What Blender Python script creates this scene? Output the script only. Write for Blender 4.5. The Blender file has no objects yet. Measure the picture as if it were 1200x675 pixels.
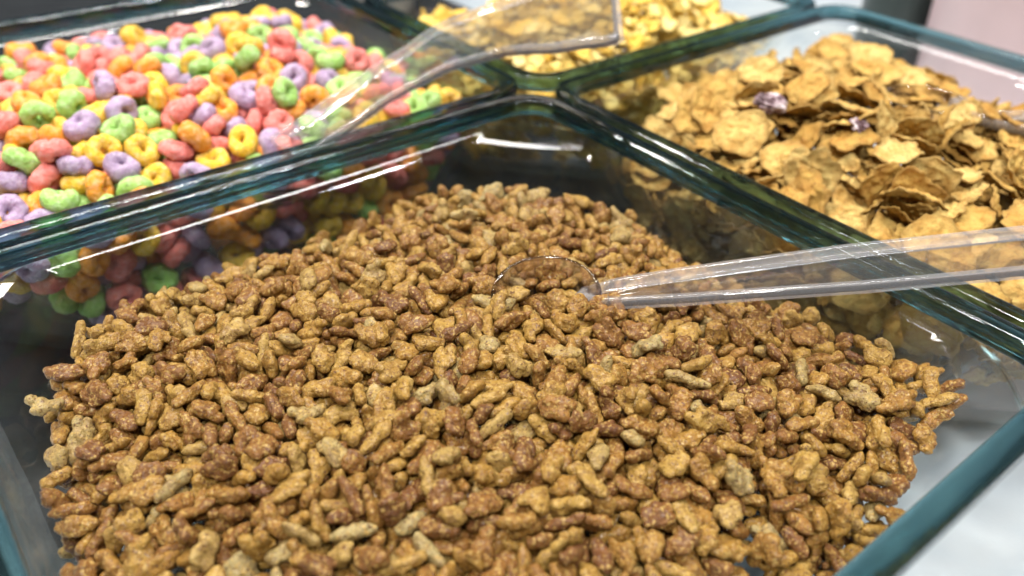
import bpy, bmesh, math, random, base64
import numpy as np
from mathutils import Vector, Matrix, Quaternion, noise

PI = math.pi
# ---------------------------------------------------------------- bowls
# every bowl: lower-left corner x0,y0 and size sx,sy of its rim (metres, rim top at z = 0)
DEPTH, SLOPE = 0.092, 0.17
C0 = 0.022                      # plan corner radius at the rim
BOWLS = dict(front=(-0.2910, -0.2900, 0.2955, 0.2835), left=(-0.2910, -0.0055, 0.2955, 0.266),
             right=(0.0055, -0.2900, 0.268, 0.2835), far=(0.0055, -0.0055, 0.262, 0.196))
CK = dict(front=1.75, left=0.5, right=0.5, far=0.5)   # growth of the corner facets with depth

def plan(b, z, inset, n=9, cr=None):
    """rounded square ring of the bowl at height z, pushed inward by inset"""
    x0, y0, sx, sy = b
    d = max(0.0, -z)
    off = SLOPE * d + inset
    hx, hy = sx / 2 - off, sy / 2 - off
    ck = next(CK[k] for k in BOWLS if BOWLS[k] == b)
    c = C0 + ck * d - inset * 0.6 if cr is None else cr
    c = max(0.004, min(c, hx * 0.9, hy * 0.9))
    cx, cy = x0 + sx / 2, y0 + sy / 2
    flat = min(0.85, d / 0.012 * 0.85)
    pts = []
    for q in range(4):
        a0 = q * PI / 2
        ox, oy = [(1, 1), (-1, 1), (-1, -1), (1, -1)][q]
        ccx, ccy = cx + ox * (hx - c), cy + oy * (hy - c)
        P0 = Vector((ccx + c * math.cos(a0), ccy + c * math.sin(a0)))
        P1 = Vector((ccx + c * math.cos(a0 + PI / 2), ccy + c * math.sin(a0 + PI / 2)))
        for i in range(n):
            t = i / (n - 1)
            a = a0 + t * PI / 2
            arc = Vector((ccx + c * math.cos(a), ccy + c * math.sin(a)))
            ch = P0.lerp(P1, t)
            p = arc.lerp(ch, flat)
            pts.append((p.x, p.y, z))
    return pts

# ---------------------------------------------------------------- pieces of cereal
def remeshed(name, bm, voxel, smooth=2):
    me = bpy.data.meshes.new(name + '_src'); bm.to_mesh(me); bm.free()
    ob = bpy.data.objects.new(name + '_src', me)
    bpy.context.scene.collection.objects.link(ob)
    md = ob.modifiers.new('r', 'REMESH'); md.mode = 'VOXEL'; md.voxel_size = voxel
    sm = ob.modifiers.new('s', 'SMOOTH'); sm.iterations = smooth; sm.factor = 0.5
    dg = bpy.context.evaluated_depsgraph_get()
    out = bpy.data.meshes.new_from_object(ob.evaluated_get(dg))
    bpy.data.objects.remove(ob); bpy.data.meshes.remove(me)
    out.name = name
    return out

def co_array(me):
    a = np.empty(len(me.vertices) * 3, np.float32); me.vertices.foreach_get('co', a)
    return a.reshape(-1, 3)

def set_co(me, a):
    me.vertices.foreach_set('co', np.ascontiguousarray(a, np.float32).ravel()); me.update()

def roughen(me, seed, amps):
    """push vertices along the normal by layered noise; amps = [(size, amplitude), ...]"""
    off = Vector((seed * 3.17, seed * 1.31, -seed * 2.3))
    co = [v.co.copy() for v in me.vertices]; no = [v.normal.copy() for v in me.vertices]
    res = []
    for c, n in zip(co, no):
        s = 0.0
        for size, amp in amps:
            s += noise.noise(c / size + off) * amp
        res.append(c + n * s)
    set_co(me, np.array(res))

def rice_mesh(k, voxel=0.00055):
    """a cluster of puffed rice grains stuck together"""
    rnd = random.Random(100 + k)
    n = [1, 1, 2, 1, 2, 3, 1, 4, 1, 2, 3, 1, 1, 2, 5, 2, 1, 2, 3, 1, 1, 4, 2, 1][k % 24]
    bm = bmesh.new()
    grains = []
    for i in range(n):
        L = rnd.uniform(3.6, 5.6) * 0.001; W = rnd.uniform(1.85, 2.6) * 0.001; T = rnd.uniform(1.5, 2.1) * 0.001
        if n == 1: L *= rnd.choice((.65, .95, 1.1, 1.3)); W *= rnd.choice((1.0, 1.2, 1.7)); T *= 1.05
        if i == 0:
            c = Vector((0, 0, 0)); ang = 0
        else:
            g = rnd.choice(grains)
            a = rnd.uniform(0, 2 * PI)
            c = g[0] + Vector((math.cos(a) * rnd.uniform(2.8, 4.2), math.sin(a) * rnd.uniform(2.6, 3.6), rnd.uniform(-1.1, 1.1))) * 0.001
            ang = g[1] + rnd.uniform(-0.5, 0.5)
        grains.append((c, ang))
        rot = Matrix.Rotation(ang, 4, 'Z') @ Matrix.Rotation(rnd.uniform(-.35, .35), 4, 'Y')
        bend = rnd.uniform(-.25, .25)
        r = bmesh.ops.create_icosphere(bm, subdivisions=3, radius=1.0)
        for v in r['verts']:
            x, y, z = v.co
            f = 1 + 0.10 * math.sin(x * 7 + i * 2 + k) + .05 * math.sin(y * 9 + k)
            s_ = math.sqrt(max(1e-6, 1 - x * x)); g_ = (1 - abs(x) ** 3.0) ** (1 / 2.2) if abs(x) < 1 else 0
            y *= g_ / s_; z *= g_ / s_
            q = Vector((x * L, (y * f + bend * x * x) * W, z * f * T))
            v.co = c + rot @ q
    me = remeshed('rice_grains', bm, voxel, 2)
    roughen(me, k, [(0.0036, 0.00060), (0.0016, 0.00042), (0.0008, 0.00026)])
    a = co_array(me); a -= a.mean(0); set_co(me, a)
    return me

def loop_mesh(k, nu=60, nv=26):
    """a puffed cereal ring"""
    rnd = random.Random(300 + k)
    R = rnd.uniform(4.4, 5.2) * 0.001; r = rnd.uniform(3.0, 3.6) * 0.001
    if k % 6 == 5: R *= .86; r *= 1.12
    ell = rnd.uniform(.76, 1.0); tall = rnd.uniform(1.0, 1.28)
    warp = rnd.uniform(-.0007, .0007); off = Vector((k * 2.1, k * 1.7, k * .9))
    V, F = [], []
    for i in range(nu):
        a = 2 * PI * i / nu
        for j in range(nv):
            b = 2 * PI * j / nv
            n = Vector((math.cos(a) * math.cos(b), math.sin(a) * math.cos(b), math.sin(b)))
            sw = 1 + .17 * noise.noise(Vector((math.cos(a) * 1.3, math.sin(a) * 1.3, k * 3.3)))
            p = Vector((math.cos(a) * R * ell, math.sin(a) * R, 0)) + Vector((n.x * r * sw, n.y * r * sw, n.z * r * sw * tall))
            p.z += warp * math.cos(2 * a)
            p += n * (noise.noise(p / .0034 + off) * .00062 + noise.noise(p / .0015 + off) * .00036 + noise.noise(p / .0007 + off) * .00014)
            V.append(p)
    for i in range(nu):
        for j in range(nv):
            F.append((i * nv + j, ((i + 1) % nu) * nv + j, ((i + 1) % nu) * nv + (j + 1) % nv, i * nv + (j + 1) % nv))
    me = bpy.data.meshes.new('cereal_loop'); me.from_pydata(V, [], F); me.update()
    return me

def flake_mesh(k, corn=False, rings=15, seg=52):
    """a thin, curled, blistered flake with a ragged outline"""
    rnd = random.Random((700 if corn else 500) + k)
    Rx = rnd.uniform(8.5, 15.0) * 0.001 * (.58 if corn else .95); Ry = Rx * rnd.uniform(.62, .95)
    if not corn and k % 3 == 2: Rx *= .58; Ry *= .58
    th = (.00042 if not corn else .0005)
    off = Vector((k * 5.1, k * 2.7, 1.3 * k))
    cu = rnd.uniform(5, 24) * (1.3 if corn else 1); cv = rnd.uniform(-12, 14); ax = rnd.uniform(0, PI)
    def hgt(x, y):
        u = x * math.cos(ax) + y * math.sin(ax); v = -x * math.sin(ax) + y * math.cos(ax)
        h = cu * u * u + cv * v * v
        p = Vector((x, y, 0))
        h += noise.noise(p / .008 + off) * .0020 + noise.noise(p / .0026 + off) * .0015 + noise.noise(p / .0012 + off) * .00045
        return h
    V = []; top = []; bot = []
    def addpt(x, y):
        p = Vector((x, y, 0))
        t = th * (1 + .5 * noise.noise(p / .003 + off * 2) + .35 * noise.noise(p / .0011 + off * 3))
        h = hgt(x, y)
        V.append((x, y, h + t)); V.append((x, y, h - t)); return len(V) - 2, len(V) - 1
    c = addpt(0, 0)
    for i in range(1, rings + 1):
        f = i / rings
        tr, br = [], []
        for j in range(seg):
            a = 2 * PI * j / seg
            e = 1 + .34 * noise.noise(Vector((math.cos(a) * 1.4, math.sin(a) * 1.4, k * 7.7))) + .15 * noise.noise(Vector((math.cos(a) * 4.5, math.sin(a) * 4.5, k * 1.7))) + .05 * noise.noise(Vector((math.cos(a) * 11, math.sin(a) * 11, k)))
            a_, b_ = addpt(math.cos(a) * Rx * f * e, math.sin(a) * Ry * f * e)
            tr.append(a_); br.append(b_)
        top.append(tr); bot.append(br)
    F = []
    for j in range(seg):
        n = (j + 1) % seg
        F.append((c[0], top[0][j], top[0][n])); F.append((c[1], bot[0][n], bot[0][j]))
        for i in range(rings - 1):
            F.append((top[i][j], top[i + 1][j], top[i + 1][n], top[i][n]))
            F.append((bot[i][j], bot[i][n], bot[i + 1][n], bot[i + 1][j]))
        F.append((top[-1][j], bot[-1][j], bot[-1][n], top[-1][n]))
    me = bpy.data.meshes.new('flake'); me.from_pydata(V, [], F); me.update()
    ed = [0.0, 0.0] + [i / rings for i in range(1, rings + 1) for j in range(seg) for s in (0, 1)]
    me.attributes.new('edge', 'FLOAT', 'POINT').data.foreach_set('value', np.array(ed, np.float32))
    a = co_array(me); a -= a.mean(0); set_co(me, a)
    return me

NV = dict(rice=24, loop=12, bran=14, corn=10)
# ================================================================ scene
random.seed(1)
sc = bpy.context.scene
COL = sc.collection
Z0 = 0.0985                      # height of the rims above the table
U = 0.17                         # the camera is 0.17 m above the rims

def link(name, me, mat=None, parent=None, smooth=True):
    o = bpy.data.objects.new(name, me); COL.objects.link(o)
    if mat is not None: me.materials.append(mat)
    if smooth: me.shade_smooth()
    if parent is not None: o.parent = parent
    return o

def tag(o, label=None, cat=None, group=None, kind=None):
    if label: o['label'] = label
    if cat: o['category'] = cat
    if group: o['group'] = group
    if kind: o['kind'] = kind
    return o

def empty(name, loc=(0, 0, 0)):
    o = bpy.data.objects.new(name, None); COL.objects.link(o); o.location = loc
    o.empty_display_size = 0.02
    return o

# ---------------------------------------------------------------- camera
CR = np.array([[0.78393469, 0.34450357, -0.51649172],
               [-0.62042728, 0.46516105, -0.63142315],
               [0.0227243, 0.81544006, 0.57839529]])
CP = np.array([-1.59967498 * U, -1.93334754 * U, U + Z0])
FPX = 990.2445
def at(px, py, z):
    """pixel of the 1200x675 photograph -> point at height z (in camera heights) above the rim plane"""
    d = CR @ np.array([px - 600, -(py - 337.5), -FPX])
    t = (z * U + Z0 - CP[2]) / d[2]
    return Vector(CP + d * t)
cam_d = bpy.data.cameras.new('camera'); cam = bpy.data.objects.new('camera', cam_d); COL.objects.link(cam)
M = Matrix([list(r) for r in CR]).to_4x4(); M.translation = Vector(CP); cam.matrix_world = M
cam_d.sensor_width = 36; cam_d.lens = FPX / 1200 * 36
cam_d.clip_start = 0.005; cam_d.clip_end = 50
cam_d.dof.use_dof = True
cam_d.dof.focus_distance = abs((M.inverted() @ at(610, 420, -0.1)).z)
cam_d.dof.aperture_fstop = 6.8
sc.camera = cam

# ---------------------------------------------------------------- materials
def new_mat(name):
    m = bpy.data.materials.new(name); m.use_nodes = True
    nt = m.node_tree; nt.nodes.clear()
    out = nt.nodes.new('ShaderNodeOutputMaterial')
    return m, nt, out
def N(nt, t, **kw):
    n = nt.nodes.new(t)
    for k, v in kw.items():
        if k in n.inputs: n.inputs[k].default_value = v
        else: setattr(n, k, v)
    return n
def L(nt, a, b): nt.links.new(a, b)
def ramp(nt, stops):
    r = nt.nodes.new('ShaderNodeValToRGB')
    el = r.color_ramp.elements
    while len(el) < len(stops): el.new(0.5)
    for e, (p, c) in zip(el, stops): e.position = p; e.color = (*c, 1) if len(c) == 3 else c
    return r
def mixc(nt, a, b, fac, mode='MIX'):
    m = nt.nodes.new('ShaderNodeMix'); m.data_type = 'RGBA'; m.blend_type = mode
    for s, v in ((6, a), (7, b), (0, fac)):
        if hasattr(v, 'links'): nt.links.new(v, m.inputs[s])
        else: m.inputs[s].default_value = (*v, 1) if isinstance(v, tuple) else v
    return m.outputs[2]

def glass_mat(name, col, dens, ior=1.5, rough=0.0, tint=(1, 1, 1), bump=None):
    m, nt, out = new_mat(name)
    g = N(nt, 'ShaderNodeBsdfGlass', IOR=ior, Roughness=rough, Color=(*tint, 1))
    L(nt, g.outputs[0], out.inputs['Surface'])
    if bump:
        tc = N(nt, 'ShaderNodeTexCoord'); no = N(nt, 'ShaderNodeTexNoise', Scale=bump[0], Detail=2.0)
        L(nt, tc.outputs['Object'], no.inputs['Vector'])
        bp = N(nt, 'ShaderNodeBump', Strength=1.0, Distance=bump[1]); L(nt, no.outputs[0], bp.inputs['Height'])
        L(nt, bp.outputs[0], g.inputs['Normal'])
    if dens:
        v = N(nt, 'ShaderNodeVolumeAbsorption', Color=(*col, 1), Density=dens)
        L(nt, v.outputs[0], out.inputs['Volume'])
    return m
def clear_mat(name, col, dens, ior, share, tint=(1, 1, 1), rough=0.0, bump=None, painted_sheen=0):
    """thin clear walls: light passes straight through, reflections by Fresnel; share = part that also bends light"""
    m = glass_mat(name, col, dens, ior, rough, tint, bump); nt = m.node_tree
    out = next(n for n in nt.nodes if n.type == 'OUTPUT_MATERIAL'); g = next(n for n in nt.nodes if n.type == 'BSDF_GLASS')
    tr = N(nt, 'ShaderNodeBsdfTransparent', Color=(*tint, 1)); gl = N(nt, 'ShaderNodeBsdfGlossy', Roughness=rough)
    fr = N(nt, 'ShaderNodeFresnel', IOR=ior)
    if g.inputs['Normal'].links:
        src = g.inputs['Normal'].links[0].from_socket; L(nt, src, gl.inputs['Normal']); L(nt, src, fr.inputs['Normal'])
    geo = N(nt, 'ShaderNodeNewGeometry'); inv = N(nt, 'ShaderNodeMath'); inv.operation = 'SUBTRACT'; inv.inputs[0].default_value = 1
    L(nt, geo.outputs['Backfacing'], inv.inputs[1])
    mu = N(nt, 'ShaderNodeMath'); mu.operation = 'MULTIPLY'; L(nt, fr.outputs[0], mu.inputs[0]); L(nt, inv.outputs[0], mu.inputs[1])
    m1 = N(nt, 'ShaderNodeMixShader'); L(nt, mu.outputs[0], m1.inputs[0]); L(nt, tr.outputs[0], m1.inputs[1]); L(nt, gl.outputs[0], m1.inputs[2])
    m2 = N(nt, 'ShaderNodeMixShader'); m2.inputs[0].default_value = share; L(nt, m1.outputs[0], m2.inputs[1]); L(nt, g.outputs[0], m2.inputs[2])
    last = m2.outputs[0]
    if painted_sheen:
        df = N(nt, 'ShaderNodeBsdfDiffuse', Color=(.95, .95, .97, 1)); m3 = N(nt, 'ShaderNodeMixShader'); m3.inputs[0].default_value = painted_sheen  # white diffuse share standing in for ceiling light reflected by the plastic
        L(nt, last, m3.inputs[1]); L(nt, df.outputs[0], m3.inputs[2]); last = m3.outputs[0]
    L(nt, last, out.inputs['Surface'])
    return m
MAT_WALL = clear_mat('bowl_glass', (.50, .76, .60), 9, 1.5, .05, rough=.035, bump=(28, .0002))
MAT_RIM = clear_mat('rim_glass', (.012, .40, .47), 180, 1.5, .8, bump=(60, .0004))
MAT_PLASTIC = clear_mat('clear_plastic', (.78, .68, .76), 12, 1.49, .30, tint=(.995, .985, .99), rough=0.02, bump=(120, .0002), painted_sheen=.012)

MAT_RIB = clear_mat('plastic_rib', (.72, .58, .68), 8, 1.49, .22, tint=(.995, .985, .99), rough=0.02, painted_sheen=.10)  # white share paints the bright reflections along the raised ribs

def cereal_mat(name, use_attr, base, rough=.55, grain=(900, 2600), bump=.0003, spec=.35, speck=None):
    """base = list of colour stops picked by each piece's own tint"""
    m, nt, out = new_mat(name)
    tc = N(nt, 'ShaderNodeTexCoord')
    if use_attr:
        tn = N(nt, 'ShaderNodeAttribute'); tn.attribute_name = 'tint'; tint = tn.outputs['Fac']
    else:
        tn = N(nt, 'ShaderNodeObjectInfo')
        sep = N(nt, 'ShaderNodeSeparateColor'); L(nt, tn.outputs['Color'], sep.inputs[0]); tint = sep.outputs[0]
    r = ramp(nt, base); L(nt, tint, r.inputs[0])
    def noise_(scale, detail=3.0, rough_=.6):
        n = N(nt, 'ShaderNodeTexNoise', Scale=scale, Detail=detail, Roughness=rough_); n.noise_dimensions = '4D'
        L(nt, tc.outputs['Object'], n.inputs['Vector'])
        mu = N(nt, 'ShaderNodeMath'); mu.operation = 'MULTIPLY'; mu.inputs[1].default_value = 37.0
        L(nt, tint, mu.inputs[0]); L(nt, mu.outputs[0], n.inputs['W'])
        return n.outputs[0]
    return m, nt, out, tint, r.outputs[0], noise_

def finish(nt, out, col, height, dist, rough, spec=.35, sss=0, coat=0):
    p = N(nt, 'ShaderNodeBsdfPrincipled', Roughness=rough)
    p.inputs['Specular IOR Level'].default_value = spec
    if coat: p.inputs['Coat Weight'].default_value = coat; p.inputs['Coat Roughness'].default_value = .25
    if sss:
        p.inputs['Subsurface Weight'].default_value = sss; p.inputs['Subsurface Radius'].default_value = (1, .6, .3)
        p.inputs['Subsurface Scale'].default_value = .0012
    L(nt, col, p.inputs['Base Color'])
    b = N(nt, 'ShaderNodeBump', Strength=1.0, Distance=dist); L(nt, height, b.inputs['Height']); L(nt, b.outputs[0], p.inputs['Normal'])
    L(nt, p.outputs[0], out.inputs['Surface'])

def rice_material(attr):
    m, nt, out, tint, base, nz = cereal_mat('sugared_rice' + ('_mass' if attr else ''), attr,
        [(0, (.16, .056, .007)), (.28, (.27, .118, .015)), (.62, (.355, .190, .025)), (.88, (.42, .255, .050)), (1, (.37, .29, .12))])
    big = ramp(nt, [(.35, (.50, .38, .28)), (.6, (1, 1, 1))]); L(nt, nz(260), big.inputs[0])
    c1 = mixc(nt, base, big.outputs[0], .75, 'MULTIPLY')
    sp = ramp(nt, [(.52, (0, 0, 0)), (.66, (1, 1, 1))]); L(nt, nz(900, 2.0), sp.inputs[0])
    c2 = mixc(nt, c1, (.48, .31, .085), sp.outputs[0])
    dk = ramp(nt, [(.34, (1, 1, 1)), (.45, (0, 0, 0))]); L(nt, nz(1100, 3.0), dk.inputs[0])
    c3 = mixc(nt, c2, (.11, .04, .012), dk.outputs[0])
    hh = mixc(nt, nz(850, 4.0, .6), nz(2400, 2.0, .6), .4)
    finish(nt, out, c3, hh, .0019, .42, .45, coat=.22)
    return m
RICE_I, RICE_M = rice_material(False), rice_material(True)

def flake_material(name, attr, stops, patch, fleck):
    m, nt, out, tint, base, nz = cereal_mat(name, attr, stops)
    big = ramp(nt, [(.38, patch), (.62, (1, 1, 1))]); L(nt, nz(150, 4.0), big.inputs[0])
    c1 = mixc(nt, base, big.outputs[0], .8, 'MULTIPLY')
    dk = ramp(nt, [(.30, (1, 1, 1)), (.40, (0, 0, 0))]); L(nt, nz(900, 2.0), dk.inputs[0])
    c2 = mixc(nt, c1, fleck, dk.outputs[0])
    ea = N(nt, 'ShaderNodeAttribute'); ea.attribute_name = 'edge'
    er = ramp(nt, [(.78, (0, 0, 0)), (1.0, (.55, .55, .55))]); L(nt, ea.outputs['Fac'], er.inputs[0])
    c2 = mixc(nt, c2, tuple(.45 * a + .3 * b for a, b in zip(stops[0][1], fleck)), er.outputs[0])
    finish(nt, out, c2, nz(480, 6.0, .7), .0018, .55, .35)
    return m
BR = [(0, (.50, .30, .065)), (.4, (.61, .41, .11)), (1, (.69, .52, .19))]
BRAN_I, BRAN_M = flake_material('bran_flake', False, BR, (.72, .52, .30), (.28, .11, .03)), flake_material('bran_flake_mass', True, BR, (.72, .52, .30), (.28, .11, .03))
CN = [(0, (.82, .54, .08)), (.5, (.86, .67, .19)), (1, (.88, .76, .36))]
CORN_I, CORN_M = flake_material('corn_flake', False, CN, (.97, .84, .58), (.60, .28, .03)), flake_material('corn_flake_mass', True, CN, (.97, .84, .58), (.60, .28, .03))

LOOP_COL = dict(pink=(.74, .19, .16), yellow=(.78, .48, .03), orange=(.80, .30, .02), green=(.32, .56, .13), purple=(.38, .27, .42))
LOOP_NAMES = ['pink', 'yellow', 'orange', 'green', 'purple']
def loop_material(nm):
    col = LOOP_COL[nm]
    m, nt, out, tint, base, nz = cereal_mat('loop_' + nm, False, [(0, tuple(c * .85 for c in col)), (1, tuple(min(1, c * 1.12) for c in col))])
    pale = ramp(nt, [(.45, (0, 0, 0)), (.75, (1, 1, 1))]); L(nt, nz(420, 4.0), pale.inputs[0])
    c1 = mixc(nt, base, tuple(min(1, c * .78 + .25) for c in col), pale.outputs[0])
    dk = ramp(nt, [(.28, (1, 1, 1)), (.36, (0, 0, 0))]); L(nt, nz(800, 2.0), dk.inputs[0])
    c2 = mixc(nt, c1, tuple(c * .45 for c in col), dk.outputs[0])
    finish(nt, out, c2, nz(900, 4.0, .6), .0011, .5, .35, sss=.12)
    return m
LOOP_MATS = [loop_material(n) for n in LOOP_NAMES]

# ---------------------------------------------------------------- bowls
def ring_mesh(name, rings, cap_first=False, cap_last=False, closed=False):
    n = len(rings[0]); V = [p for r in rings for p in r]; F = []
    m = len(rings)
    for i in range(m if closed else m - 1):
        a, b = i * n, ((i + 1) % m) * n
        for j in range(n): F.append((a + j, a + (j + 1) % n, b + (j + 1) % n, b + j))
    if cap_first: F.append(tuple(range(n))[::-1])
    if cap_last: F.append(tuple((m - 1) * n + j for j in range(n)))
    me = bpy.data.meshes.new(name); me.from_pydata(V, [], F); me.update()
    bm = bmesh.new(); bm.from_mesh(me); bmesh.ops.recalc_face_normals(bm, faces=bm.faces); bm.to_mesh(me); bm.free()
    return me
def make_bowl(key, label):
    b = BOWLS[key]
    t = empty('glass_bowl', (b[0] + b[2] / 2, b[1] + b[3] / 2, 0.0))
    tag(t, label, 'bowl', 'square glass bowls set edge to edge')
    up = lambda pts: [(x - t.location.x, y - t.location.y, z + Z0) for x, y, z in pts]
    W = 0.0055
    top = -0.0088
    zs = [-DEPTH + .004, -DEPTH + .010] + [-DEPTH + .010 + (DEPTH - .010 + top) * i / 8 for i in range(1, 9)]
    outer = [plan(b, -DEPTH - .0010, .010, 12)] + [plan(b, -DEPTH + .0012, .0035, 12)] + [plan(b, z, .0022, 12) for z in zs]
    inner = [plan(b, z, .0022 + W, 12) for z in reversed(zs[1:])] + [plan(b, -DEPTH + .0062, W + .007, 12)]
    body = link('body', ring_mesh('bowl_body', [up(r) for r in outer + inner], True, True), MAT_WALL, t)
    # rolled lip: closed ring of round section
    prof = []
    K = 24; hw, hh = .0048, .0044
    for i in range(K):
        a = 2 * PI * i / K
        c, s = math.cos(a), math.sin(a)
        px = hw * math.copysign(abs(c) ** .5, c); pz = hh * math.copysign(abs(s) ** .5, s)
        prof.append((.0048 + px, -.0044 + pz))
    rings = []
    for ins, z in prof:
        r = plan(b, 0, ins, 12, C0 - ins * .7)
        rings.append(up([(x, y, z) for x, y, _ in r]))
    rim = link('rim', ring_mesh('bowl_rim', rings, closed=True), MAT_RIM, t)
    return t
make_bowl('front', 'large square clear glass bowl in front, heaped with brown rice clusters')
make_bowl('left', 'square clear glass bowl at upper left, full of coloured cereal loops')
make_bowl('right', 'square clear glass bowl at right, heaped with golden brown bran flakes')
make_bowl('far', 'clear glass bowl at top centre, filled with yellow corn flakes')

# ---------------------------------------------------------------- cereal
def decode(nums):
    """seven whole numbers per piece: position in tenths of a millimetre, turn (quaternion x y z in hundredths, w >= 0), shape"""
    a = np.array(nums, dtype=float).reshape(-1, 7)
    return [dict(p=r[:3] * 1e-4, q=r[3:6] / 100, k=int(r[6])) for r in a]
def piece_matrix(r):
    x, y, z = r['q']; w = math.sqrt(max(0.0, 1 - x * x - y * y - z * z))
    mw = Quaternion((w, x, y, z)).normalized().to_matrix().to_4x4()
    mw.translation = Vector(r['p']) + Vector((0, 0, Z0))
    return mw
def mass(name, recs, meshes, mats, matidx, tints, label, cat, group=None):
    """many pieces nobody could count, as one object"""
    data = []
    for me in meshes:
        nf = len(me.polygons); nl = len(me.loops)
        lv = np.empty(nl, np.int32); me.loops.foreach_get('vertex_index', lv)
        ls = np.empty(nf, np.int32); me.polygons.foreach_get('loop_start', ls)
        ed = np.zeros(len(me.vertices), np.float32)
        if 'edge' in me.attributes: me.attributes['edge'].data.foreach_get('value', ed)
        data.append((co_array(me).astype(np.float64), lv, ls, ed))
    VV, LV, LS, TT, MI, EE = [], [], [], [], [], []
    vo = lo = 0
    for r, mi, ti in zip(recs, matidx, tints):
        co, lv, ls, ed = data[int(r['k'])]
        mw = np.array(piece_matrix(r))
        VV.append(co @ mw[:3, :3].T + mw[:3, 3]); LV.append(lv + vo); LS.append(ls + lo)
        EE.append(ed); TT.append(np.full(len(co), ti, np.float32)); MI.append(np.full(len(ls), mi, np.int32))
        vo += len(co); lo += len(lv)
    me = bpy.data.meshes.new(name)
    me.vertices.add(vo); me.vertices.foreach_set('co', np.concatenate(VV).astype(np.float32).ravel())
    me.loops.add(lo); me.loops.foreach_set('vertex_index', np.concatenate(LV))
    LSc = np.concatenate(LS); me.polygons.add(len(LSc)); me.polygons.foreach_set('loop_start', LSc)
    me.update(calc_edges=True); me.validate()
    a = me.attributes.new('tint', 'FLOAT', 'POINT'); a.data.foreach_set('value', np.concatenate(TT))
    a = me.attributes.new('edge', 'FLOAT', 'POINT'); a.data.foreach_set('value', np.concatenate(EE))
    for m in mats: me.materials.append(m)
    me.polygons.foreach_set('material_index', np.concatenate(MI))
    me.shade_smooth()
    o = bpy.data.objects.new(name, me); COL.objects.link(o)
    return tag(o, label, cat, group, 'stuff')

def pieces(key, name, meshes, mats_i):
    """every piece the photograph shows, an object of its own"""
    recs = decode(DATA[key][0]); n = DATA[key][1]
    objs = []
    for i in range(n):
        r = recs[i]
        o = bpy.data.objects.new(name, meshes[int(r['k'])]); COL.objects.link(o)
        o.matrix_world = piece_matrix(r)
        objs.append(o)
    return objs, recs[n:], recs[:n]
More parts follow.
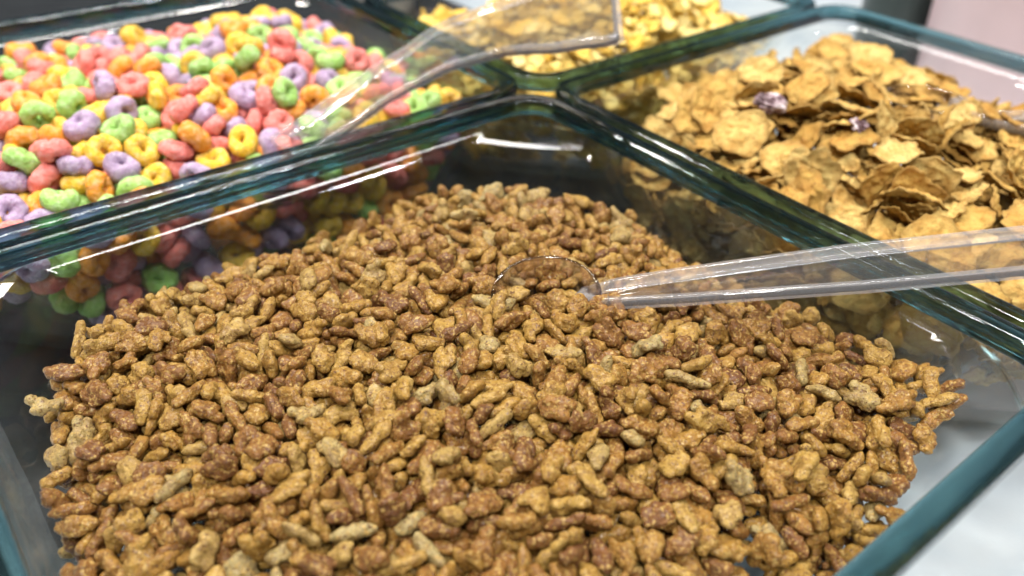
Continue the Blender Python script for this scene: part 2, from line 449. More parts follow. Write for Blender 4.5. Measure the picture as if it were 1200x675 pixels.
# transforms of the pieces (position, turn, shape), packed
DATA = {
    'front': ([
-1174,-2564,-278,82,22,52,7,-2492,-1338,-236,22,0,-14,14,-2433,-1646,-236,-77,-35,14,21,-1735,-2149,-156,-64,3,-32,7,-990,-2445,-200,69,69,8,7,-922,-2629,-257,-3,-58,-25,7,-1780,-2039,-141,-99,-8,10,14,-1467,-2379,-212,-1,-26,50,15,-2317,-1751,-196,40,-64,37,10,-2175,-1654,-154,4,10,95,5,-1866,-1970,-114,-98,8,-13,15,-1394,-1897,-106,13,-12,-62,10,-1382,-2332,-198,26,96,9,8,-1024,-2190,-150,39,3,-69,5,-2579,-1520,-293,-22,91,8,14,-1915,-2012,-163,-19,-96,21,7,-1108,-2394,-178,12,44,-70,7,-501,-2417,-175,51,78,26,10,-951,-2729,-326,-79,30,-53,18,-1265,-2499,-262,6,10,95,14,
-2113,-2012,-139,-6,-30,-57,21,-2231,-1928,-168,-42,-82,35,7,-2680,-1247,-338,-17,-14,91,4,-2295,-1438,-180,16,79,50,21,-1386,-2432,-216,99,-6,9,22,-1841,-2126,-192,-30,88,-5,9,-1987,-1902,-144,53,41,-50,8,-1177,-2318,-168,23,23,-67,21,-666,-2463,-203,-25,-95,-9,7,-1585,-2167,-175,2,69,60,14,-2548,-1584,-275,-16,82,55,4,-1671,-1279,-78,23,4,-74,7,-2166,-977,-163,2,27,-70,10,-588,-2529,-193,31,-32,-88,10,-469,-2510,-141,5,-3,88,5,-2094,-1024,-165,30,-60,9,5,-2100,-1866,-197,-6,53,78,14,-2375,-1756,-248,38,25,-54,8,-2057,-2059,-162,-26,-13,94,19,-1725,-1713,-114,21,-17,83,7,
-1044,-1924,-130,-76,-57,-22,7,-984,-1710,-129,-1,-53,50,10,-1812,-1692,-101,21,-44,-2,15,-2475,-862,-208,52,80,23,14,-1660,-2125,-133,0,-95,-26,15,-2488,-1473,-286,-65,59,-31,21,-900,-2475,-187,92,21,9,14,-1206,-2089,-148,-98,-5,21,7,-2575,-972,-280,-66,-72,-13,5,-1225,-2247,-169,97,-12,20,8,-1596,-2329,-211,-15,1,-83,12,-2166,-1454,-161,-1,1,-98,8,-1216,-2450,-200,87,47,-5,2,-1553,-2363,-211,26,-38,-76,22,-2416,-1385,-216,-98,-12,-14,11,-2254,-1727,-172,-71,52,46,12,-2055,-1791,-140,-68,-65,-34,19,-2000,-1525,-137,93,-26,-25,7,-2560,-1394,-279,-61,-70,-21,2,-1907,-2052,-203,-12,7,-20,14,
-2530,-713,-191,-44,-88,15,14,-2232,-1192,-176,-19,-92,20,7,-2015,-1624,-140,-61,-75,7,21,-2072,-1623,-164,-73,-47,5,9,-1312,-2506,-299,80,-50,-14,7,-2437,-743,-188,-52,85,12,18,-2449,-1561,-239,59,1,81,10,-746,-2650,-266,88,-33,-19,21,-1536,-1494,-119,-11,-9,39,14,-578,-1970,-166,-63,-66,-21,14,-1552,-2124,-147,81,-46,34,3,-683,-2264,-212,-97,-11,-19,15,-2314,-1599,-212,-24,-46,-78,21,-1188,-1871,-111,-71,-70,-7,21,-1225,-1957,-146,-70,-13,65,7,-1313,-2457,-225,-3,-17,-4,13,-1680,-1761,-101,33,10,51,8,-784,-2728,-264,-47,-87,-6,15,-2295,-1211,-198,62,52,46,18,-2670,-1180,-340,98,-8,-9,11,
-2626,-797,-222,7,12,94,9,-1705,-1435,-111,99,11,-10,18,-1965,-1828,-154,59,-31,-71,14,-1912,-1481,-151,-10,-99,8,21,-2184,-1389,-190,-64,-67,-35,7,-2023,-1851,-168,63,8,62,18,-1517,-1727,-114,-26,-27,-35,5,-2158,-1794,-174,-37,58,-43,22,-1592,-1995,-122,-95,-12,22,15,-1973,-2054,-175,-41,-64,36,20,-2524,-1131,-269,92,32,-16,7,-2724,-1399,-370,23,-16,-76,7,-1895,-1666,-113,-74,-17,-7,11,-1041,-2092,-155,-21,94,-6,0,-2435,-1439,-236,-9,-98,15,15,-866,-1932,-112,19,-40,-66,7,-1358,-1983,-121,-15,-76,-62,3,-488,-2634,-196,28,10,-93,13,-586,-2640,-227,36,7,-84,11,-1901,-2132,-191,71,-10,-64,2,
-1597,-1879,-157,-1,91,40,15,-1173,-1236,-112,-95,13,-15,5,-937,-2028,-141,-43,-1,-63,5,-2306,-700,-185,-6,-31,92,15,-1714,-1988,-132,10,-57,77,9,-1505,-2176,-115,20,31,63,4,-1010,-2516,-238,-18,-81,51,19,-1300,-2313,-178,-47,-87,16,3,-2010,-909,-138,15,-99,-3,21,-882,-2516,-222,29,3,2,13,-1550,-2235,-198,-40,14,-42,14,-2694,-1113,-347,-9,-86,3,14,-1786,-1542,-128,-72,-62,5,5,-2215,-1807,-172,58,41,67,6,-920,-1773,-105,37,89,-7,5,-2654,-976,-298,-44,-25,78,8,-1717,-2253,-194,62,-47,25,18,-603,-2592,-257,-75,60,5,22,-2310,-1562,-179,24,81,-54,5,-2457,-1279,-240,-13,-93,-35,0,
-1065,-2592,-297,36,3,-70,1,-1638,-1659,-90,42,-36,-72,10,-1392,-2239,-165,-86,34,35,6,-1916,-1343,-147,27,96,-7,21,-954,-1924,-137,0,-4,74,7,-2379,-1017,-203,10,-1,-87,6,-1822,-1355,-135,12,-24,-47,21,-1237,-1484,-93,-62,-28,-20,5,-797,-2221,-172,4,1,-33,8,-1844,-1233,-127,28,-1,44,13,-1495,-1111,-119,-76,65,-6,14,-1989,-1691,-138,-84,-19,-18,16,-663,-1924,-145,45,-35,60,7,-250,-2316,-193,-50,-82,-28,3,-2357,-1068,-215,34,-45,-82,18,-942,-1334,-92,12,79,46,7,-1581,-1827,-123,-27,57,76,19,-1820,-1814,-131,22,-5,-97,10,-2565,-1080,-236,-57,-79,23,2,-2341,-1645,-235,58,-68,42,14,
-1377,-2464,-275,-60,-74,-17,10,-1005,-2706,-326,41,-45,-63,19,-2262,-953,-167,-68,45,-34,9,-953,-1656,-98,1,59,47,5,-1511,-2281,-237,51,-10,-14,11,-2646,-1330,-365,76,5,11,5,-1393,-2139,-162,10,-94,33,4,-1329,-2385,-187,-51,85,7,6,-2262,-1793,-219,-96,-9,8,9,-1027,-2300,-175,78,-47,-24,18,-840,-2731,-287,-11,21,-24,11,-1080,-1579,-109,-6,-4,-94,7,-695,-2103,-181,-46,-32,49,21,-1628,-2214,-160,16,79,-58,6,-1893,-1868,-178,80,55,-11,7,-1362,-1680,-101,51,-79,-20,7,-1753,-1344,-114,-39,-90,-15,0,-1999,-1420,-143,1,27,94,9,-2091,-1822,-179,-21,-38,-90,20,-1403,-2044,-142,85,3,39,4,
-1001,-2626,-320,-2,70,-71,15,-1550,-2061,-127,23,-95,-22,12,-1026,-2566,-266,8,30,68,1,-957,-1859,-102,49,80,-28,21,-2440,-1006,-237,4,-9,-60,12,-1271,-1924,-151,-22,-72,17,5,-2037,-1088,-145,71,-44,-42,10,-1862,-1890,-118,31,-4,-81,11,-1182,-1995,-114,-52,76,-37,15,-308,-2534,-132,-29,86,1,6,-1225,-1379,-96,33,-5,-94,10,-2156,-1902,-209,28,78,-33,5,-399,-2612,-182,16,84,15,6,-2170,-1114,-189,-76,-52,30,7,-2493,-1219,-254,-69,65,-8,0,-2412,-671,-174,3,90,41,9,-1480,-2015,-171,17,-19,-87,14,-2326,-1120,-206,16,-4,-92,0,-1448,-2469,-254,-87,49,4,11,-2013,-1334,-134,44,67,40,22,
-2106,-1290,-184,5,13,31,0,-1894,-1732,-122,95,21,2,19,-2677,-1034,-326,-92,2,-25,1,-2177,-1584,-150,-17,-31,-61,21,-2222,-645,-188,-93,30,-8,21,-1786,-1038,-157,14,-44,-63,5,-1958,-1946,-184,-12,-16,98,1,-932,-1115,-88,54,25,-28,7,-639,-1615,-109,20,74,13,7,-1114,-2127,-188,-95,7,10,21,-1378,-940,-130,80,56,19,10,-1107,-2194,-180,1,-19,96,22,-872,-2243,-190,6,-59,65,12,-1118,-2650,-342,95,8,-5,18,-1656,-1830,-130,59,-63,-50,9,-1202,-1551,-98,-70,69,-15,5,-1664,-2033,-179,-2,11,94,15,-1459,-1829,-130,-23,-64,-71,0,-2247,-1092,-169,19,-49,-82,19,-454,-2278,-205,43,-27,-61,3,
-630,-2362,-243,2,92,-33,14,-1497,-2227,-173,-32,-54,65,16,-2233,-1851,-201,29,11,90,9,-1783,-1866,-93,-2,-18,-94,3,-1493,-1575,-86,86,36,32,3,-2229,-1557,-211,94,-25,10,14,-1683,-1785,-161,-70,68,1,8,-1294,-1585,-111,4,15,-83,14,-2070,-1167,-170,18,-90,-36,4,-1110,-2278,-167,-49,-55,62,22,-2101,-1550,-176,-75,31,58,0,-852,-1757,-110,18,-29,-3,7,-1968,-602,-203,-1,-24,82,15,-1879,-2034,-121,63,-71,-3,16,-2404,-1517,-210,94,-29,-3,6,-1765,-954,-137,-34,-27,70,3,-1221,-2325,-210,48,-56,-43,11,-295,-2433,-160,0,95,-32,8,-2336,-834,-229,31,-22,-49,7,-1638,-1933,-164,9,-60,36,3,
-2444,-584,-177,37,24,-80,19,-1316,-1188,-74,-16,-6,83,18,-1035,-1490,-98,37,8,-71,0,-363,-2091,-198,17,11,-42,3,-1716,-2211,-179,-9,-63,-76,13,-994,-1554,-95,-92,-21,-17,0,-1453,-1907,-157,38,11,84,17,-1792,-1257,-148,-3,-53,-26,5,-720,-2539,-257,-92,1,-37,20,-1402,-2101,-139,40,-92,4,22,-1813,-2196,-231,-84,-52,-15,8,-2205,-746,-232,-57,82,-6,10,-1787,-2234,-206,-71,-56,16,6,-2173,-1276,-167,-69,-70,-8,11,-1499,-1290,-107,-4,96,21,22,-856,-2055,-148,31,89,5,0,-2219,-736,-187,0,-4,-71,15,-949,-2334,-222,42,67,-3,7,-2316,-960,-209,-53,-70,6,9,-1942,-1602,-129,18,-46,-53,9,
-1666,-1590,-126,54,-71,37,7,-743,-2355,-200,18,96,-21,12,-1434,-1417,-90,10,99,3,11,-1676,-2295,-177,-66,22,29,17,-901,-2724,-296,-59,19,-73,22,-2058,-1309,-163,-68,-68,-15,1,-2019,-1479,-183,-94,-31,4,14,-2476,-915,-263,-19,-40,-24,10,-1891,-1441,-114,53,-78,8,21,-1338,-2201,-190,89,43,16,9,-489,-2570,-219,44,-14,-41,21,-1099,-1765,-138,-40,-90,-8,5,-2141,-1701,-176,-19,-49,-52,0,-1799,-2071,-180,12,86,47,1,-364,-2589,-138,83,-53,6,6,-1580,-2057,-188,30,-45,22,7,-2544,-1207,-294,29,-45,84,22,-2278,-1377,-205,-70,-14,-65,7,-1559,-1679,-106,-30,54,72,13,-500,-1966,-173,-47,-85,-24,21,
-1371,-1211,-107,-7,-8,57,15,-1210,-1768,-129,75,13,-62,5,-761,-1875,-125,2,-10,-97,14,-563,-2311,-196,67,-55,-34,22,-406,-2438,-170,-78,-54,6,21,-547,-2591,-232,-77,53,-15,10,-2635,-1481,-342,-21,-51,57,11,-1978,-1283,-154,-12,-40,16,14,-1300,-2036,-142,-34,19,6,15,-1801,-1888,-143,-52,0,-38,3,-2102,-1234,-153,50,10,-24,20,-604,-2197,-229,11,79,30,8,-1187,-750,-156,29,-17,22,18,-2361,-750,-226,35,84,-31,21,-1534,-1410,-102,9,15,-20,1,-983,-2605,-248,-87,11,22,3,-1986,-1134,-147,-10,78,-26,8,-1515,-976,-134,-71,-19,-55,8,-1719,-2317,-207,37,-1,54,2,-1825,-1755,-125,-17,39,82,2,
-852,-2158,-188,-11,32,91,13,-658,-2658,-276,-46,9,50,8,-1198,-1708,-108,-8,21,85,4,-1358,-1833,-112,-19,-10,92,13,-2336,-1558,-267,-78,-15,39,5,-1273,-2392,-230,-55,-82,-14,15,-1134,-2594,-324,96,-22,10,9,-519,-1631,-168,-72,-3,-37,10,-2557,-778,-254,7,13,72,8,-2357,-1205,-222,51,23,75,2,-1920,-787,-152,22,-28,-94,9,-1839,-1616,-113,17,95,-9,22,-1462,-922,-114,19,-26,2,15,-423,-2214,-193,-81,43,-40,19,-1418,-1765,-126,-78,61,16,22,-880,-2321,-229,-52,1,62,21,-1379,-1597,-118,13,-35,-21,13,-2611,-1371,-333,50,40,-73,22,-2143,-651,-213,-60,59,40,6,-1639,-2249,-183,-9,-67,-70,13,
-1664,-492,-211,-2,-13,-43,5,-622,-2294,-232,27,-29,-88,3,-1182,-2193,-165,-45,-71,-53,1,-1151,-2402,-233,4,15,65,18,-2168,-1521,-187,37,5,-20,22,-1431,-2236,-206,89,-11,-7,8,-2562,-1459,-286,-48,38,-23,11,-877,-2014,-113,-94,10,-9,19,-758,-2422,-233,-27,48,-48,0,-2391,-946,-212,33,88,32,9,-1611,-1385,-119,-10,18,42,8,-2347,-1416,-246,16,-40,89,2,-2627,-1151,-362,-16,46,-39,19,-2450,-1148,-258,-12,86,-31,15,-1292,-2160,-160,15,-93,28,22,-775,-2585,-296,-22,19,-93,12,-1408,-1158,-123,75,-32,-58,5,-725,-2582,-254,-3,-73,-66,16,-2386,-1653,-278,-7,-2,81,0,-2406,-848,-221,-61,-65,-17,16,
-1030,-2492,-280,63,-40,-64,19,-1779,-2113,-222,11,10,-99,13,-2076,-1781,-180,-37,31,-22,19,-1402,-1947,-153,-15,-10,-98,9,-2056,-1408,-173,-37,-14,46,1,-1668,-783,-135,-44,84,-24,3,-1280,-1669,-107,31,8,83,20,-546,-2108,-184,56,12,68,12,-1116,-2539,-304,37,17,-77,5,-1496,-1866,-175,-99,-11,-6,4,-2264,-1293,-182,58,-75,-11,1,-2153,-887,-141,2,-33,-90,8,-1717,-1048,-108,75,-53,-23,7,-2192,-1673,-197,13,-89,-29,17,-709,-1639,-124,-96,26,2,22,-558,-2395,-229,44,23,-2,8,-2132,-498,-238,76,-47,-45,18,-1589,-1776,-116,-45,39,59,13,-1822,-869,-202,-1,-11,-84,14,-1103,-2325,-204,-33,-12,6,14,
-1305,-1787,-115,-96,-6,-23,9,-2091,-1726,-173,40,68,-56,1,-2253,-1508,-191,68,55,-48,17,-1430,-750,-145,44,-19,-48,4,-2052,-726,-191,-89,-45,1,4,-803,-2287,-213,63,24,20,8,-1730,-1553,-93,62,54,13,22,-1274,-2118,-137,-26,-9,-91,13,-526,-2198,-199,48,0,28,12,-1605,-1035,-137,-95,27,-15,9,-583,-960,-147,-44,88,10,18,-1752,-720,-189,41,74,-44,7,-1694,-1117,-113,78,20,3,3,-1289,-2198,-211,17,-28,-7,13,-1763,-1625,-124,84,48,4,7,-1874,-718,-163,-1,16,-94,10,-1323,-1730,-124,57,-20,68,3,-512,-1349,-165,28,-32,-52,15,-221,-1951,-272,-51,49,11,2,-443,-1549,-168,-8,12,46,14,
-628,-1740,-146,49,-86,1,15,-1275,-1033,-116,-66,-64,35,10,-1145,-888,-136,-79,-1,-58,3,-2619,-886,-295,-18,-4,62,12,-2259,-488,-214,87,-48,-10,22,-2008,-1930,-236,51,-11,46,11,-1571,-1173,-103,10,-93,11,8,-1813,-367,-284,25,-9,94,5,-921,-2095,-174,90,-36,-15,9,-1150,-1604,-107,52,-59,-56,6,-2217,-1294,-203,67,55,12,16,-2502,-980,-294,46,-46,75,2,-733,-2473,-281,-81,57,-15,9,-1893,-602,-197,36,85,11,18,-1212,-1628,-125,5,-96,-27,18,-1512,-1779,-127,97,-22,-3,6,-946,-2298,-166,-20,-40,-86,6,-360,-1346,-201,-76,-52,9,5,-1877,-2213,-194,-12,20,31,9,-1935,-1209,-126,-22,85,-47,2,
-1110,-1886,-129,-40,80,43,2,-458,-1231,-155,25,-94,24,14,-2017,-2025,-190,47,11,77,2,-922,-753,-131,-37,-79,47,10,-1631,-1460,-120,-19,-40,-45,0,-928,-590,-182,45,-1,-88,9,-940,-2469,-237,-13,3,66,15,-275,-2576,-140,-39,15,86,17,-1437,-2284,-223,45,6,89,22,-2299,-1287,-222,23,90,36,20,-1186,-999,-142,-65,-32,-63,3,-931,-1581,-118,17,-43,-42,10,-644,-1357,-143,17,-26,-31,9,-469,-1818,-199,-23,56,-47,19,-2463,-1044,-284,-58,-80,-15,12,-765,-2086,-182,-87,49,3,0,-2708,-1254,-401,-5,-54,47,20,-1438,-1571,-111,50,-84,19,8,-1366,-1518,-115,-67,-73,8,13,-658,-604,-176,-88,-1,-13,14,
-2036,-992,-169,18,-43,76,5,-689,-1167,-142,21,24,95,21,-1079,-2043,-125,56,8,81,2,-1435,-1348,-120,-11,-1,33,10,-695,-2466,-257,-7,-88,39,2,-2499,-1076,-264,30,76,-52,6,-1273,-1834,-124,-72,-10,-1,1,-2028,-1743,-171,-27,14,95,18,-1078,-2417,-263,16,19,83,12,-2411,-1200,-254,-13,-47,-39,6,-1613,-1485,-150,80,60,-4,13,-1888,-1091,-124,-89,-29,36,8,-1100,-1338,-120,-34,-93,14,13,-830,-2360,-200,3,-98,8,12,-696,-671,-185,-73,62,1,4,-414,-2539,-194,29,-75,-12,21,-2498,-850,-270,-96,5,18,12,-793,-1454,-155,13,-35,-32,13,-2664,-1288,-378,-17,59,-76,17,-1659,-2361,-216,51,-79,-14,8,
-1896,-1759,-155,76,54,-26,0,-2503,-1551,-304,7,74,-66,15,-2100,-1380,-191,67,73,2,19,-2595,-1249,-356,45,80,-16,8,-2197,-1462,-200,94,33,8,15,-1846,-813,-171,32,13,41,1,-409,-2007,-188,52,-72,-42,1,-106,-1963,-295,-56,-8,82,16,-2309,-1470,-230,-7,-8,-92,9,-1687,-2102,-182,17,40,-90,14,-950,-2565,-294,29,13,-38,14,-767,-2666,-306,23,-97,0,22,-662,-2580,-270,48,-33,42,6,-2218,-936,-200,10,3,-46,14,-710,-2632,-240,84,17,-47,12,-480,-712,-195,-2,-17,-52,10,-1833,-1456,-134,-58,54,-56,22,-948,-1162,-133,-87,1,0,4,-2358,-1341,-234,-92,39,-8,12,-2154,-1211,-186,-66,74,9,15,
-1409,-1468,-126,-40,26,-88,10,-2567,-1169,-317,96,28,3,12,-2237,-1648,-209,0,52,-82,14,-1619,-1986,-171,11,54,82,22,-322,-2138,-252,-65,15,-25,21,-508,-2251,-212,74,62,0,3,-1308,-753,-135,-9,-2,-22,0,-889,-1410,-112,-8,2,10,17,-256,-1691,-282,22,95,1,15,-2275,-1025,-204,-64,26,-61,21,-1966,-1063,-169,51,-8,26,5,-710,-1709,-127,-4,39,-11,3,-646,-2129,-187,52,-54,-3,11,-1048,-1186,-118,-50,-39,7,1,-814,-1060,-125,-6,-38,84,4,-588,-2471,-237,-99,-12,0,0,-1949,-1745,-191,-71,-7,-68,18,-1329,-2094,-187,-48,75,-38,8,-2102,-709,-221,28,42,51,14,-1730,-1875,-175,-51,56,-64,9,
-2197,-1737,-196,-4,-45,-54,9,-1910,-1802,-177,50,71,-43,13,-803,-1387,-144,0,0,-99,10,-1991,-2152,-185,-21,63,-74,14,-1922,-1083,-157,-2,-83,-13,4,-2514,-765,-227,13,-97,16,2,-986,-1367,-119,75,-55,35,9,-562,-1835,-166,-27,17,-72,22,-2038,-1900,-217,12,-45,-63,19,-1476,-1602,-153,27,-14,-12,9,-1412,-2172,-201,-38,2,66,18,-1267,-2274,-218,-66,63,-38,8,-1915,-925,-174,0,-97,-14,17,-1165,-2047,-127,-45,23,48,12,-2298,-584,-207,-70,57,-28,4,-1386,-1019,-148,-12,-20,-4,21,-785,-1302,-147,3,-51,76,4,-1605,-765,-149,18,-1,-98,8,-747,-2164,-199,-13,-67,70,11,-773,-2513,-323,9,14,-87,7,
-1116,-2066,-166,76,45,-15,0,-1716,-1155,-126,4,-93,36,6,-1306,-1436,-129,60,14,56,17,-187,-1908,-279,-10,94,6,18,-1923,-1645,-164,-69,70,6,5,-1790,-1940,-175,7,-40,-61,15,-1783,-1476,-149,10,-17,18,2,-237,-2263,-253,-36,41,-57,19,-1758,-656,-203,10,42,-90,12,-1197,-2487,-259,-91,11,31,20,-885,-1631,-110,-4,-37,36,21,-1581,-1234,-159,-6,-11,55,5,-2605,-1051,-323,-84,-3,35,16,-2027,-558,-204,-89,-14,37,12,-704,-1441,-132,32,-88,-34,22,-192,-2239,-228,34,43,37,14,-1122,-1511,-91,-52,7,-85,2,-2507,-1323,-300,-1,-34,-93,7,-1644,-822,-170,-45,-6,-16,1,-1488,-2106,-175,67,-3,-21,7,
-1250,-1174,-140,34,-78,51,14,-2647,-1403,-357,56,43,71,16,-2135,-425,-250,34,65,-44,7,-1946,-839,-189,-17,25,94,14,-1585,-970,-154,60,74,30,3,-850,-2087,-183,-15,19,96,6,-422,-2120,-232,34,-84,41,13,-913,-1217,-123,20,-23,-15,20,-1090,-2487,-323,-93,25,14,2,-1681,-1886,-200,73,49,10,10,-2476,-1398,-282,25,-7,-96,20,-840,-2541,-302,9,16,64,21,-1729,-2177,-226,-14,-60,70,19,-2037,-2121,-179,-80,-15,19,11,-185,-2080,-266,-11,-85,-28,3,-329,-2608,-156,-93,32,-16,6,-1897,-1225,-168,54,61,37,3,-1652,-2163,-211,-83,-3,-46,2,-1221,-2343,-252,-21,-97,-1,4,-1108,-1170,-129,-7,56,-80,14,
-1321,-1353,-136,-61,-75,-25,4,-1054,-1102,-101,-46,-12,1,1,-954,-1792,-154,-85,-49,-16,13,-1627,-2286,-235,-18,85,-49,20,-1395,-605,-167,66,10,42,19,-1147,-233,-362,-88,-23,-26,0,-181,-2302,-196,2,43,-3,15,-1062,-1039,-114,88,-31,22,8,-706,-965,-131,-18,68,56,13,-315,-820,-228,30,-2,74,5,-2088,-605,-240,32,-93,-8,21,-1608,-550,-206,-82,-31,-32,9,-807,-2000,-155,31,12,-57,7,-796,-1599,-148,-22,34,73,18,-2402,-554,-186,49,-35,-27,11,-1086,-512,-229,-98,2,-20,15,-838,-2636,-327,25,-1,20,9,-2375,-1481,-241,15,13,51,1,-234,-2482,-165,90,-17,16,15,-981,-2036,-164,61,67,16,11,
-958,-787,-145,-18,-3,-56,9,-1536,-702,-193,54,80,20,5,-1465,-792,-165,78,-57,-18,11,-385,-857,-227,-79,45,42,14,-1348,-2271,-224,93,-1,-2,15,-898,-2189,-226,33,86,36,3,-1507,-1247,-135,-56,-72,-35,3,-1505,-793,-191,-30,9,-95,15,-1202,-1288,-141,10,-17,88,22,-1851,-1543,-158,-9,-64,-48,15,-700,-2409,-245,-53,29,11,22,-672,-773,-176,-42,77,-17,12,-2064,-451,-235,-44,41,-64,15,-1722,-874,-142,-9,19,62,4,-293,-964,-258,59,-10,16,3,-314,-2332,-223,5,-36,-90,4,-1538,-1417,-155,-99,4,-6,10,-404,-1931,-209,-7,-99,-8,7,-1650,-933,-177,0,-30,60,3,-1058,-1628,-152,97,-17,13,22,
-1674,-1321,-132,46,72,-48,2,-670,-1258,-138,52,-47,-65,0,-158,-2149,-278,-55,70,-45,0,-1340,-2360,-229,13,-12,-75,21,-1365,-1655,-158,23,-94,6,14,-1865,-1148,-150,-27,20,69,15,-2383,-1153,-262,58,-29,-2,16,-2006,-792,-189,18,-28,-78,15,-1547,-1620,-129,27,-49,-77,16,-538,-1102,-191,12,-21,97,9,-528,-792,-202,-30,86,15,5,-1779,-2306,-195,27,24,73,17,-2430,-1727,-271,12,-98,-14,16,-2559,-831,-290,60,22,-1,17,-1266,-890,-144,-91,5,-5,20,-495,-2038,-185,-10,-99,3,6,-1369,-1364,-105,69,44,39,11,-2612,-1099,-361,-55,-76,34,11,-2457,-1605,-279,3,94,-35,0,-1022,-1835,-157,-42,16,-40,22,
-1130,-1997,-136,3,90,-40,1,-1006,-839,-162,-44,48,-63,19,-2400,-1540,-304,13,54,70,10,-1181,-2177,-208,-88,-44,16,2,-862,-1841,-152,-19,-32,92,10,-635,-1966,-207,75,11,-24,22,-889,-978,-142,-67,22,-57,16,-1065,-229,-350,-69,-42,8,2,-867,-590,-193,-45,-41,76,7,-746,-1934,-174,-91,-4,-26,2,-1750,-531,-220,84,-7,10,22,-1896,-1892,-221,60,79,-8,3,-676,-2186,-232,15,1,-79,21,-1013,-987,-123,-24,-53,50,22,-1989,-479,-210,-3,-96,9,16,-776,-1807,-142,-34,-3,-10,20,-1632,-627,-187,26,-58,-38,12,-761,-1185,-157,2,-8,79,0,-1928,-492,-233,7,11,-65,9,-1476,-1669,-143,-17,94,-30,5,
-2022,-614,-228,-17,34,17,0,-2559,-1091,-313,-19,-11,34,0,-369,-2273,-244,-26,-35,81,18,-282,-1818,-268,-57,-37,-72,8,-944,-2367,-282,-57,-13,13,14,-1547,-1930,-167,38,79,13,8,-1580,-1590,-122,60,40,24,8,-447,-1665,-201,-14,29,90,22,-1042,-2627,-373,-87,36,-10,9,-465,-2497,-191,7,16,69,12,-725,-2022,-184,-24,14,15,16,-1137,-1836,-147,37,-45,23,18,-293,-1081,-257,-75,24,-48,10,-2573,-741,-295,84,51,-4,5,-916,-918,-165,8,3,37,3,-1807,-958,-179,36,-67,65,1,-710,-1488,-167,66,-34,64,9,-663,-865,-158,23,-95,-20,8,-727,-1274,-147,65,-59,5,3,-784,-968,-148,-84,48,24,21,
-305,-2508,-165,97,-15,-6,20,-665,-1054,-156,77,-3,5,12,-417,-1822,-224,2,-6,-58,15,-428,-1726,-200,87,29,-13,15,-1742,-1425,-157,-65,63,9,2,-715,-1757,-158,-49,-69,53,16,-1348,-228,-358,-4,-67,-74,18,-545,-2047,-204,14,-22,96,1,-1469,-548,-184,21,-74,-54,22,-434,-1031,-203,35,40,59,1,-1549,-2393,-265,32,-36,87,6,-663,-2004,-204,36,84,-37,4,-482,-2408,-264,11,7,64,4,-888,-2645,-293,0,37,71,17,-1838,-1082,-174,89,-36,17,20,-811,-875,-171,81,-18,-33,5,-608,-1294,-158,-4,-90,-44,20,-1935,-1160,-169,64,-76,-9,3,-1512,-2463,-255,-59,-69,-11,20,-1386,-862,-127,-9,69,-72,6,
-1704,-2011,-233,-41,-18,75,22,-2100,-1936,-245,-52,83,16,7,-1343,-711,-175,-88,45,11,22,-1220,-1079,-139,56,-2,5,11,-539,-631,-200,13,96,-21,4,-1023,-1235,-165,81,-53,-3,1,-829,-2098,-227,-83,17,-51,18,-1027,-2346,-221,26,-3,58,16,-1847,-1784,-201,-21,-43,25,10,-903,-281,-308,-53,-81,5,19,-2389,-677,-223,50,-4,10,4,-2201,-414,-242,66,47,15,11,-860,-342,-271,50,-79,-11,10,-465,-998,-244,3,67,-48,14,-1589,-795,-206,11,24,39,7,-949,-2643,-396,-55,-3,-26,19,-705,-1537,-190,-42,-59,-33,10,-1917,-1369,-185,61,-13,0,20,-1737,-1170,-159,-74,-57,29,9,-1314,-955,-150,-14,-14,59,15,
-976,-2269,-208,-64,24,-54,16,-2094,-1486,-191,94,11,-33,17,-1694,-1944,-160,-43,51,-1,1,-972,-2679,-375,12,-50,78,15,-821,-1160,-143,57,-79,-20,1,-979,-1953,-200,-46,21,13,2,-2532,-1273,-280,-30,1,-23,8,-847,-2346,-254,22,28,56,17,-765,-832,-174,21,98,-1,9,-388,-2061,-242,-19,78,59,10,-714,-459,-255,-77,-22,-53,7,-2572,-1044,-277,-72,-42,31,12,-2276,-1707,-211,18,63,-75,16,-1454,-1191,-138,-6,-79,-23,18,-629,-1803,-154,-23,-51,-73,6,-586,-1548,-146,-37,-7,-35,14,-1073,-2001,-174,-10,-15,97,14,-2282,-1809,-257,48,61,55,17,-1076,-2373,-240,30,92,-26,12,-1322,-1269,-128,-85,-11,16,19,
-1757,-421,-260,61,64,9,15,-216,-2160,-281,50,-64,46,19,-1002,-1309,-127,-18,-3,40,6,-1081,-2409,-308,-2,11,-41,3,-2533,-681,-246,-16,94,31,3,-1477,-1905,-208,96,-1,-10,13,-2357,-611,-220,7,90,42,8,-2131,-903,-197,7,-94,-25,18,-1260,-1500,-151,21,-88,44,5,-952,-2217,-208,23,38,80,2,-1742,-833,-184,29,2,-24,22,-515,-1684,-195,-90,32,27,20,-2553,-888,-291,48,-25,84,16,-1234,-677,-178,29,-8,69,12,-488,-2103,-203,-87,-10,31,4,-1022,-2461,-314,71,-68,-15,1,-2420,-1248,-267,23,91,28,11,-2315,-1286,-266,11,52,74,9,-425,-1301,-185,54,-11,-10,22,-1231,-521,-225,-71,-53,44,11,
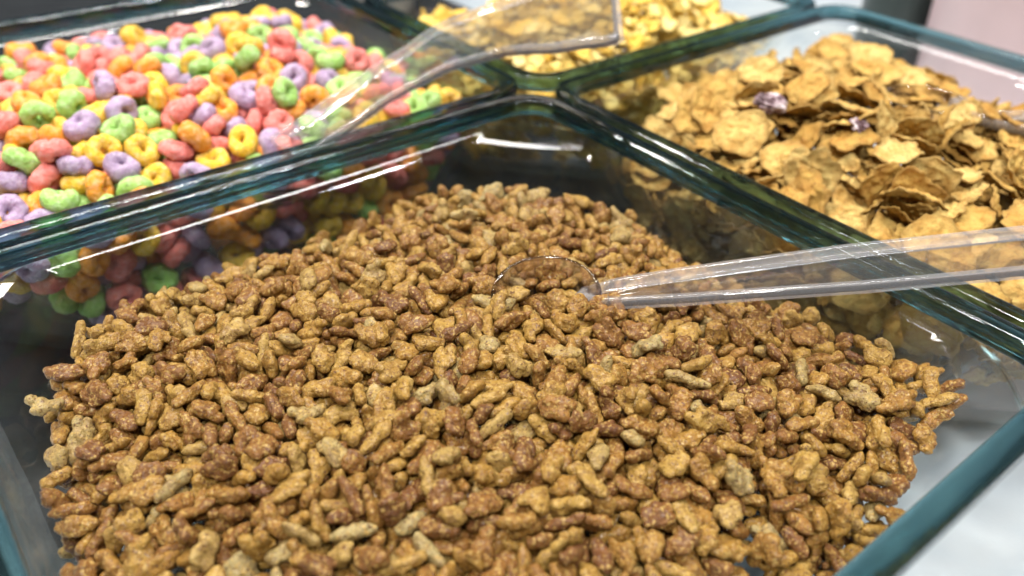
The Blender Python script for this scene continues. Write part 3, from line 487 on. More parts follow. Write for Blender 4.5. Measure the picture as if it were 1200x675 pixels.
-1414,-2035,-209,-87,36,15,5,-1117,-1649,-147,29,-31,-23,12,-1441,-682,-186,-82,-11,-39,21,-539,-1411,-181,-33,-43,-47,0,-241,-1029,-259,43,-9,47,5,-1268,-2555,-337,-6,-9,93,16,-2699,-1209,-469,-95,-11,30,12,-2382,-1212,-288,35,-54,-35,12,-1883,-1691,-151,15,5,-95,1,-1012,-721,-187,-55,8,-83,6,-1631,-1718,-156,-14,-18,6,17,-1475,-472,-236,68,-23,-14,19,-747,-338,-261,-40,43,-74,8,-2190,-1926,-246,-6,7,16,2,-1228,-1854,-161,5,15,97,6,-1995,-921,-200,18,23,42,7,-1778,-774,-199,-43,31,44,4,-1518,-2344,-246,-9,-18,31,16,-1358,-1242,-153,32,43,68,20,-1301,-2126,-228,16,3,98,5,
-1003,-1387,-175,37,9,-41,10,-2031,-1226,-185,33,75,23,4,-1342,-1427,-160,-46,-73,-16,17,-986,-325,-294,-50,-79,21,5,-632,-1463,-156,0,-26,-91,17,-587,-737,-191,-57,-66,-6,12,-123,-1576,-347,42,-81,35,17,-977,-2457,-276,1,-20,84,21,-2205,-1834,-251,-99,-14,-1,0,-2593,-1430,-357,-68,42,-59,14,-1231,-1231,-169,-16,3,57,3,-1354,-1138,-139,-33,-51,60,10,-840,-1116,-153,14,-73,-61,22,-1162,-2435,-307,78,48,-39,2,-1100,-722,-174,94,-2,-19,12,-1507,-468,-274,59,80,-4,18,-2468,-1675,-295,-79,-59,-15,8,-1754,-1084,-194,-84,-32,-41,8,-1123,-840,-150,-34,-19,90,3,-2066,-1679,-206,41,73,-49,14,
-798,-1673,-147,84,48,-4,15,-1049,-1710,-152,-6,21,-3,16,-196,-1753,-294,59,-75,-28,5,-270,-1603,-299,61,62,49,13,-1969,-1223,-180,94,-16,-10,1,-2060,-847,-188,5,9,92,22,-2170,-1764,-228,-6,-12,-89,18,-2247,-711,-264,84,38,19,19,-1978,-2087,-228,-46,88,8,5,-1856,-965,-200,-16,-12,-94,2,-1681,-483,-263,10,5,-97,7,-2141,-1040,-228,17,-11,98,8,-1813,-2002,-187,-68,-29,-52,16,-1231,-846,-171,48,3,-88,0,-114,-969,-314,-64,6,-75,16,-1531,-2142,-176,-2,24,92,6,-522,-1755,-199,93,27,-2,6,-694,-367,-258,-1,-35,-62,8,-2286,-678,-226,-13,96,24,10,-1040,-2234,-198,80,36,-9,19,
-890,-2412,-248,-27,-74,61,19,-876,-1356,-130,-27,-27,-1,3,-1715,-319,-298,-28,2,89,18,-1136,-947,-140,-35,-37,-37,13,-1460,-1010,-128,46,40,35,17,-2592,-835,-342,7,-17,74,14,-1391,-2398,-287,-27,93,17,5,-2266,-1129,-223,-46,86,-16,10,-1072,-1380,-152,-14,13,-67,19,-1505,-2161,-204,25,-91,34,3,-1512,-1035,-167,64,-47,5,9,-1137,-1078,-167,-62,48,51,12,-176,-1312,-350,-23,5,-95,5,-1136,-2602,-386,-7,-46,86,3,-2253,-1229,-235,-2,0,96,5,-448,-2313,-263,-78,-46,37,4,-2332,-498,-235,71,2,65,1,-1542,-1986,-199,82,-23,52,12,-830,-1418,-211,88,-6,-47,10,-574,-2008,-242,-9,4,-86,3,
-1711,-1267,-153,45,60,-30,7,-1850,-774,-209,23,-10,-80,21,-1116,-1710,-187,3,-79,-45,0,-654,-2521,-288,54,28,6,5,-381,-1555,-210,98,7,20,21,-2326,-1875,-232,-44,73,-43,20,-2109,-1982,-204,-23,34,-65,10,-493,-1196,-201,-11,45,-70,3,-2432,-748,-235,-41,91,8,17,-1358,-2013,-183,69,-65,-6,12,-1132,-1024,-155,6,69,-65,1,-854,-743,-142,22,42,88,9,-1463,-2240,-282,-92,-11,-36,20,-823,-2693,-336,28,90,-28,0,-1514,-1339,-154,2,35,-65,3,-324,-2402,-204,60,16,49,17,-161,-1985,-327,15,-13,51,5,-961,-554,-235,-68,-56,28,17,-1936,-980,-173,-43,-17,2,2,-1161,-1129,-152,-20,-7,89,16,
-1190,-1354,-133,49,-14,-3,11,-792,-2393,-260,4,-79,49,19,-2200,-845,-217,82,47,-31,20,-890,-504,-219,1,-1,-38,19,-780,-672,-173,-58,-58,24,13,-2395,-992,-307,34,-71,-56,14,-2359,-918,-243,31,90,24,7,-1400,-1879,-163,6,2,-96,2,-1310,-1068,-161,-72,-54,21,14,-1514,-1539,-143,-15,93,-20,0,-777,-757,-196,21,7,46,2,-1485,-545,-232,47,-77,3,8,-1007,-1572,-149,17,-4,92,18,-803,-1249,-159,8,-46,69,15,-1983,-1369,-175,-28,-17,73,13,-1113,-643,-188,-15,-15,-88,14,-935,-1428,-144,-20,24,-24,4,-2076,-1846,-285,12,30,-81,1,-347,-2484,-202,14,24,-89,13,-1997,-1621,-182,7,10,-90,12,
-2069,-773,-222,20,-22,-88,4,-1941,-1518,-191,-35,-9,66,0,-1259,-2060,-198,-23,67,70,0,-1165,-1920,-159,-19,40,78,13,-1019,-2719,-366,75,2,-18,19,-1635,-1652,-150,54,83,0,0,-1616,-1154,-134,35,20,88,5,-1159,-1703,-142,-21,81,-43,11,-875,-2490,-266,-25,-32,61,10,-737,-1096,-167,1,-99,12,20,-216,-2376,-210,-77,55,-27,6,-2052,-1091,-193,-53,-44,44,20,-1565,-1108,-146,24,59,76,20,-624,-1836,-184,-48,68,-50,2,-1697,-1495,-140,61,79,-2,13,-523,-1464,-173,36,53,26,20,-800,-2422,-227,-64,-27,-72,23,-268,-910,-274,-73,-18,-60,9,-2040,-2022,-244,-4,-3,69,14,-1973,-1992,-229,17,18,76,4,
-1751,-1780,-168,23,21,71,10,-1524,-818,-235,7,12,69,21,-376,-2390,-216,49,-61,-26,1,-1582,-1325,-155,-82,45,-22,1,-1682,-766,-187,43,8,-70,13,-709,-1365,-177,-28,10,-85,16,-2399,-1376,-265,70,-26,-50,11,-583,-1488,-189,-99,-5,-8,4,-1776,-1846,-163,-17,86,39,9,-1004,-1102,-139,27,61,44,0,-414,-1242,-189,-41,-69,56,19,-1586,-703,-173,25,86,33,15,-995,-2130,-160,-30,-8,-93,20,-2326,-1729,-272,84,-12,-25,11,-1407,-2347,-249,26,28,46,9,-1404,-567,-234,19,-51,84,10,-586,-1016,-196,86,-42,-15,10,-2630,-1001,-354,23,-14,-91,0,-1737,-1980,-191,36,23,49,8,-1337,-635,-191,64,-66,-37,11,
-2468,-686,-220,70,-54,-29,4,-1606,-1231,-121,-71,58,-34,2,-999,-435,-268,87,-28,38,5,-587,-2098,-220,-91,-36,-4,13,-918,-1863,-138,-84,15,-50,1,-486,-2163,-236,-10,-18,84,6,-2279,-1523,-272,-29,-62,60,13,-878,-791,-193,-66,32,-18,0,-2078,-377,-290,2,-37,35,5,-1781,-586,-239,71,-22,-38,15,-1256,-1300,-164,13,50,83,1,-1035,-2160,-218,58,50,61,8,-624,-1402,-188,7,-3,65,14,-390,-1456,-222,9,23,-82,13,-766,-517,-246,-16,-63,-73,5,-545,-928,-175,-4,-51,48,5,-521,-2485,-251,-63,-17,70,18,-1008,-569,-258,-2,-78,-21,13,-1908,-2178,-239,5,18,-91,1,-1470,-2337,-265,-14,0,66,4,
-1262,-786,-208,-41,-44,24,11,-501,-596,-225,-17,-29,77,18,-1473,-1453,-140,-33,71,-41,17,-1233,-2114,-197,-3,21,-93,8,-398,-2177,-246,84,46,-10,7,-1792,-1351,-179,6,17,70,2,-1810,-485,-242,-77,-48,39,13,-1650,-1223,-106,35,-13,-91,2,-1161,-483,-248,-35,9,-84,0,-1433,-1066,-141,-19,-7,95,20,-2619,-1023,-408,2,21,-35,19,-858,-2640,-372,1,32,-76,1,-1805,-2046,-231,73,66,-9,22,-751,-2237,-251,81,43,-31,16,-722,-1629,-166,16,5,-82,15,-1138,-1348,-168,-87,-47,-3,21,-794,-1524,-171,-99,3,-13,21,-1854,-326,-315,-64,-74,-9,1,-1351,-426,-280,58,-39,5,1,-2309,-1917,-194,-62,75,-22,22,
-2349,-1511,-296,-44,-73,-51,0,-1167,-2258,-267,60,-19,-38,15,-1843,-1208,-169,-36,86,-21,4,-982,-1218,-152,21,36,-82,23,-543,-2281,-239,18,62,70,17,-154,-1048,-334,-38,25,-82,7,-775,-312,-299,42,-89,1,9,-552,-2173,-251,-24,-35,2,0,-270,-2097,-255,43,-5,72,5,-649,-921,-158,69,12,38,9,-415,-2267,-231,46,59,46,15,-1895,-1546,-154,-83,-49,20,23,-714,-2357,-247,0,91,-39,1,-384,-2327,-218,53,39,-65,23,-1009,-795,-218,11,-95,-1,7,-1026,-2568,-321,17,-13,36,13,-1908,-625,-253,-15,-18,-97,13,-1054,-973,-164,-30,-90,-32,12,-1755,-1105,-152,18,-76,55,23,-389,-1068,-239,-90,-10,22,19,
-1635,-374,-293,6,-57,79,14,-740,-1038,-164,-60,-19,62,13,-968,-909,-140,-2,-38,-84,6,-698,-1007,-168,-23,78,38,16,-2503,-1363,-335,4,93,-35,21,-1266,-1409,-188,-14,30,67,18,-2009,-679,-242,89,28,5,18,-2410,-875,-289,44,-55,63,0,-2161,-1327,-224,-80,-57,-14,14,-566,-1917,-209,-61,57,44,7,-1484,-731,-209,2,-44,38,17,-1503,-1944,-182,35,46,72,23,-2239,-389,-256,-18,-18,63,20,-1823,-1476,-195,-97,-20,-13,10,-1888,-2103,-245,0,-6,-100,6,-510,-1277,-201,-23,-76,-39,21,-1225,-1703,-151,-83,-26,16,20,-773,-2341,-259,-19,84,-40,22,-1338,-1901,-138,-5,29,48,13,-1843,-561,-216,-54,-60,44,4,
-2335,-1202,-314,68,-73,0,21,-2031,-1900,-279,10,4,-10,18,-956,-2155,-198,-75,-8,2,1,-1184,-2026,-194,-44,-86,-26,0,-686,-2461,-315,-1,-2,59,14,-345,-1755,-267,-65,-46,-11,16,-1504,-1191,-170,-4,-96,6,7,-1003,-1731,-189,81,-55,9,1,-389,-766,-248,54,-3,-20,13,-1993,-431,-263,29,-11,-21,7,-182,-1461,-319,-89,-28,17,3,-1788,-291,-310,-13,38,-71,3,-2129,-1746,-270,48,85,3,3,-2127,-1437,-226,-25,-57,17,15,-1273,-2004,-194,14,-4,-98,3,-399,-1387,-252,2,5,-77,14,-2227,-1487,-247,15,68,-72,11,-1982,-1779,-218,25,-9,-39,6,-921,-1249,-152,-18,-95,17,1,-1618,-1363,-176,-9,32,-5,14,
-1041,-1770,-178,-47,84,-1,16,-1084,-1236,-177,23,-8,-78,9,-710,-1433,-185,18,50,-65,0,-687,-558,-213,12,27,72,13,-627,-1231,-176,-32,95,2,19,-2358,-550,-231,-48,13,74,22,-1153,-1469,-125,70,33,40,20,-2183,-1795,-295,-12,10,34,8,-2396,-1106,-276,67,-19,16,17,-1580,-1501,-197,-11,7,-92,13,-1036,-1063,-182,-40,-84,-8,10,-832,-1928,-154,24,32,-91,15,-2188,-524,-249,-97,-3,23,13,-2073,-1376,-224,-99,4,-16,2,-206,-1815,-312,90,16,-21,6,-1198,-609,-200,-18,25,42,2,-137,-1493,-385,-63,-56,-27,8,-2568,-1631,-297,-36,56,73,1,-1590,-1936,-162,-2,-78,44,23,-1965,-1871,-237,37,83,22,14,
-2062,-1052,-228,73,40,52,20,-2057,-1583,-213,-57,-36,46,19,-1623,-2223,-250,9,12,-26,7,-1650,-1549,-180,19,20,-93,3,-1566,-2317,-274,-70,-70,-13,11,-1899,-1699,-207,-88,-40,-16,7,-1582,-1807,-179,36,-16,-67,7,-1662,-1222,-171,46,72,31,6,-1279,-1655,-160,5,3,62,21,-1006,-1163,-171,-32,-26,-66,17,-2073,-2074,-205,85,51,-1,18,-1457,-1771,-158,8,39,-66,3,-1483,-857,-191,89,12,-22,2,-1063,-1115,-156,93,-19,-10,20,-663,-1717,-182,36,31,79,6,-1721,-592,-236,89,-42,-17,5,-622,-1646,-166,-77,-21,6,4,-472,-2505,-262,-11,-47,-58,7,-1376,-783,-186,17,27,-84,7,-646,-1310,-198,-29,-4,-3,10,
-2076,-1113,-227,-64,38,-12,20,-1671,-1131,-178,19,94,27,10,-573,-1249,-190,4,14,-92,3,-519,-965,-226,73,-53,11,15,-1803,-1119,-202,93,-36,-2,6,-1160,-1575,-148,8,94,22,6,-734,-658,-221,81,-52,-27,10,-430,-2438,-230,-27,12,94,3,-2068,-929,-187,-71,-63,-31,11,-1653,-686,-202,-59,-50,49,19,-2173,-2075,-156,-5,3,-29,10,-2419,-1387,-325,-55,83,-10,9,-1523,-1830,-207,5,1,-100,2,-2418,-1469,-278,-55,-12,50,12,-1446,-1823,-210,-97,26,-1,13,-777,-2268,-276,-9,16,-22,21,-1654,-872,-200,13,-6,-95,18,-2348,-1818,-260,4,18,0,12,-2243,-929,-242,23,8,61,18,-2107,-1221,-212,-25,-7,97,17,
-1079,-898,-176,-4,15,99,7,-1380,-282,-372,-70,-36,-31,10,-1182,-917,-191,-39,50,-36,17,-1069,-454,-254,59,-39,-30,11,-641,-1089,-180,-43,2,25,13,-2481,-1644,-335,-4,-8,94,17,-1435,-1213,-208,-63,-72,30,12,-2376,-1021,-259,-75,66,4,3,-2234,-1350,-252,84,-54,-4,10,-1438,-1450,-183,67,-22,70,0,-1145,-744,-208,9,-8,83,5,-1137,-2087,-215,0,-17,12,6,-924,-455,-278,42,7,-90,14,-641,-2261,-326,-68,-30,-57,18,-773,-1762,-182,67,-72,8,4,-440,-1329,-228,-18,-17,-66,12,-991,-255,-377,-55,-38,55,8,-2224,-1057,-215,90,1,36,1,-1298,-781,-174,-39,58,-62,11,-465,-2394,-208,-13,-4,95,22,
-718,-1865,-188,-62,-11,-51,19,-165,-1868,-320,95,22,-11,22,-238,-831,-277,-22,-33,83,19,-2147,-1668,-263,-34,37,-86,7,-2415,-1323,-286,-2,2,-93,21,-1623,-1613,-190,-93,-5,19,2,-899,-390,-299,-67,34,-49,21,-2259,-1893,-248,44,37,78,20,-2112,-1816,-269,-44,75,44,1,-1735,-1676,-170,-8,6,74,7,-705,-1810,-179,-23,85,-46,10,-1569,-1710,-169,31,-14,-85,9,-1388,-1751,-164,73,68,2,16,-901,-835,-176,-31,-27,-88,16,-590,-932,-214,-61,-29,-72,12,-1367,-1396,-176,15,24,-34,5,-1005,-495,-278,55,-66,48,14,-513,-2219,-277,38,-92,-5,14,-464,-886,-221,93,-33,-17,22,-635,-515,-236,-85,37,26,13,
-1758,-904,-175,-17,-34,78,12,-944,-697,-212,62,77,-8,12,-627,-803,-188,87,14,40,3,-2578,-1320,-349,-22,-39,30,0,-1383,-2246,-277,29,-50,81,0,-2266,-816,-264,-36,12,-34,10,-1337,-1946,-216,66,-43,9,1,-585,-2545,-292,68,-60,-13,12,-335,-1532,-236,4,18,-98,12,-1296,-1219,-183,-12,-88,-7,18,-2225,-1136,-254,-28,-18,7,8,-942,-804,-211,-24,-88,16,14,-326,-1860,-257,-88,36,31,13,-342,-1003,-274,27,22,4,11,-628,-2571,-313,6,-50,-60,12,-2160,-955,-243,-36,-25,-33,10,-1414,-1635,-190,-16,48,-78,18,-1076,-2221,-230,-22,19,-41,10,-338,-2212,-257,88,3,26,11,-2024,-1402,-202,-88,-40,9,23,
-2042,-1289,-212,36,-55,-60,1,-1741,-1551,-173,-12,-4,84,10,-1159,-2267,-206,98,-5,-14,8,-1174,-822,-191,-30,22,-88,2,-876,-2032,-207,35,-14,3,21,-1270,-658,-214,16,1,80,7,-891,-1300,-130,30,-93,-19,9,-407,-1185,-194,-13,-41,83,0,-224,-1099,-323,-32,33,85,15,-2206,-758,-283,98,7,1,10,-1231,-2144,-254,31,-46,-43,21,-890,-2501,-346,58,66,-44,6,-2225,-1746,-268,-95,-8,18,21,-1220,-1858,-210,92,28,12,7,-759,-2598,-346,24,16,27,16,-598,-1689,-210,-7,77,-41,21,-1808,-1666,-194,58,-39,71,10,-1300,-2184,-273,-31,-42,82,18,-2432,-965,-280,-64,-14,24,1,-1645,-2419,-252,87,19,4,5,
-1501,-2187,-237,0,86,-50,13,-1519,-1237,-203,43,-54,-12,17,-2646,-1458,-392,-31,25,3,10,-1023,-681,-209,65,-75,-10,13,-359,-2000,-259,5,-100,0,0,-223,-1254,-338,0,-18,-1,11,-2674,-1385,-439,-29,39,16,12,-699,-2319,-271,-86,-39,-18,0,-651,-649,-223,2,98,-17,3,-2417,-815,-249,18,16,-79,17,-2132,-574,-251,-38,78,37,20,-1604,-2347,-252,-1,-16,95,23,-1752,-1947,-225,9,-98,-12,0,-1487,-2373,-310,21,38,82,4,-1345,-2307,-299,22,24,95,2,-1193,-2483,-322,-88,48,-3,9,-847,-1961,-207,15,-15,2,21,-1232,-2235,-265,-74,53,9,19,-1018,-2692,-411,-78,-32,18,13,-822,-2467,-350,-17,33,-59,17,
-387,-1862,-246,34,-49,-70,11,-258,-2183,-301,-22,-27,-93,7,-2645,-1166,-406,-12,-84,43,19,-2054,-804,-262,-9,-16,-66,7,-1490,-1735,-175,-23,51,-57,15,-1456,-1365,-165,-57,-74,7,20,-1276,-1777,-150,8,100,4,4,-1728,-1323,-168,-94,-9,17,1,-1687,-1017,-173,-31,-8,43,16,-1398,-1207,-177,-69,69,6,6,-1253,-2467,-298,10,-15,-67,6,-921,-1741,-175,-11,-24,91,22,-560,-2301,-282,85,-6,-20,10,-1967,-1152,-204,27,17,46,11,-1917,-751,-204,79,-48,-29,0,-1804,-1397,-196,-19,-33,-75,0,-1583,-2445,-246,-84,-53,-10,13,-1687,-1511,-197,-43,66,59,22,-484,-1489,-201,64,63,17,22,-257,-1386,-316,-59,27,52,8,
-1982,-509,-265,-85,19,-47,12,-909,-627,-241,-26,-20,-87,13,-509,-1137,-229,-7,55,84,12,-438,-834,-241,-64,-58,-23,8,-805,-2464,-262,12,13,69,0,-2588,-1086,-455,32,73,-5,2,-1360,-2369,-318,-95,-20,17,6,-2059,-1258,-258,48,-3,85,15,-945,-1188,-187,-6,5,18,14,-2157,-388,-322,50,65,57,10,-1026,-1312,-205,53,84,4,7,-1608,-1967,-227,90,-42,1,0,-1061,-1629,-201,8,34,68,21,-2022,-1438,-234,94,22,-25,0,-1093,-1018,-198,-6,-31,89,8,-474,-1965,-234,-81,-30,11,5,-2308,-1162,-277,80,55,-15,21,-568,-1728,-190,-76,-17,32,1,-486,-1333,-205,-32,55,67,11,-490,-2295,-312,-67,18,-50,20,
-421,-1623,-208,-24,-92,14,11,-371,-1292,-230,-23,5,95,4,-285,-2295,-271,12,13,-49,16,-2186,-597,-224,-44,-12,-10,18,-1043,-1481,-151,11,40,-68,20,-938,-1096,-150,-4,-36,67,10,-2407,-634,-202,-30,37,88,17,-2524,-1258,-337,22,17,24,16,-2471,-648,-287,37,-28,-64,11,-1551,-2258,-300,-91,6,-18,13,-314,-1538,-286,83,6,-17,22,-1639,-1806,-222,42,90,-15,22,-1297,-1629,-225,-66,34,-64,4,-1375,-1562,-195,-2,-30,13,6,-883,-933,-236,69,59,-18,14,-328,-1386,-266,32,27,61,15,-985,-2081,-210,12,-42,89,10,-803,-777,-224,49,-79,37,19,-610,-1896,-264,8,11,98,19,-1470,-1981,-226,-29,27,-53,10,
-1237,-1804,-184,93,-20,7,20,-1107,-1394,-200,0,-12,-98,5,-897,-2107,-244,-12,-4,-22,9,-280,-1758,-297,-20,18,-81,16,-2017,-1554,-191,-95,-18,20,9,-1706,-1387,-181,3,-34,-62,5,-1671,-1940,-248,27,68,15,15,-541,-1342,-220,-60,-70,-38,20,-406,-1680,-241,98,0,16,20,-2419,-1109,-336,34,6,39,23,-2074,-1769,-230,-95,15,26,11,-1261,-293,-393,45,29,-75,21,-944,-1328,-180,-19,-95,-1,13,-888,-2721,-356,30,87,-16,12,-2311,-1083,-253,71,28,44,15,-2349,-776,-270,-69,-36,-3,19,-2013,-1094,-216,-11,29,-65,11,-1845,-1940,-171,31,-44,-79,7,-1265,-448,-271,-11,-26,-83,13,-809,-1741,-147,99,-4,15,20,
-842,-956,-165,-61,63,-36,9,-629,-1577,-172,30,80,50,12,-1274,-1343,-163,-30,-56,-17,23,-152,-1689,-371,-82,-13,-29,10,-1420,-335,-341,-78,61,6,21,-817,-250,-322,-94,17,-24,17,-122,-1109,-376,-56,-16,72,1,-2485,-1454,-332,5,-23,-72,5,-2076,-1765,-286,14,10,32,13,-2561,-1190,-354,48,-13,14,23,-1705,-1290,-230,-99,-6,15,7,-905,-2585,-353,-45,85,7,7,-505,-2094,-292,-19,1,95,10,-296,-785,-323,-16,-11,30,14,-1899,-1454,-229,-21,-2,-82,22,-764,-2118,-230,28,24,-93,1,-2300,-935,-248,-60,76,-3,11,-1873,-1967,-275,-15,8,-15,19,-1620,-1242,-205,39,-52,-65,19,-1499,-2214,-274,11,-48,-76,11,
-1193,-2408,-268,92,12,6,1,-622,-2144,-270,26,-46,83,2,-543,-2068,-262,24,91,-17,5,-2473,-855,-323,-4,-26,-93,8,-2179,-1283,-259,26,65,69,19,-2011,-1497,-236,86,2,-17,12,-1956,-1432,-211,49,85,19,8,-1731,-2214,-246,62,13,-18,23,-1815,-1188,-199,6,-25,-15,8,-359,-1605,-246,22,46,53,13,-2459,-723,-270,-20,96,17,12,-1665,-1751,-193,6,-2,-39,1,-1362,-607,-225,50,37,5,8,-825,-2160,-232,54,14,7,1,-617,-2436,-285,-48,-60,-27,11,-2046,-524,-268,90,-36,-22,2,-2028,-319,-332,34,92,8,17,-984,-2593,-372,-18,2,79,1,-686,-1221,-188,45,-79,-40,16,-1658,-598,-262,-70,-41,59,15,
-1221,-1458,-140,90,-12,-6,1,-770,-2209,-216,91,-12,20,4,-266,-1998,-284,21,-83,51,9,-1843,-427,-293,11,69,50,23,-976,-893,-179,-52,82,10,6,-217,-1162,-326,45,-88,13,10,-1561,-1271,-222,-56,26,30,21,-2132,-1879,-290,17,-15,-43,20,-1140,-2346,-291,25,-15,-80,10,-596,-2096,-279,-75,44,-17,17,-1735,-1198,-196,-6,17,-62,3,-1121,-1135,-224,96,-25,-8,17,-273,-2391,-225,-2,-44,-75,5,-256,-848,-317,-12,40,69,9,-2556,-956,-324,-25,92,25,15,-2203,-1076,-263,-37,-46,81,1,-1250,-1720,-190,-12,-95,28,14,-1228,-1621,-185,-26,-20,88,14,-853,-2227,-245,17,-11,-38,3,-530,-2388,-285,38,16,-69,9,
-2172,-2001,-230,29,92,26,9,-1396,-2091,-195,55,20,24,13,-1331,-1574,-150,-9,-24,88,3,-1283,-985,-205,36,62,-66,21,-1025,-1886,-179,-52,12,-46,22,-477,-1760,-228,47,-83,-26,12,-2621,-944,-321,16,81,-53,19,-1141,-570,-228,-19,1,-9,16,-963,-1638,-162,89,30,1,11,-487,-2036,-245,-74,51,-23,3,-398,-1157,-231,41,88,17,12,-226,-976,-294,2,6,-56,0,-217,-1696,-356,91,17,37,12,-1631,-1790,-260,-12,17,-59,23,-1670,-1690,-250,-8,-14,58,22,-934,-2177,-281,7,15,-48,3,-872,-2036,-265,-89,-30,11,9,-1909,-1931,-246,-6,5,-12,4,-1824,-2134,-263,-71,-63,11,13,-392,-1719,-269,2,-37,-93,10,
-2441,-1591,-329,-4,7,-26,3,-2312,-472,-271,-90,34,-8,19,-1435,-1531,-168,-3,23,96,10,-1016,-2095,-267,24,89,39,10,-689,-2522,-361,-38,-8,78,8,-2016,-1622,-229,-70,-64,10,20,-1862,-2034,-252,-45,5,47,3,-1460,-1324,-195,3,17,-52,15,-1426,-905,-163,91,-11,-37,10,-440,-1069,-251,-11,21,-79,4,-2019,-1816,-247,-26,67,17,6,-1403,-1911,-210,-80,29,-37,11,-1066,-1924,-200,-19,11,-35,7,-691,-1172,-211,-7,17,-84,5,-1347,-2204,-251,15,41,-30,20,-711,-2603,-322,91,-11,-39,16,-2246,-653,-281,30,75,-43,11,-1718,-903,-193,-23,1,97,2,-1807,-629,-252,10,-93,18,16,-1509,-621,-234,-5,-43,-1,6,
-926,-1680,-162,93,0,20,8,-436,-2014,-242,-57,-61,-26,1,-477,-1399,-222,33,23,72,13,-2294,-639,-300,55,59,-6,6,-1895,-1432,-187,7,44,44,16,-1251,-569,-243,-43,5,-20,16,-2665,-1198,-433,-15,-41,-80,12,-1098,-362,-341,20,-36,-91,21,-727,-1711,-182,29,-27,88,17,-1493,-946,-165,34,84,40,11,-576,-699,-224,-97,-1,11,10,-1151,-985,-182,16,-60,17,20,-686,-2053,-222,58,75,24,23,-2379,-1647,-322,-39,85,-30,9,-2165,-1599,-287,5,-2,-96,7,-2159,-1107,-294,-14,-8,54,10,-2095,-1208,-288,-67,-73,5,19,-1666,-2245,-302,-25,-45,76,20,-2330,-1700,-315,56,-83,-3,0,-1707,-1892,-259,29,5,-27,16,
-1411,-1745,-229,-34,87,-34,7,-538,-2523,-300,-8,6,83,6,-1775,-1201,-232,48,-86,17,14,-1675,-1184,-218,54,83,-4,22,-1448,-2342,-312,-33,-58,58,11,-862,-1938,-258,88,42,15,18,-2521,-768,-309,-75,-29,26,22,-1963,-597,-285,-31,-94,9,11,-1794,-783,-257,-86,-49,9,10,-1003,-1604,-222,-9,-35,-31,10,-964,-1258,-187,-55,27,-24,16,-2611,-906,-344,-5,66,71,22,-2327,-694,-326,67,-62,-40,15,-2204,-427,-296,9,46,29,5,-2128,-727,-262,-10,26,53,21,-1540,-1641,-193,74,-66,-9,21,-1132,-657,-237,-22,-10,-97,19,-639,-1517,-223,11,21,-51,8,-604,-1138,-200,97,-14,-9,22,-2438,-933,-319,-54,-83,2,0,
-2242,-469,-287,-58,-38,69,9,-2103,-1160,-218,-32,-50,41,17,-1332,-1825,-167,-18,-22,89,11,-1381,-1073,-191,-92,-35,-7,18,-1241,-1371,-169,64,30,-3,11,-645,-1014,-200,63,26,69,12,-516,-1872,-239,-25,-22,47,0,-533,-1582,-226,-72,-61,30,17,-803,-1615,-195,-92,-30,25,9,-1513,-667,-218,-64,-55,-52,16,-1075,-1725,-188,-46,36,-73,6,-1124,-1515,-141,13,-32,-90,19,-909,-1959,-177,-6,-17,72,12,-912,-535,-256,42,87,14,22,-661,-741,-225,58,-18,-77,8,-183,-1593,-398,21,-29,33,7,-2324,-630,-269,-41,-23,25,0,-713,-765,-233,-64,63,-18,21,-1217,-951,-180,-81,38,0,12,-876,-719,-179,9,10,-49,18,
-2144,-817,-212,-33,11,73,3,-1470,-1110,-163,10,15,-97,1,-2025,-510,-237,54,45,29,20,-793,-2349,-345,83,26,-42,1,-1366,-1674,-228,-7,75,65,21,-1182,-1923,-242,-43,61,-54,14,-967,-2022,-251,7,-37,-92,14,-2297,-1640,-292,-1,18,30,5,-1771,-2260,-260,-8,-24,96,18,-1417,-1702,-196,65,-13,22,17,-573,-2470,-301,-42,22,65,8,-351,-2300,-299,67,-21,-30,13,-1991,-1218,-261,47,26,31,21,-1474,-2445,-289,-91,41,1,8,-1277,-2276,-277,2,-19,-80,19,-1173,-1780,-207,-18,28,-8,0,-974,-2150,-241,20,-98,-7,0,-351,-1936,-268,10,50,-75,18,-2132,-1603,-214,90,-5,-3,7,-2064,-1185,-231,-58,-25,39,16,
-1889,-1307,-187,6,6,-16,14,-1848,-708,-256,-55,5,84,7,-1663,-1348,-204,-73,64,23,12,-1369,-1176,-211,14,6,99,2,-2384,-672,-284,24,-81,-7,16,-2124,-1518,-235,37,-12,1,22,-1428,-1136,-199,-52,51,39,13,-953,-1918,-213,-18,-98,-7,20,-805,-1879,-178,-33,93,-13,9,-715,-915,-203,-61,-44,-66,0,-2514,-1072,-340,-33,80,-19,12,-1902,-1984,-225,-84,18,-32,3,-1188,-1421,-159,8,-11,92,21,-1092,-1449,-165,100,4,-8,3,-763,-1404,-196,-66,2,-6,13,-690,-580,-261,-95,-10,16,5,-537,-1545,-187,35,-17,-91,4,-576,-604,-268,26,12,-93,4,-2630,-1356,-438,-15,21,28,5,-1572,-1043,-181,-41,-11,70,17,
-1381,-838,-165,-9,44,-89,22,-1193,-1077,-183,-19,9,60,1,-821,-399,-280,70,40,22,1,-845,-685,-203,-97,14,-16,4,-1901,-336,-316,-19,-20,62,20,-136,-1770,-366,-25,50,-28,21,-316,-925,-291,34,35,-39,1,-2200,-1516,-297,98,-4,-18,6,-2240,-1354,-301,-14,-4,5,15,-1904,-2155,-292,7,-2,-5,7,-1943,-2020,-280,21,-96,-21,18,-1737,-1093,-253,82,51,5,7,-1508,-1725,-250,7,-16,-13,2,-1401,-2188,-288,99,-13,1,21,-1252,-2060,-272,-3,-100,-1,0,-692,-2287,-466,69,-30,54,6,-2366,-1058,-312,66,58,23,18,-959,-2580,-416,22,-6,-46,1,-844,-2380,-314,23,-57,63,4,-1893,-1310,-235,-7,8,-6,14,
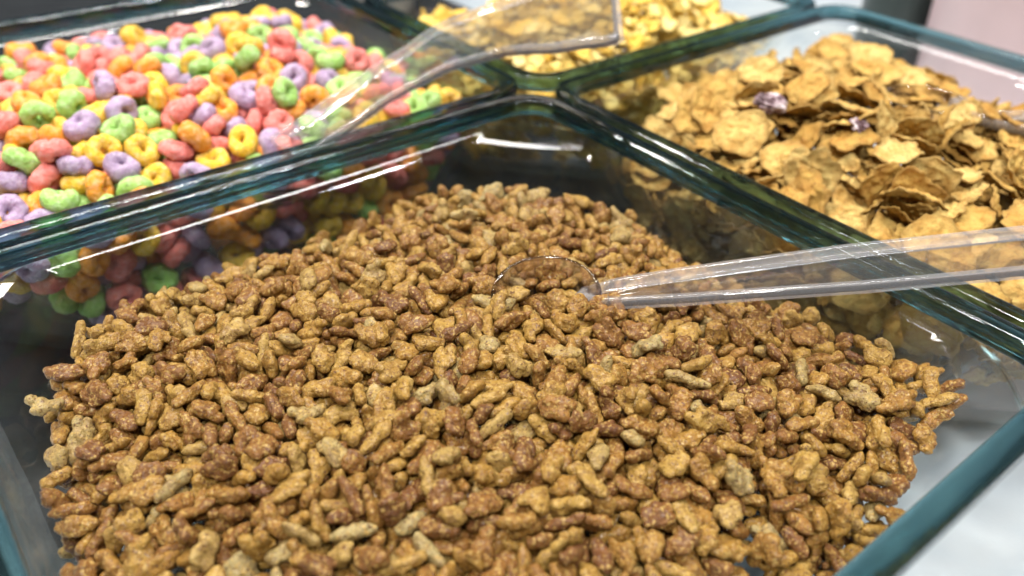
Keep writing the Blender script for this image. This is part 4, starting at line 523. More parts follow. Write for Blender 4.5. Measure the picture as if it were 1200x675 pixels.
-1176,-2084,-264,-11,31,-44,13,-1009,-2607,-436,71,29,63,17,-1003,-1988,-217,-3,40,91,4,-618,-2383,-345,61,66,19,15,-540,-1729,-245,-22,1,-21,7,-2211,-1565,-264,27,-40,-87,16,-2008,-1713,-240,-38,54,-70,7,-1916,-1617,-213,-9,5,-96,14,-1764,-2192,-269,-84,43,29,22,-1308,-1142,-205,-68,19,-45,9,-1142,-1226,-193,-23,-70,47,11,-886,-1385,-204,0,-87,-32,21,-353,-2169,-315,21,93,-30,5,-2671,-1215,-378,23,70,63,1,-1870,-1239,-237,-25,-90,1,9,-1988,-1077,-253,9,8,70,13,-1660,-728,-237,-49,-70,44,14,-1148,-1948,-199,11,-69,-69,23,-949,-1120,-212,45,12,-34,14,-638,-2221,-267,-42,-7,87,6,
-635,-1780,-222,20,-3,-44,5,-2287,-719,-299,20,-31,93,21,-1703,-1709,-226,-37,-32,71,23,-1672,-2351,-261,6,22,-42,0,-1635,-1673,-190,99,10,-4,6,-1361,-1865,-195,-38,-88,-28,21,-1378,-1328,-176,68,50,6,8,-1223,-1161,-207,-14,-34,92,11,-1194,-351,-377,-84,-18,-45,8,-1097,-821,-194,4,37,-89,7,-690,-858,-207,99,-7,-12,5,-570,-2309,-333,80,-55,-15,0,-528,-1186,-224,40,42,-9,19,-1676,-325,-366,-7,45,12,15,-1047,-1565,-176,-19,43,-16,3,-704,-1945,-224,5,-33,89,3,-345,-1147,-259,4,-2,-16,9,-1713,-974,-163,27,-36,-80,1,-1620,-524,-260,61,-39,-58,20,-139,-1260,-385,-10,-6,19,3,
-1618,-2313,-273,-8,-3,-92,23,-1062,-1293,-156,-3,-98,-17,20,-981,-1502,-139,39,83,39,22,-199,-1868,-358,32,-17,57,6,-260,-1258,-294,13,27,76,0,-180,-1120,-373,12,88,-31,11,-2471,-2335,-315,-58,4,34,6,-2679,-1574,-720,41,17,-74,11,-2676,-1490,-668,-19,81,-19,7,-2680,-1363,-726,-73,-29,-61,9,-2544,-1018,-470,49,-12,72,2,-2459,-1824,-334,11,-15,-98,14,-2470,-1742,-338,23,8,46,20,-2561,-1642,-347,37,90,-4,18,-2229,-2468,-377,82,-54,-12,6,-2327,-1884,-319,-89,17,-18,11,-2392,-1751,-314,-98,14,-11,7,-2326,-1454,-306,6,2,-3,10,-2342,-1376,-312,-10,-5,-99,5,-2318,-1071,-317,61,49,44,11,
-2187,-1240,-298,-88,45,5,5,-2197,-788,-319,-4,-34,-92,6,-2063,-2193,-310,20,-15,77,2,-2052,-2063,-294,-74,57,-23,9,-2078,-1642,-283,-73,-67,3,9,-2096,-1335,-283,60,80,1,14,-2069,-1057,-283,7,11,96,21,-1864,-2484,-340,-95,28,7,22,-1907,-1885,-275,8,98,5,12,-1931,-1491,-270,-41,90,6,12,-1935,-1086,-281,-35,87,-31,23,-1775,-2480,-335,31,-90,-31,1,-1794,-742,-302,7,23,93,9,-1615,-2671,-721,-58,35,24,22,-1554,-2605,-431,-80,31,-50,23,-1636,-2018,-269,5,-99,-7,14,-1668,-1512,-245,0,5,-37,16,-1599,-599,-312,-93,34,-11,8,-1679,-317,-570,26,66,-53,13,-1539,-2673,-710,-17,-43,86,13,
-1507,-2447,-329,-74,-65,14,2,-1540,-2344,-312,68,-73,10,1,-1522,-2156,-287,7,9,23,16,-1524,-1585,-235,-99,-12,-1,21,-1484,-1499,-237,17,-39,-81,11,-1499,-1370,-241,-84,31,-30,19,-1562,-1190,-249,72,-69,6,9,-1507,-503,-327,-38,-10,-3,10,-1479,-2675,-754,27,55,-70,2,-1388,-2439,-329,15,-22,-20,6,-1359,-1983,-267,-86,1,-14,20,-1396,-1594,-243,-85,50,12,12,-1315,-1437,-233,91,42,5,7,-1348,-802,-286,-14,7,39,16,-1298,-2673,-697,4,-57,81,15,-1254,-2449,-328,-16,-13,48,23,-1230,-2348,-301,5,4,-80,7,-1230,-2195,-289,8,67,73,20,-1237,-1895,-257,1,8,-74,16,-1245,-1597,-238,26,8,-54,9,
-1241,-1409,-245,24,-1,76,6,-1253,-452,-327,95,-6,5,21,-1198,-2659,-587,-24,-13,32,9,-1077,-2314,-302,-43,89,13,12,-1129,-2158,-283,-9,-98,-8,3,-1073,-2013,-260,13,-3,-98,10,-1051,-1766,-237,-91,-21,-29,7,-990,-2290,-278,-94,-9,0,7,-942,-1762,-256,-20,-3,59,19,-924,-1634,-251,-24,-28,68,22,-908,-1318,-253,-13,25,92,9,-930,-1045,-261,-93,-34,15,5,-963,-941,-263,-4,5,-89,10,-827,-2436,-486,-18,-23,47,6,-891,-738,-281,-87,2,1,1,-816,-2558,-385,-74,9,-66,7,-704,-2211,-280,-1,-14,91,22,-645,-2113,-284,-95,-3,3,23,-661,-1940,-273,42,3,8,11,-646,-1366,-274,-4,-21,-61,6,
-539,-1881,-285,57,-75,-18,23,-585,-1456,-268,-42,-86,4,8,-421,-1789,-278,40,-84,-30,10,-409,-1485,-280,31,50,69,9,-369,-1299,-281,-19,17,-97,5,-388,-1093,-286,0,0,23,0,-403,-2465,-259,-15,13,84,12,-344,-2372,-266,86,3,40,0,-2513,-2503,-209,72,-54,40,1,-2540,-2231,-321,-32,-92,3,13,-2608,-1944,-417,89,27,1,14,-2677,-1599,-656,-60,-17,78,9,-2713,-1501,-593,67,-12,-72,12,-2482,-862,-365,7,97,-25,2,-2527,-701,-324,-29,84,-39,17,-2395,-2489,-283,19,70,66,19,-2502,-1752,-300,36,-13,-15,16,-2634,-1432,-471,12,-34,-88,16,-2407,-551,-316,34,3,-9,6,-2307,-473,-319,-94,-31,16,15,
-2402,-1882,-317,69,24,-60,16,-2287,-1810,-311,-5,2,-56,15,-2295,-1280,-309,-3,69,-72,19,-2319,-846,-303,81,29,-16,9,-2239,-530,-354,19,50,84,6,-2226,-1451,-296,4,-99,8,8,-2268,-1234,-284,67,-12,5,17,-2238,-882,-302,-21,-8,72,7,-2078,-2251,-305,31,78,51,0,-2037,-1308,-259,98,20,-8,19,-2004,-1010,-277,96,29,-5,4,-2116,-988,-281,69,-55,-43,4,-2068,-587,-324,41,35,-34,21,-1873,-2584,-398,17,11,-54,10,-1858,-2403,-316,73,45,41,3,-1945,-2324,-310,-17,16,75,9,-1944,-2217,-272,-22,12,-97,6,-1984,-2143,-294,-69,-64,35,6,-1923,-1815,-256,17,-56,-40,2,-1969,-1613,-270,-4,-20,43,12,
-1899,-1552,-257,20,-93,22,13,-1816,-952,-234,-36,9,90,3,-1851,-494,-306,33,90,26,7,-1677,-2671,-556,-48,-33,-81,5,-1818,-2534,-317,-61,-52,-22,8,-1741,-2063,-262,-51,-82,9,18,-1735,-1645,-235,-91,-8,-37,7,-1706,-1433,-230,79,-25,-42,5,-1767,-1347,-236,58,-19,-62,19,-1815,-1175,-263,15,-31,-88,20,-1817,-1120,-246,7,-40,-79,2,-1596,-2673,-664,-44,-83,-13,17,-1630,-2609,-437,79,8,-1,11,-1671,-2419,-326,-11,-97,-11,19,-1704,-1834,-258,5,-94,33,11,-1660,-550,-311,35,-1,37,22,-1468,-2679,-669,32,42,85,2,-1500,-2513,-329,8,33,-94,13,-1447,-1838,-257,-99,-2,-14,3,-1537,-1809,-249,3,-22,-19,5,
-1551,-1002,-245,10,-28,93,7,-1382,-2672,-739,59,4,7,4,-1388,-2084,-273,-82,-56,-11,7,-1298,-1916,-241,-65,63,-32,10,-1349,-1297,-231,3,-2,55,19,-1397,-1254,-239,1,-10,42,8,-1363,-904,-232,-12,-97,-22,8,-1384,-424,-341,-8,-11,98,18,-1305,-2400,-315,-1,-3,57,17,-1319,-2083,-264,0,36,-60,11,-1244,-1789,-247,64,31,46,11,-1249,-1686,-239,12,-23,94,5,-1197,-1472,-208,-21,18,7,15,-1249,-748,-248,76,61,23,7,-1029,-2352,-281,-87,-37,-24,18,-1133,-1892,-213,83,-56,-4,9,-999,-1828,-219,-85,-32,4,14,-1109,-1557,-201,78,27,-7,18,-1125,-1191,-218,-58,68,-1,14,-1165,-678,-262,62,-50,-17,20,
-952,-1937,-263,56,-12,-30,19,-972,-1718,-237,61,55,30,8,-1002,-1127,-254,-11,27,-50,15,-993,-747,-263,-4,-30,84,21,-953,-555,-295,-77,-36,23,3,-924,-2513,-405,25,55,-29,7,-787,-2161,-278,22,-1,-59,20,-789,-1932,-230,3,-11,70,21,-797,-1026,-263,48,-87,13,3,-768,-2522,-400,55,68,-49,12,-694,-2082,-260,-18,5,31,7,-616,-1998,-270,91,-12,-29,15,-679,-1403,-254,19,80,-52,20,-347,-1477,-280,-13,9,-93,3,-412,-2364,-302,-57,-75,32,5,-241,-1174,-461,-30,52,46,17,-323,-861,-384,18,43,82,12,-2477,-2464,-225,65,-16,74,1,-2567,-2374,-244,88,31,-25,10,-2548,-2300,-295,4,-94,23,4,
-2627,-2024,-373,76,-54,35,5,-2667,-1828,-452,50,-6,-29,6,-2707,-1362,-583,30,62,-4,0,-2566,-930,-401,-10,-94,22,8,-2528,-817,-361,-17,80,-35,12,-2323,-2360,-364,-32,-81,-24,1,-2558,-1815,-343,-18,-19,9,8,-2474,-1018,-340,4,-38,-12,15,-2412,-695,-363,10,-18,-97,21,-2274,-2283,-412,96,11,21,18,-2406,-1975,-325,-60,-16,7,13,-2375,-1931,-294,94,11,-31,22,-2375,-1834,-288,49,-84,-1,2,-2313,-909,-284,2,73,68,19,-2328,-811,-382,33,93,-18,14,-2125,-2406,-400,6,-31,90,18,-2245,-1695,-268,98,16,2,17,-2255,-1611,-276,52,-76,9,21,-2076,-427,-347,-70,-68,14,18,-2045,-1591,-262,3,30,18,20,
-2061,-1444,-259,-6,19,-2,18,-1999,-1359,-274,74,63,-14,5,-2076,-992,-254,26,-74,-1,4,-2063,-664,-323,65,71,-23,2,-1931,-2633,-407,-26,-31,-28,15,-1979,-2471,-368,-98,9,13,7,-1941,-2248,-304,97,17,-2,20,-1982,-2250,-244,-76,55,-15,3,-1907,-2080,-288,-28,8,-9,19,-1973,-1771,-265,-83,-37,-1,3,-1971,-1588,-232,-56,72,-37,19,-1946,-1150,-259,50,-3,-9,8,-1901,-776,-301,-89,-44,2,9,-1930,-486,-291,-95,3,-22,8,-1796,-456,-306,25,36,76,11,-1704,-2635,-501,30,-90,21,5,-1828,-1922,-254,39,79,8,13,-1765,-1757,-218,49,12,4,20,-1770,-1710,-235,64,-9,-8,10,-1753,-894,-246,-29,24,-92,21,
-1729,-590,-296,-57,55,-60,21,-1672,-2506,-324,-27,69,-58,16,-1683,-2285,-261,17,-21,96,9,-1722,-2171,-289,-62,-68,-41,1,-1661,-1602,-227,45,-82,-8,10,-1613,-1429,-241,-5,5,-5,18,-1661,-1022,-259,98,3,19,4,-1607,-912,-276,-1,17,18,8,-1586,-760,-259,-7,-19,25,12,-1439,-2674,-630,68,69,-20,0,-1489,-2644,-430,-25,24,32,6,-1530,-2108,-254,-32,-11,-1,7,-1472,-1226,-236,-34,-5,63,12,-1503,-783,-278,41,-8,-19,3,-1560,-708,-301,-60,-80,5,15,-1494,-429,-324,17,92,17,4,-1409,-2318,-299,86,-46,0,13,-1323,-2263,-279,2,-51,-74,20,-1449,-2122,-245,-51,-78,14,21,-1415,-1325,-227,-54,75,-15,11,
-1440,-723,-249,93,29,12,17,-1400,-543,-275,-98,-11,13,22,-1307,-2694,-622,-79,26,12,15,-1303,-2371,-269,-76,-65,2,13,-1235,-2006,-245,-30,-3,-40,7,-1293,-1772,-228,3,-10,-90,5,-1167,-1653,-231,-49,-78,40,11,-1200,-1129,-235,13,-23,86,4,-1193,-2707,-516,-81,-30,-13,6,-1014,-2175,-278,29,2,-45,4,-989,-1483,-216,-50,-86,0,12,-1046,-867,-238,89,43,-2,14,-1109,-772,-253,27,-23,-58,21,-1103,-458,-306,93,-5,32,2,-931,-2412,-305,-98,-18,-12,9,-1100,-1698,-254,8,25,96,23,-938,-1437,-222,-42,49,47,21,-988,-1390,-240,6,-42,85,1,-973,-974,-207,93,0,-6,10,-882,-2594,-411,24,-28,-91,5,
-848,-2475,-403,-31,-75,-48,3,-826,-1334,-258,11,0,-62,4,-732,-1379,-261,-42,80,-42,12,-615,-2481,-355,81,28,15,15,-563,-2192,-387,-77,57,28,14,-481,-1887,-267,-57,65,-43,14,-576,-1642,-248,47,66,57,15,-457,-1544,-268,86,34,29,15,-460,-1141,-272,-15,26,78,8,-568,-998,-258,4,83,17,5,-470,-2428,-314,2,-33,-93,2,-242,-1958,-341,82,46,2,22,-234,-1651,-398,80,44,40,4,-334,-1661,-290,22,-4,88,2,-260,-1499,-347,65,61,38,12,-300,-1122,-325,55,50,-63,12,-366,-2433,-246,-7,40,84,20,-409,-2216,-330,-37,-9,90,15,-334,-795,-283,68,66,-11,18,-2469,-2388,-190,-63,-70,27,7,
-2600,-2243,-286,-2,-97,22,3,-2674,-1898,-418,-6,-87,43,17,-2665,-1643,-469,11,-90,-39,4,-2699,-1604,-570,11,55,-83,2,-2682,-1564,-573,49,-6,-20,21,-2409,-2538,-210,-2,-25,78,21,-2378,-2363,-302,12,98,13,21,-2556,-1900,-369,-44,-28,-17,10,-2462,-1795,-284,-87,-26,-17,11,-2626,-1534,-413,-66,65,17,7,-2559,-1510,-345,2,22,-67,15,-2535,-1143,-344,11,73,-66,19,-2452,-1085,-339,23,-51,-78,20,-2457,-676,-336,84,44,-23,6,-2207,-2469,-309,5,-99,-12,18,-2387,-1136,-319,-57,-21,-3,11,-2139,-2467,-372,-11,-1,11,6,-2194,-2177,-315,-6,-92,38,19,-2195,-2067,-268,77,61,7,18,-2130,-1234,-259,-6,-12,-47,15,
-2177,-998,-292,29,-48,54,16,-2114,-749,-310,-6,-24,88,22,-1993,-2564,-384,-45,10,-59,12,-1985,-2393,-331,7,-2,51,2,-2101,-2079,-269,-51,17,76,13,-2023,-1534,-263,-30,15,-93,12,-2038,-928,-289,-2,5,53,2,-2036,-718,-281,-27,-84,34,4,-1923,-287,-364,-35,-40,41,5,-1919,-2703,-390,16,45,19,11,-1911,-2281,-291,1,-87,-22,17,-1932,-1695,-265,-9,-28,84,10,-1841,-1451,-237,54,-3,69,6,-1887,-1378,-221,-8,0,9,11,-1958,-1244,-229,-32,-91,-23,15,-1938,-710,-255,-15,-48,86,18,-1760,-2725,-434,78,-26,31,13,-1700,-2472,-318,33,-73,-51,13,-1725,-2365,-306,2,34,80,5,-1817,-2035,-274,-30,-32,64,6,
-1764,-1843,-223,-66,48,-24,11,-1696,-1786,-238,58,-60,55,1,-1817,-1305,-218,-31,50,-52,17,-1749,-1002,-236,-4,-99,-11,0,-1846,-870,-246,29,5,-15,21,-1701,-667,-299,-16,48,-58,20,-1635,-2707,-534,-17,-60,-42,1,-1629,-2537,-326,-31,55,-66,18,-1596,-2309,-308,42,-13,-58,11,-1677,-2175,-268,-43,-68,32,1,-1640,-2107,-262,20,94,-18,14,-1544,-1445,-227,-34,-92,13,6,-1621,-1118,-221,96,18,14,1,-1711,-780,-239,60,-76,17,14,-1596,-624,-269,30,-23,27,5,-1488,-2680,-591,-26,-21,-3,10,-1533,-1751,-209,-87,-44,-6,4,-1581,-860,-252,-55,-16,-72,5,-1556,-795,-287,51,86,3,17,-1387,-2688,-668,47,61,-60,4,
-1425,-2493,-319,-27,-75,1,2,-1412,-1944,-244,-27,-1,-24,11,-1325,-1578,-219,15,-39,-82,18,-1368,-1462,-206,91,-25,18,11,-1333,-1032,-207,21,19,-44,3,-1344,-2688,-542,64,-49,-24,0,-1193,-1575,-219,-68,-54,31,11,-1254,-1539,-180,90,24,-12,21,-1193,-1304,-194,31,-8,-30,8,-1172,-1074,-237,-32,-14,-66,1,-1318,-770,-229,-62,76,21,18,-1261,-505,-310,-18,68,71,21,-1092,-2290,-258,-49,-86,-4,8,-1056,-2203,-278,56,59,58,17,-1092,-2093,-256,77,-27,38,17,-1127,-591,-267,-16,13,66,15,-988,-1554,-250,-46,32,-17,17,-985,-379,-401,50,-24,28,2,-829,-2282,-291,-84,43,-20,19,-841,-1296,-225,52,81,-16,12,
-875,-1257,-192,6,14,-15,3,-858,-1117,-210,22,-27,84,16,-818,-882,-250,35,-44,75,22,-644,-2049,-230,1,54,31,2,-699,-1465,-250,18,72,-65,11,-716,-1336,-226,-33,1,-72,12,-584,-1847,-264,42,-29,56,16,-501,-1802,-279,66,38,35,11,-495,-1680,-252,-65,29,4,6,-445,-1223,-242,-9,-5,35,0,-589,-1087,-235,-75,-63,1,8,-581,-834,-308,40,58,-60,18,-362,-1831,-288,-9,-1,8,22,-435,-1635,-267,12,21,-76,10,-479,-600,-271,5,-23,71,10,-142,-1552,-437,41,-57,17,21,-2609,-2483,-157,38,-58,-18,15,-2514,-2426,-233,-9,5,47,17,-2585,-2163,-279,28,17,-17,0,-2687,-2028,-337,-33,26,64,8,
-2439,-2391,-257,70,-66,-5,14,-2445,-1920,-334,-62,-71,8,11,-2557,-1078,-392,46,26,46,8,-2414,-715,-314,-9,-96,-4,13,-2418,-601,-277,35,27,28,5,-2223,-2488,-269,-2,-9,-19,22,-2269,-1979,-233,0,30,95,15,-2171,-2576,-310,-88,42,-8,5,-2176,-1973,-270,-33,-59,71,19,-2183,-1174,-255,-95,-15,4,1,-2162,-888,-235,1,22,2,16,-2018,-2304,-296,23,36,-40,21,-2131,-2190,-269,-18,-35,86,8,-2039,-2140,-250,70,-48,-16,11,-1978,-1303,-253,64,46,38,23,-2106,-1128,-260,22,-1,97,18,-2039,-925,-237,-75,-64,3,14,-2033,-620,-285,-77,-63,3,9,-1823,-2670,-459,74,-53,21,23,-1965,-2526,-335,7,21,97,17,
-1835,-2309,-286,45,69,43,14,-1862,-1742,-251,-77,-47,25,11,-1847,-1612,-200,2,-93,-28,15,-1947,-565,-254,44,-84,16,4,-1905,-424,-305,75,47,43,1,-1746,-2676,-436,-44,18,18,21,-1818,-2430,-281,17,17,30,0,-1759,-2317,-291,-84,-5,-2,6,-1781,-1273,-199,36,18,27,23,-1792,-1061,-240,75,-65,0,23,-1738,-685,-262,3,21,-95,10,-1722,-462,-304,-13,-33,78,11,-1569,-2473,-333,-56,72,-21,17,-1613,-2375,-300,41,5,-85,13,-1618,-1492,-226,43,29,-28,1,-1610,-1067,-211,83,41,-20,0,-1674,-445,-308,-50,-76,30,9,-1591,-2693,-613,-64,-51,-21,2,-1531,-2475,-299,8,56,-76,23,-1553,-1912,-235,20,-6,-86,0,
-1571,-1677,-228,86,-15,-48,13,-1502,-1466,-202,0,-6,23,5,-1533,-1352,-197,7,28,-69,4,-1462,-1088,-213,92,-15,34,16,-1502,-712,-261,-33,70,58,2,-1498,-592,-269,2,-15,87,11,-1525,-542,-289,-11,-45,79,23,-1391,-2694,-565,-27,68,3,22,-1396,-2169,-247,-94,-23,0,19,-1322,-1788,-194,-48,-68,32,19,-1360,-1504,-164,-40,9,-30,1,-1310,-1319,-184,56,-15,-61,15,-1421,-765,-226,29,3,48,14,-1269,-2716,-486,67,17,-2,9,-1250,-2598,-394,-56,-7,-15,19,-1191,-1385,-222,79,-47,15,0,-1301,-498,-271,-18,-19,-66,12,-1151,-2666,-506,-48,-46,-56,18,-1163,-2628,-465,-57,19,1,15,-1156,-2183,-249,25,-6,-30,2,
-1116,-1770,-209,71,-58,-14,2,-1098,-1486,-210,-74,44,-47,1,-1025,-1222,-220,15,-23,93,10,-1078,-1106,-204,70,-66,1,13,-1092,-961,-211,-99,-12,7,5,-1162,-492,-306,55,80,-12,4,-902,-2453,-325,-55,82,-15,5,-953,-1850,-208,-32,-33,17,19,-903,-1723,-213,0,13,84,13,-881,-1488,-214,-8,-8,68,21,-925,-1298,-215,-14,-62,77,11,-936,-707,-249,-88,15,-20,19,-812,-1815,-205,5,-98,1,10,-810,-1666,-234,32,-25,-67,20,-739,-1515,-251,-38,62,-21,17,-773,-1301,-220,7,-4,98,16,-735,-1254,-204,-65,-63,38,14,-758,-1063,-224,-2,-23,-3,16,-797,-689,-241,52,-75,-24,1,-791,-556,-271,30,92,-20,19,
-692,-2426,-360,-90,31,14,14,-725,-1620,-228,27,20,79,8,-674,-874,-247,-96,-21,-9,11,-553,-2393,-353,-38,-74,49,16,-533,-2119,-381,-22,13,-39,16,-570,-1841,-211,-80,-57,-9,3,-486,-1598,-233,-62,64,-28,16,-549,-1492,-232,22,97,-12,12,-554,-1240,-235,29,-16,-53,9,-446,-2284,-329,-9,-14,-67,22,-458,-1484,-237,77,59,21,3,-254,-1306,-343,-45,-78,16,19,-133,-1852,-374,12,24,-64,13,-251,-988,-350,-22,-21,94,14,-2543,-2372,-202,10,-94,12,15,-2544,-2049,-343,70,-37,26,19,-2731,-1867,-384,6,-64,-50,9,-2664,-1786,-395,16,9,-21,10,-2660,-1683,-442,-3,-96,24,11,-2717,-1559,-510,80,-45,-40,5,
-2386,-2425,-292,-23,-25,-24,1,-2418,-2269,-320,-82,-49,-20,9,-2503,-1959,-337,-19,-95,20,12,-2435,-1864,-282,24,-49,-62,6,-2645,-1737,-355,94,3,-13,14,-2524,-1702,-319,-24,63,-16,17,-2245,-2582,-302,94,-17,-12,15,-2293,-2366,-266,-13,-11,56,2,-2377,-1998,-283,17,30,-49,4,-2301,-1868,-276,4,-98,14,1,-2378,-845,-355,-16,-54,47,3,-2046,-2673,-348,-65,-47,57,17,-2189,-2227,-283,25,9,69,5,-2273,-1056,-280,-63,50,-53,4,-2141,-644,-324,-11,-6,69,0,-2149,-499,-299,-91,-36,-19,8,-1975,-2664,-364,-97,13,-11,21,-2068,-2467,-358,57,-40,-25,11,-2095,-2373,-270,81,-45,-29,14,-2107,-2148,-267,-20,-40,87,17,
-2146,-2112,-226,-10,7,72,14,-2013,-1353,-228,0,21,-68,1,-2096,-878,-258,7,43,33,13,-2106,-635,-282,-26,-93,18,13,-1857,-2696,-422,-11,25,59,11,-1922,-2480,-335,-63,50,-18,12,-2005,-2361,-294,0,88,-44,20,-1890,-2252,-240,13,-38,86,18,-1817,-1611,-168,22,-97,-10,6,-1878,-1534,-218,-90,-25,6,13,-1884,-1155,-217,13,29,-76,14,-1854,-1031,-228,95,-1,17,10,-1945,-790,-255,17,11,-78,9,-1817,-549,-297,-56,-60,-15,4,-1971,-403,-300,-69,-66,-15,14,-1760,-2462,-270,22,-88,-41,15,-1783,-2356,-262,-33,-27,65,19,-1750,-372,-342,-41,60,54,11,-1624,-2655,-490,17,-1,83,10,-1581,-2438,-292,-11,-22,-13,22,
-1663,-2067,-231,-11,95,-19,21,-1628,-1430,-191,86,-46,-8,0,-1647,-1023,-207,-5,38,92,12,-1695,-970,-215,13,-13,96,11,-1623,-469,-285,-6,9,85,19,-1504,-2664,-549,-44,74,-45,9,-1556,-2525,-301,16,-38,39,22,-1490,-660,-264,-22,85,41,12,-1373,-2531,-337,-22,-27,93,15,-1342,-1208,-185,-41,76,-36,11,-1400,-665,-223,2,58,45,5,-1380,-458,-299,74,-24,-4,19,-1288,-2698,-543,46,23,84,22,-1189,-2298,-274,72,27,-63,13,-1253,-1336,-212,-54,55,39,16,-1254,-1022,-226,90,34,-21,17,-1282,-928,-201,15,-72,48,13,-1213,-806,-219,0,-32,-91,6,-1078,-2645,-422,24,-27,-90,9,-1154,-1519,-176,9,-6,-97,4,
-1070,-697,-237,-32,43,-31,0,-1153,-419,-314,-25,19,95,18,-1100,-270,-454,-22,-21,56,8,-919,-2256,-266,-88,39,25,21,-920,-1789,-219,-35,-75,-56,17,-886,-1652,-201,25,2,-25,8,-923,-1564,-186,-35,-94,-3,0,-854,-1325,-173,15,-7,-7,0,-983,-881,-224,9,-66,-67,6,-889,-786,-254,-61,-75,-23,20,-970,-635,-278,90,26,25,12,-747,-2334,-326,57,-51,-38,10,-831,-1733,-197,0,-96,9,8,-776,-1546,-217,-48,10,-20,16,-782,-1354,-202,68,19,20,13,-845,-1186,-198,-4,-16,-79,15,-857,-577,-282,-12,-6,-60,10,-679,-1617,-192,-20,-36,64,22,-621,-1246,-236,53,-1,-45,8,-603,-2363,-290,27,92,10,10,
-530,-2171,-308,35,-84,-41,15,-545,-1432,-232,25,-79,52,4,-642,-466,-282,-45,27,-76,18,-434,-2240,-296,85,-37,4,20,-247,-1578,-378,-19,63,-65,9,-355,-976,-309,-35,34,-86,18,-420,-902,-333,66,71,-11,10,-182,-2068,-316,-85,-46,-7,16,-143,-1913,-354,0,59,39,2,-149,-1733,-439,32,-7,-92,7,-136,-1352,-440,34,-62,-54,7,-333,-883,-320,-9,11,-78,5,-2548,-2260,-197,-58,-65,37,21,-2532,-2186,-267,21,-89,-39,18,-2676,-2112,-303,-78,24,-35,19,-2657,-1992,-312,5,55,82,14,-2738,-1738,-464,38,-70,-9,23,-2668,-1602,-480,8,9,16,20,-2729,-1484,-470,-71,-43,50,21,-2684,-1353,-491,-46,73,49,5,
-2324,-2519,-228,-30,-6,-85,18,-2350,-2355,-248,-15,-95,28,13,-2453,-2277,-294,7,90,14,5,-2381,-2161,-336,11,43,13,0,-2526,-1869,-302,9,16,89,13,-2279,-2634,-258,75,-64,-7,18,-2199,-2402,-251,8,-45,48,12,-2348,-2157,-292,23,49,43,7,-2341,-2007,-255,47,-9,65,2,-2326,-1941,-257,98,14,12,20,-2364,-766,-315,-77,-43,-16,1,-2277,-550,-243,-2,6,-48,21,-2178,-2360,-271,-2,31,-95,18,-2209,-2149,-265,32,85,38,20,-2260,-2053,-228,21,21,21,21,-2200,-1438,-254,-92,-4,16,20,-2218,-1009,-249,-3,27,95,12,-2176,-665,-289,18,82,38,1,-1936,-2574,-376,-39,-27,82,16,-2031,-2420,-286,-72,-66,-17,20,
-2051,-2232,-226,42,2,-84,7,-2034,-384,-334,11,71,1,13,-1817,-2637,-401,56,-27,61,4,-1973,-2494,-301,-41,10,-50,18,-1890,-2330,-275,-53,-80,5,16,-1965,-2159,-245,-55,75,-36,21,-1948,-1028,-205,31,-5,-7,14,-1898,-960,-237,7,3,-88,16,-1924,-852,-240,-44,-74,19,13,-1869,-570,-255,-51,27,-50,18,-1817,-317,-450,33,17,-82,12,-1728,-2655,-398,2,47,83,13,-1741,-2570,-306,29,-13,19,14,-1743,-2368,-239,16,15,55,5,-1650,-2688,-435,-63,-78,7,10,-1613,-2490,-278,-23,-24,84,20,-1612,-1892,-221,-21,23,88,0,-1603,-948,-216,-56,-62,23,12,-1582,-644,-219,-66,-73,13,8,-1487,-2704,-456,4,-37,23,16,
-1534,-1105,-217,-93,25,-28,11,-1468,-953,-209,43,-15,-22,2,-1393,-1378,-215,26,-35,-85,11,-1354,-935,-190,-47,-75,13,21,-1430,-463,-274,14,64,68,9,-1231,-1043,-186,-68,-48,27,15,-1134,-2715,-438,43,1,-22,7,-1201,-2694,-353,30,52,-73,11,-1108,-2133,-240,-21,-60,74,1,-1087,-1841,-190,49,67,29,15,-1063,-584,-259,56,45,48,9,-1145,-287,-424,-91,36,7,5,-937,-1486,-182,9,4,-99,9,-874,-1196,-157,56,-75,-24,6,-878,-1019,-202,6,-73,-66,15,-1010,-637,-251,-23,-8,95,0,-1055,-260,-399,67,-70,21,22,-779,-1478,-205,-10,-22,42,15,-780,-1146,-189,84,8,-11,1,-799,-1051,-203,48,83,8,15,
-803,-948,-197,83,55,2,5,-899,-253,-349,46,87,16,3,-694,-1096,-222,61,-28,-63,12,-580,-2227,-305,-96,24,8,8,-512,-840,-248,73,-63,-7,0,-403,-2354,-253,34,-86,-10,4,-422,-2133,-298,-50,-77,27,5,-242,-1652,-331,33,84,-34,11,-249,-1453,-302,-24,11,-75,16,-339,-1052,-307,26,16,-39,4,-419,-878,-294,-36,-80,47,9,-400,-693,-267,-38,-46,67,20,-310,-2253,-289,-1,-86,-50,22,-186,-913,-318,-48,19,-35,18,-2540,-2467,-180,-11,-38,-43,5,-2686,-2335,-182,11,-13,-25,21,-2639,-2303,-238,18,-92,13,7,-2545,-2120,-300,44,9,57,20,-2691,-1940,-379,-1,-94,-22,17,-2727,-1633,-387,-23,-92,21,12,
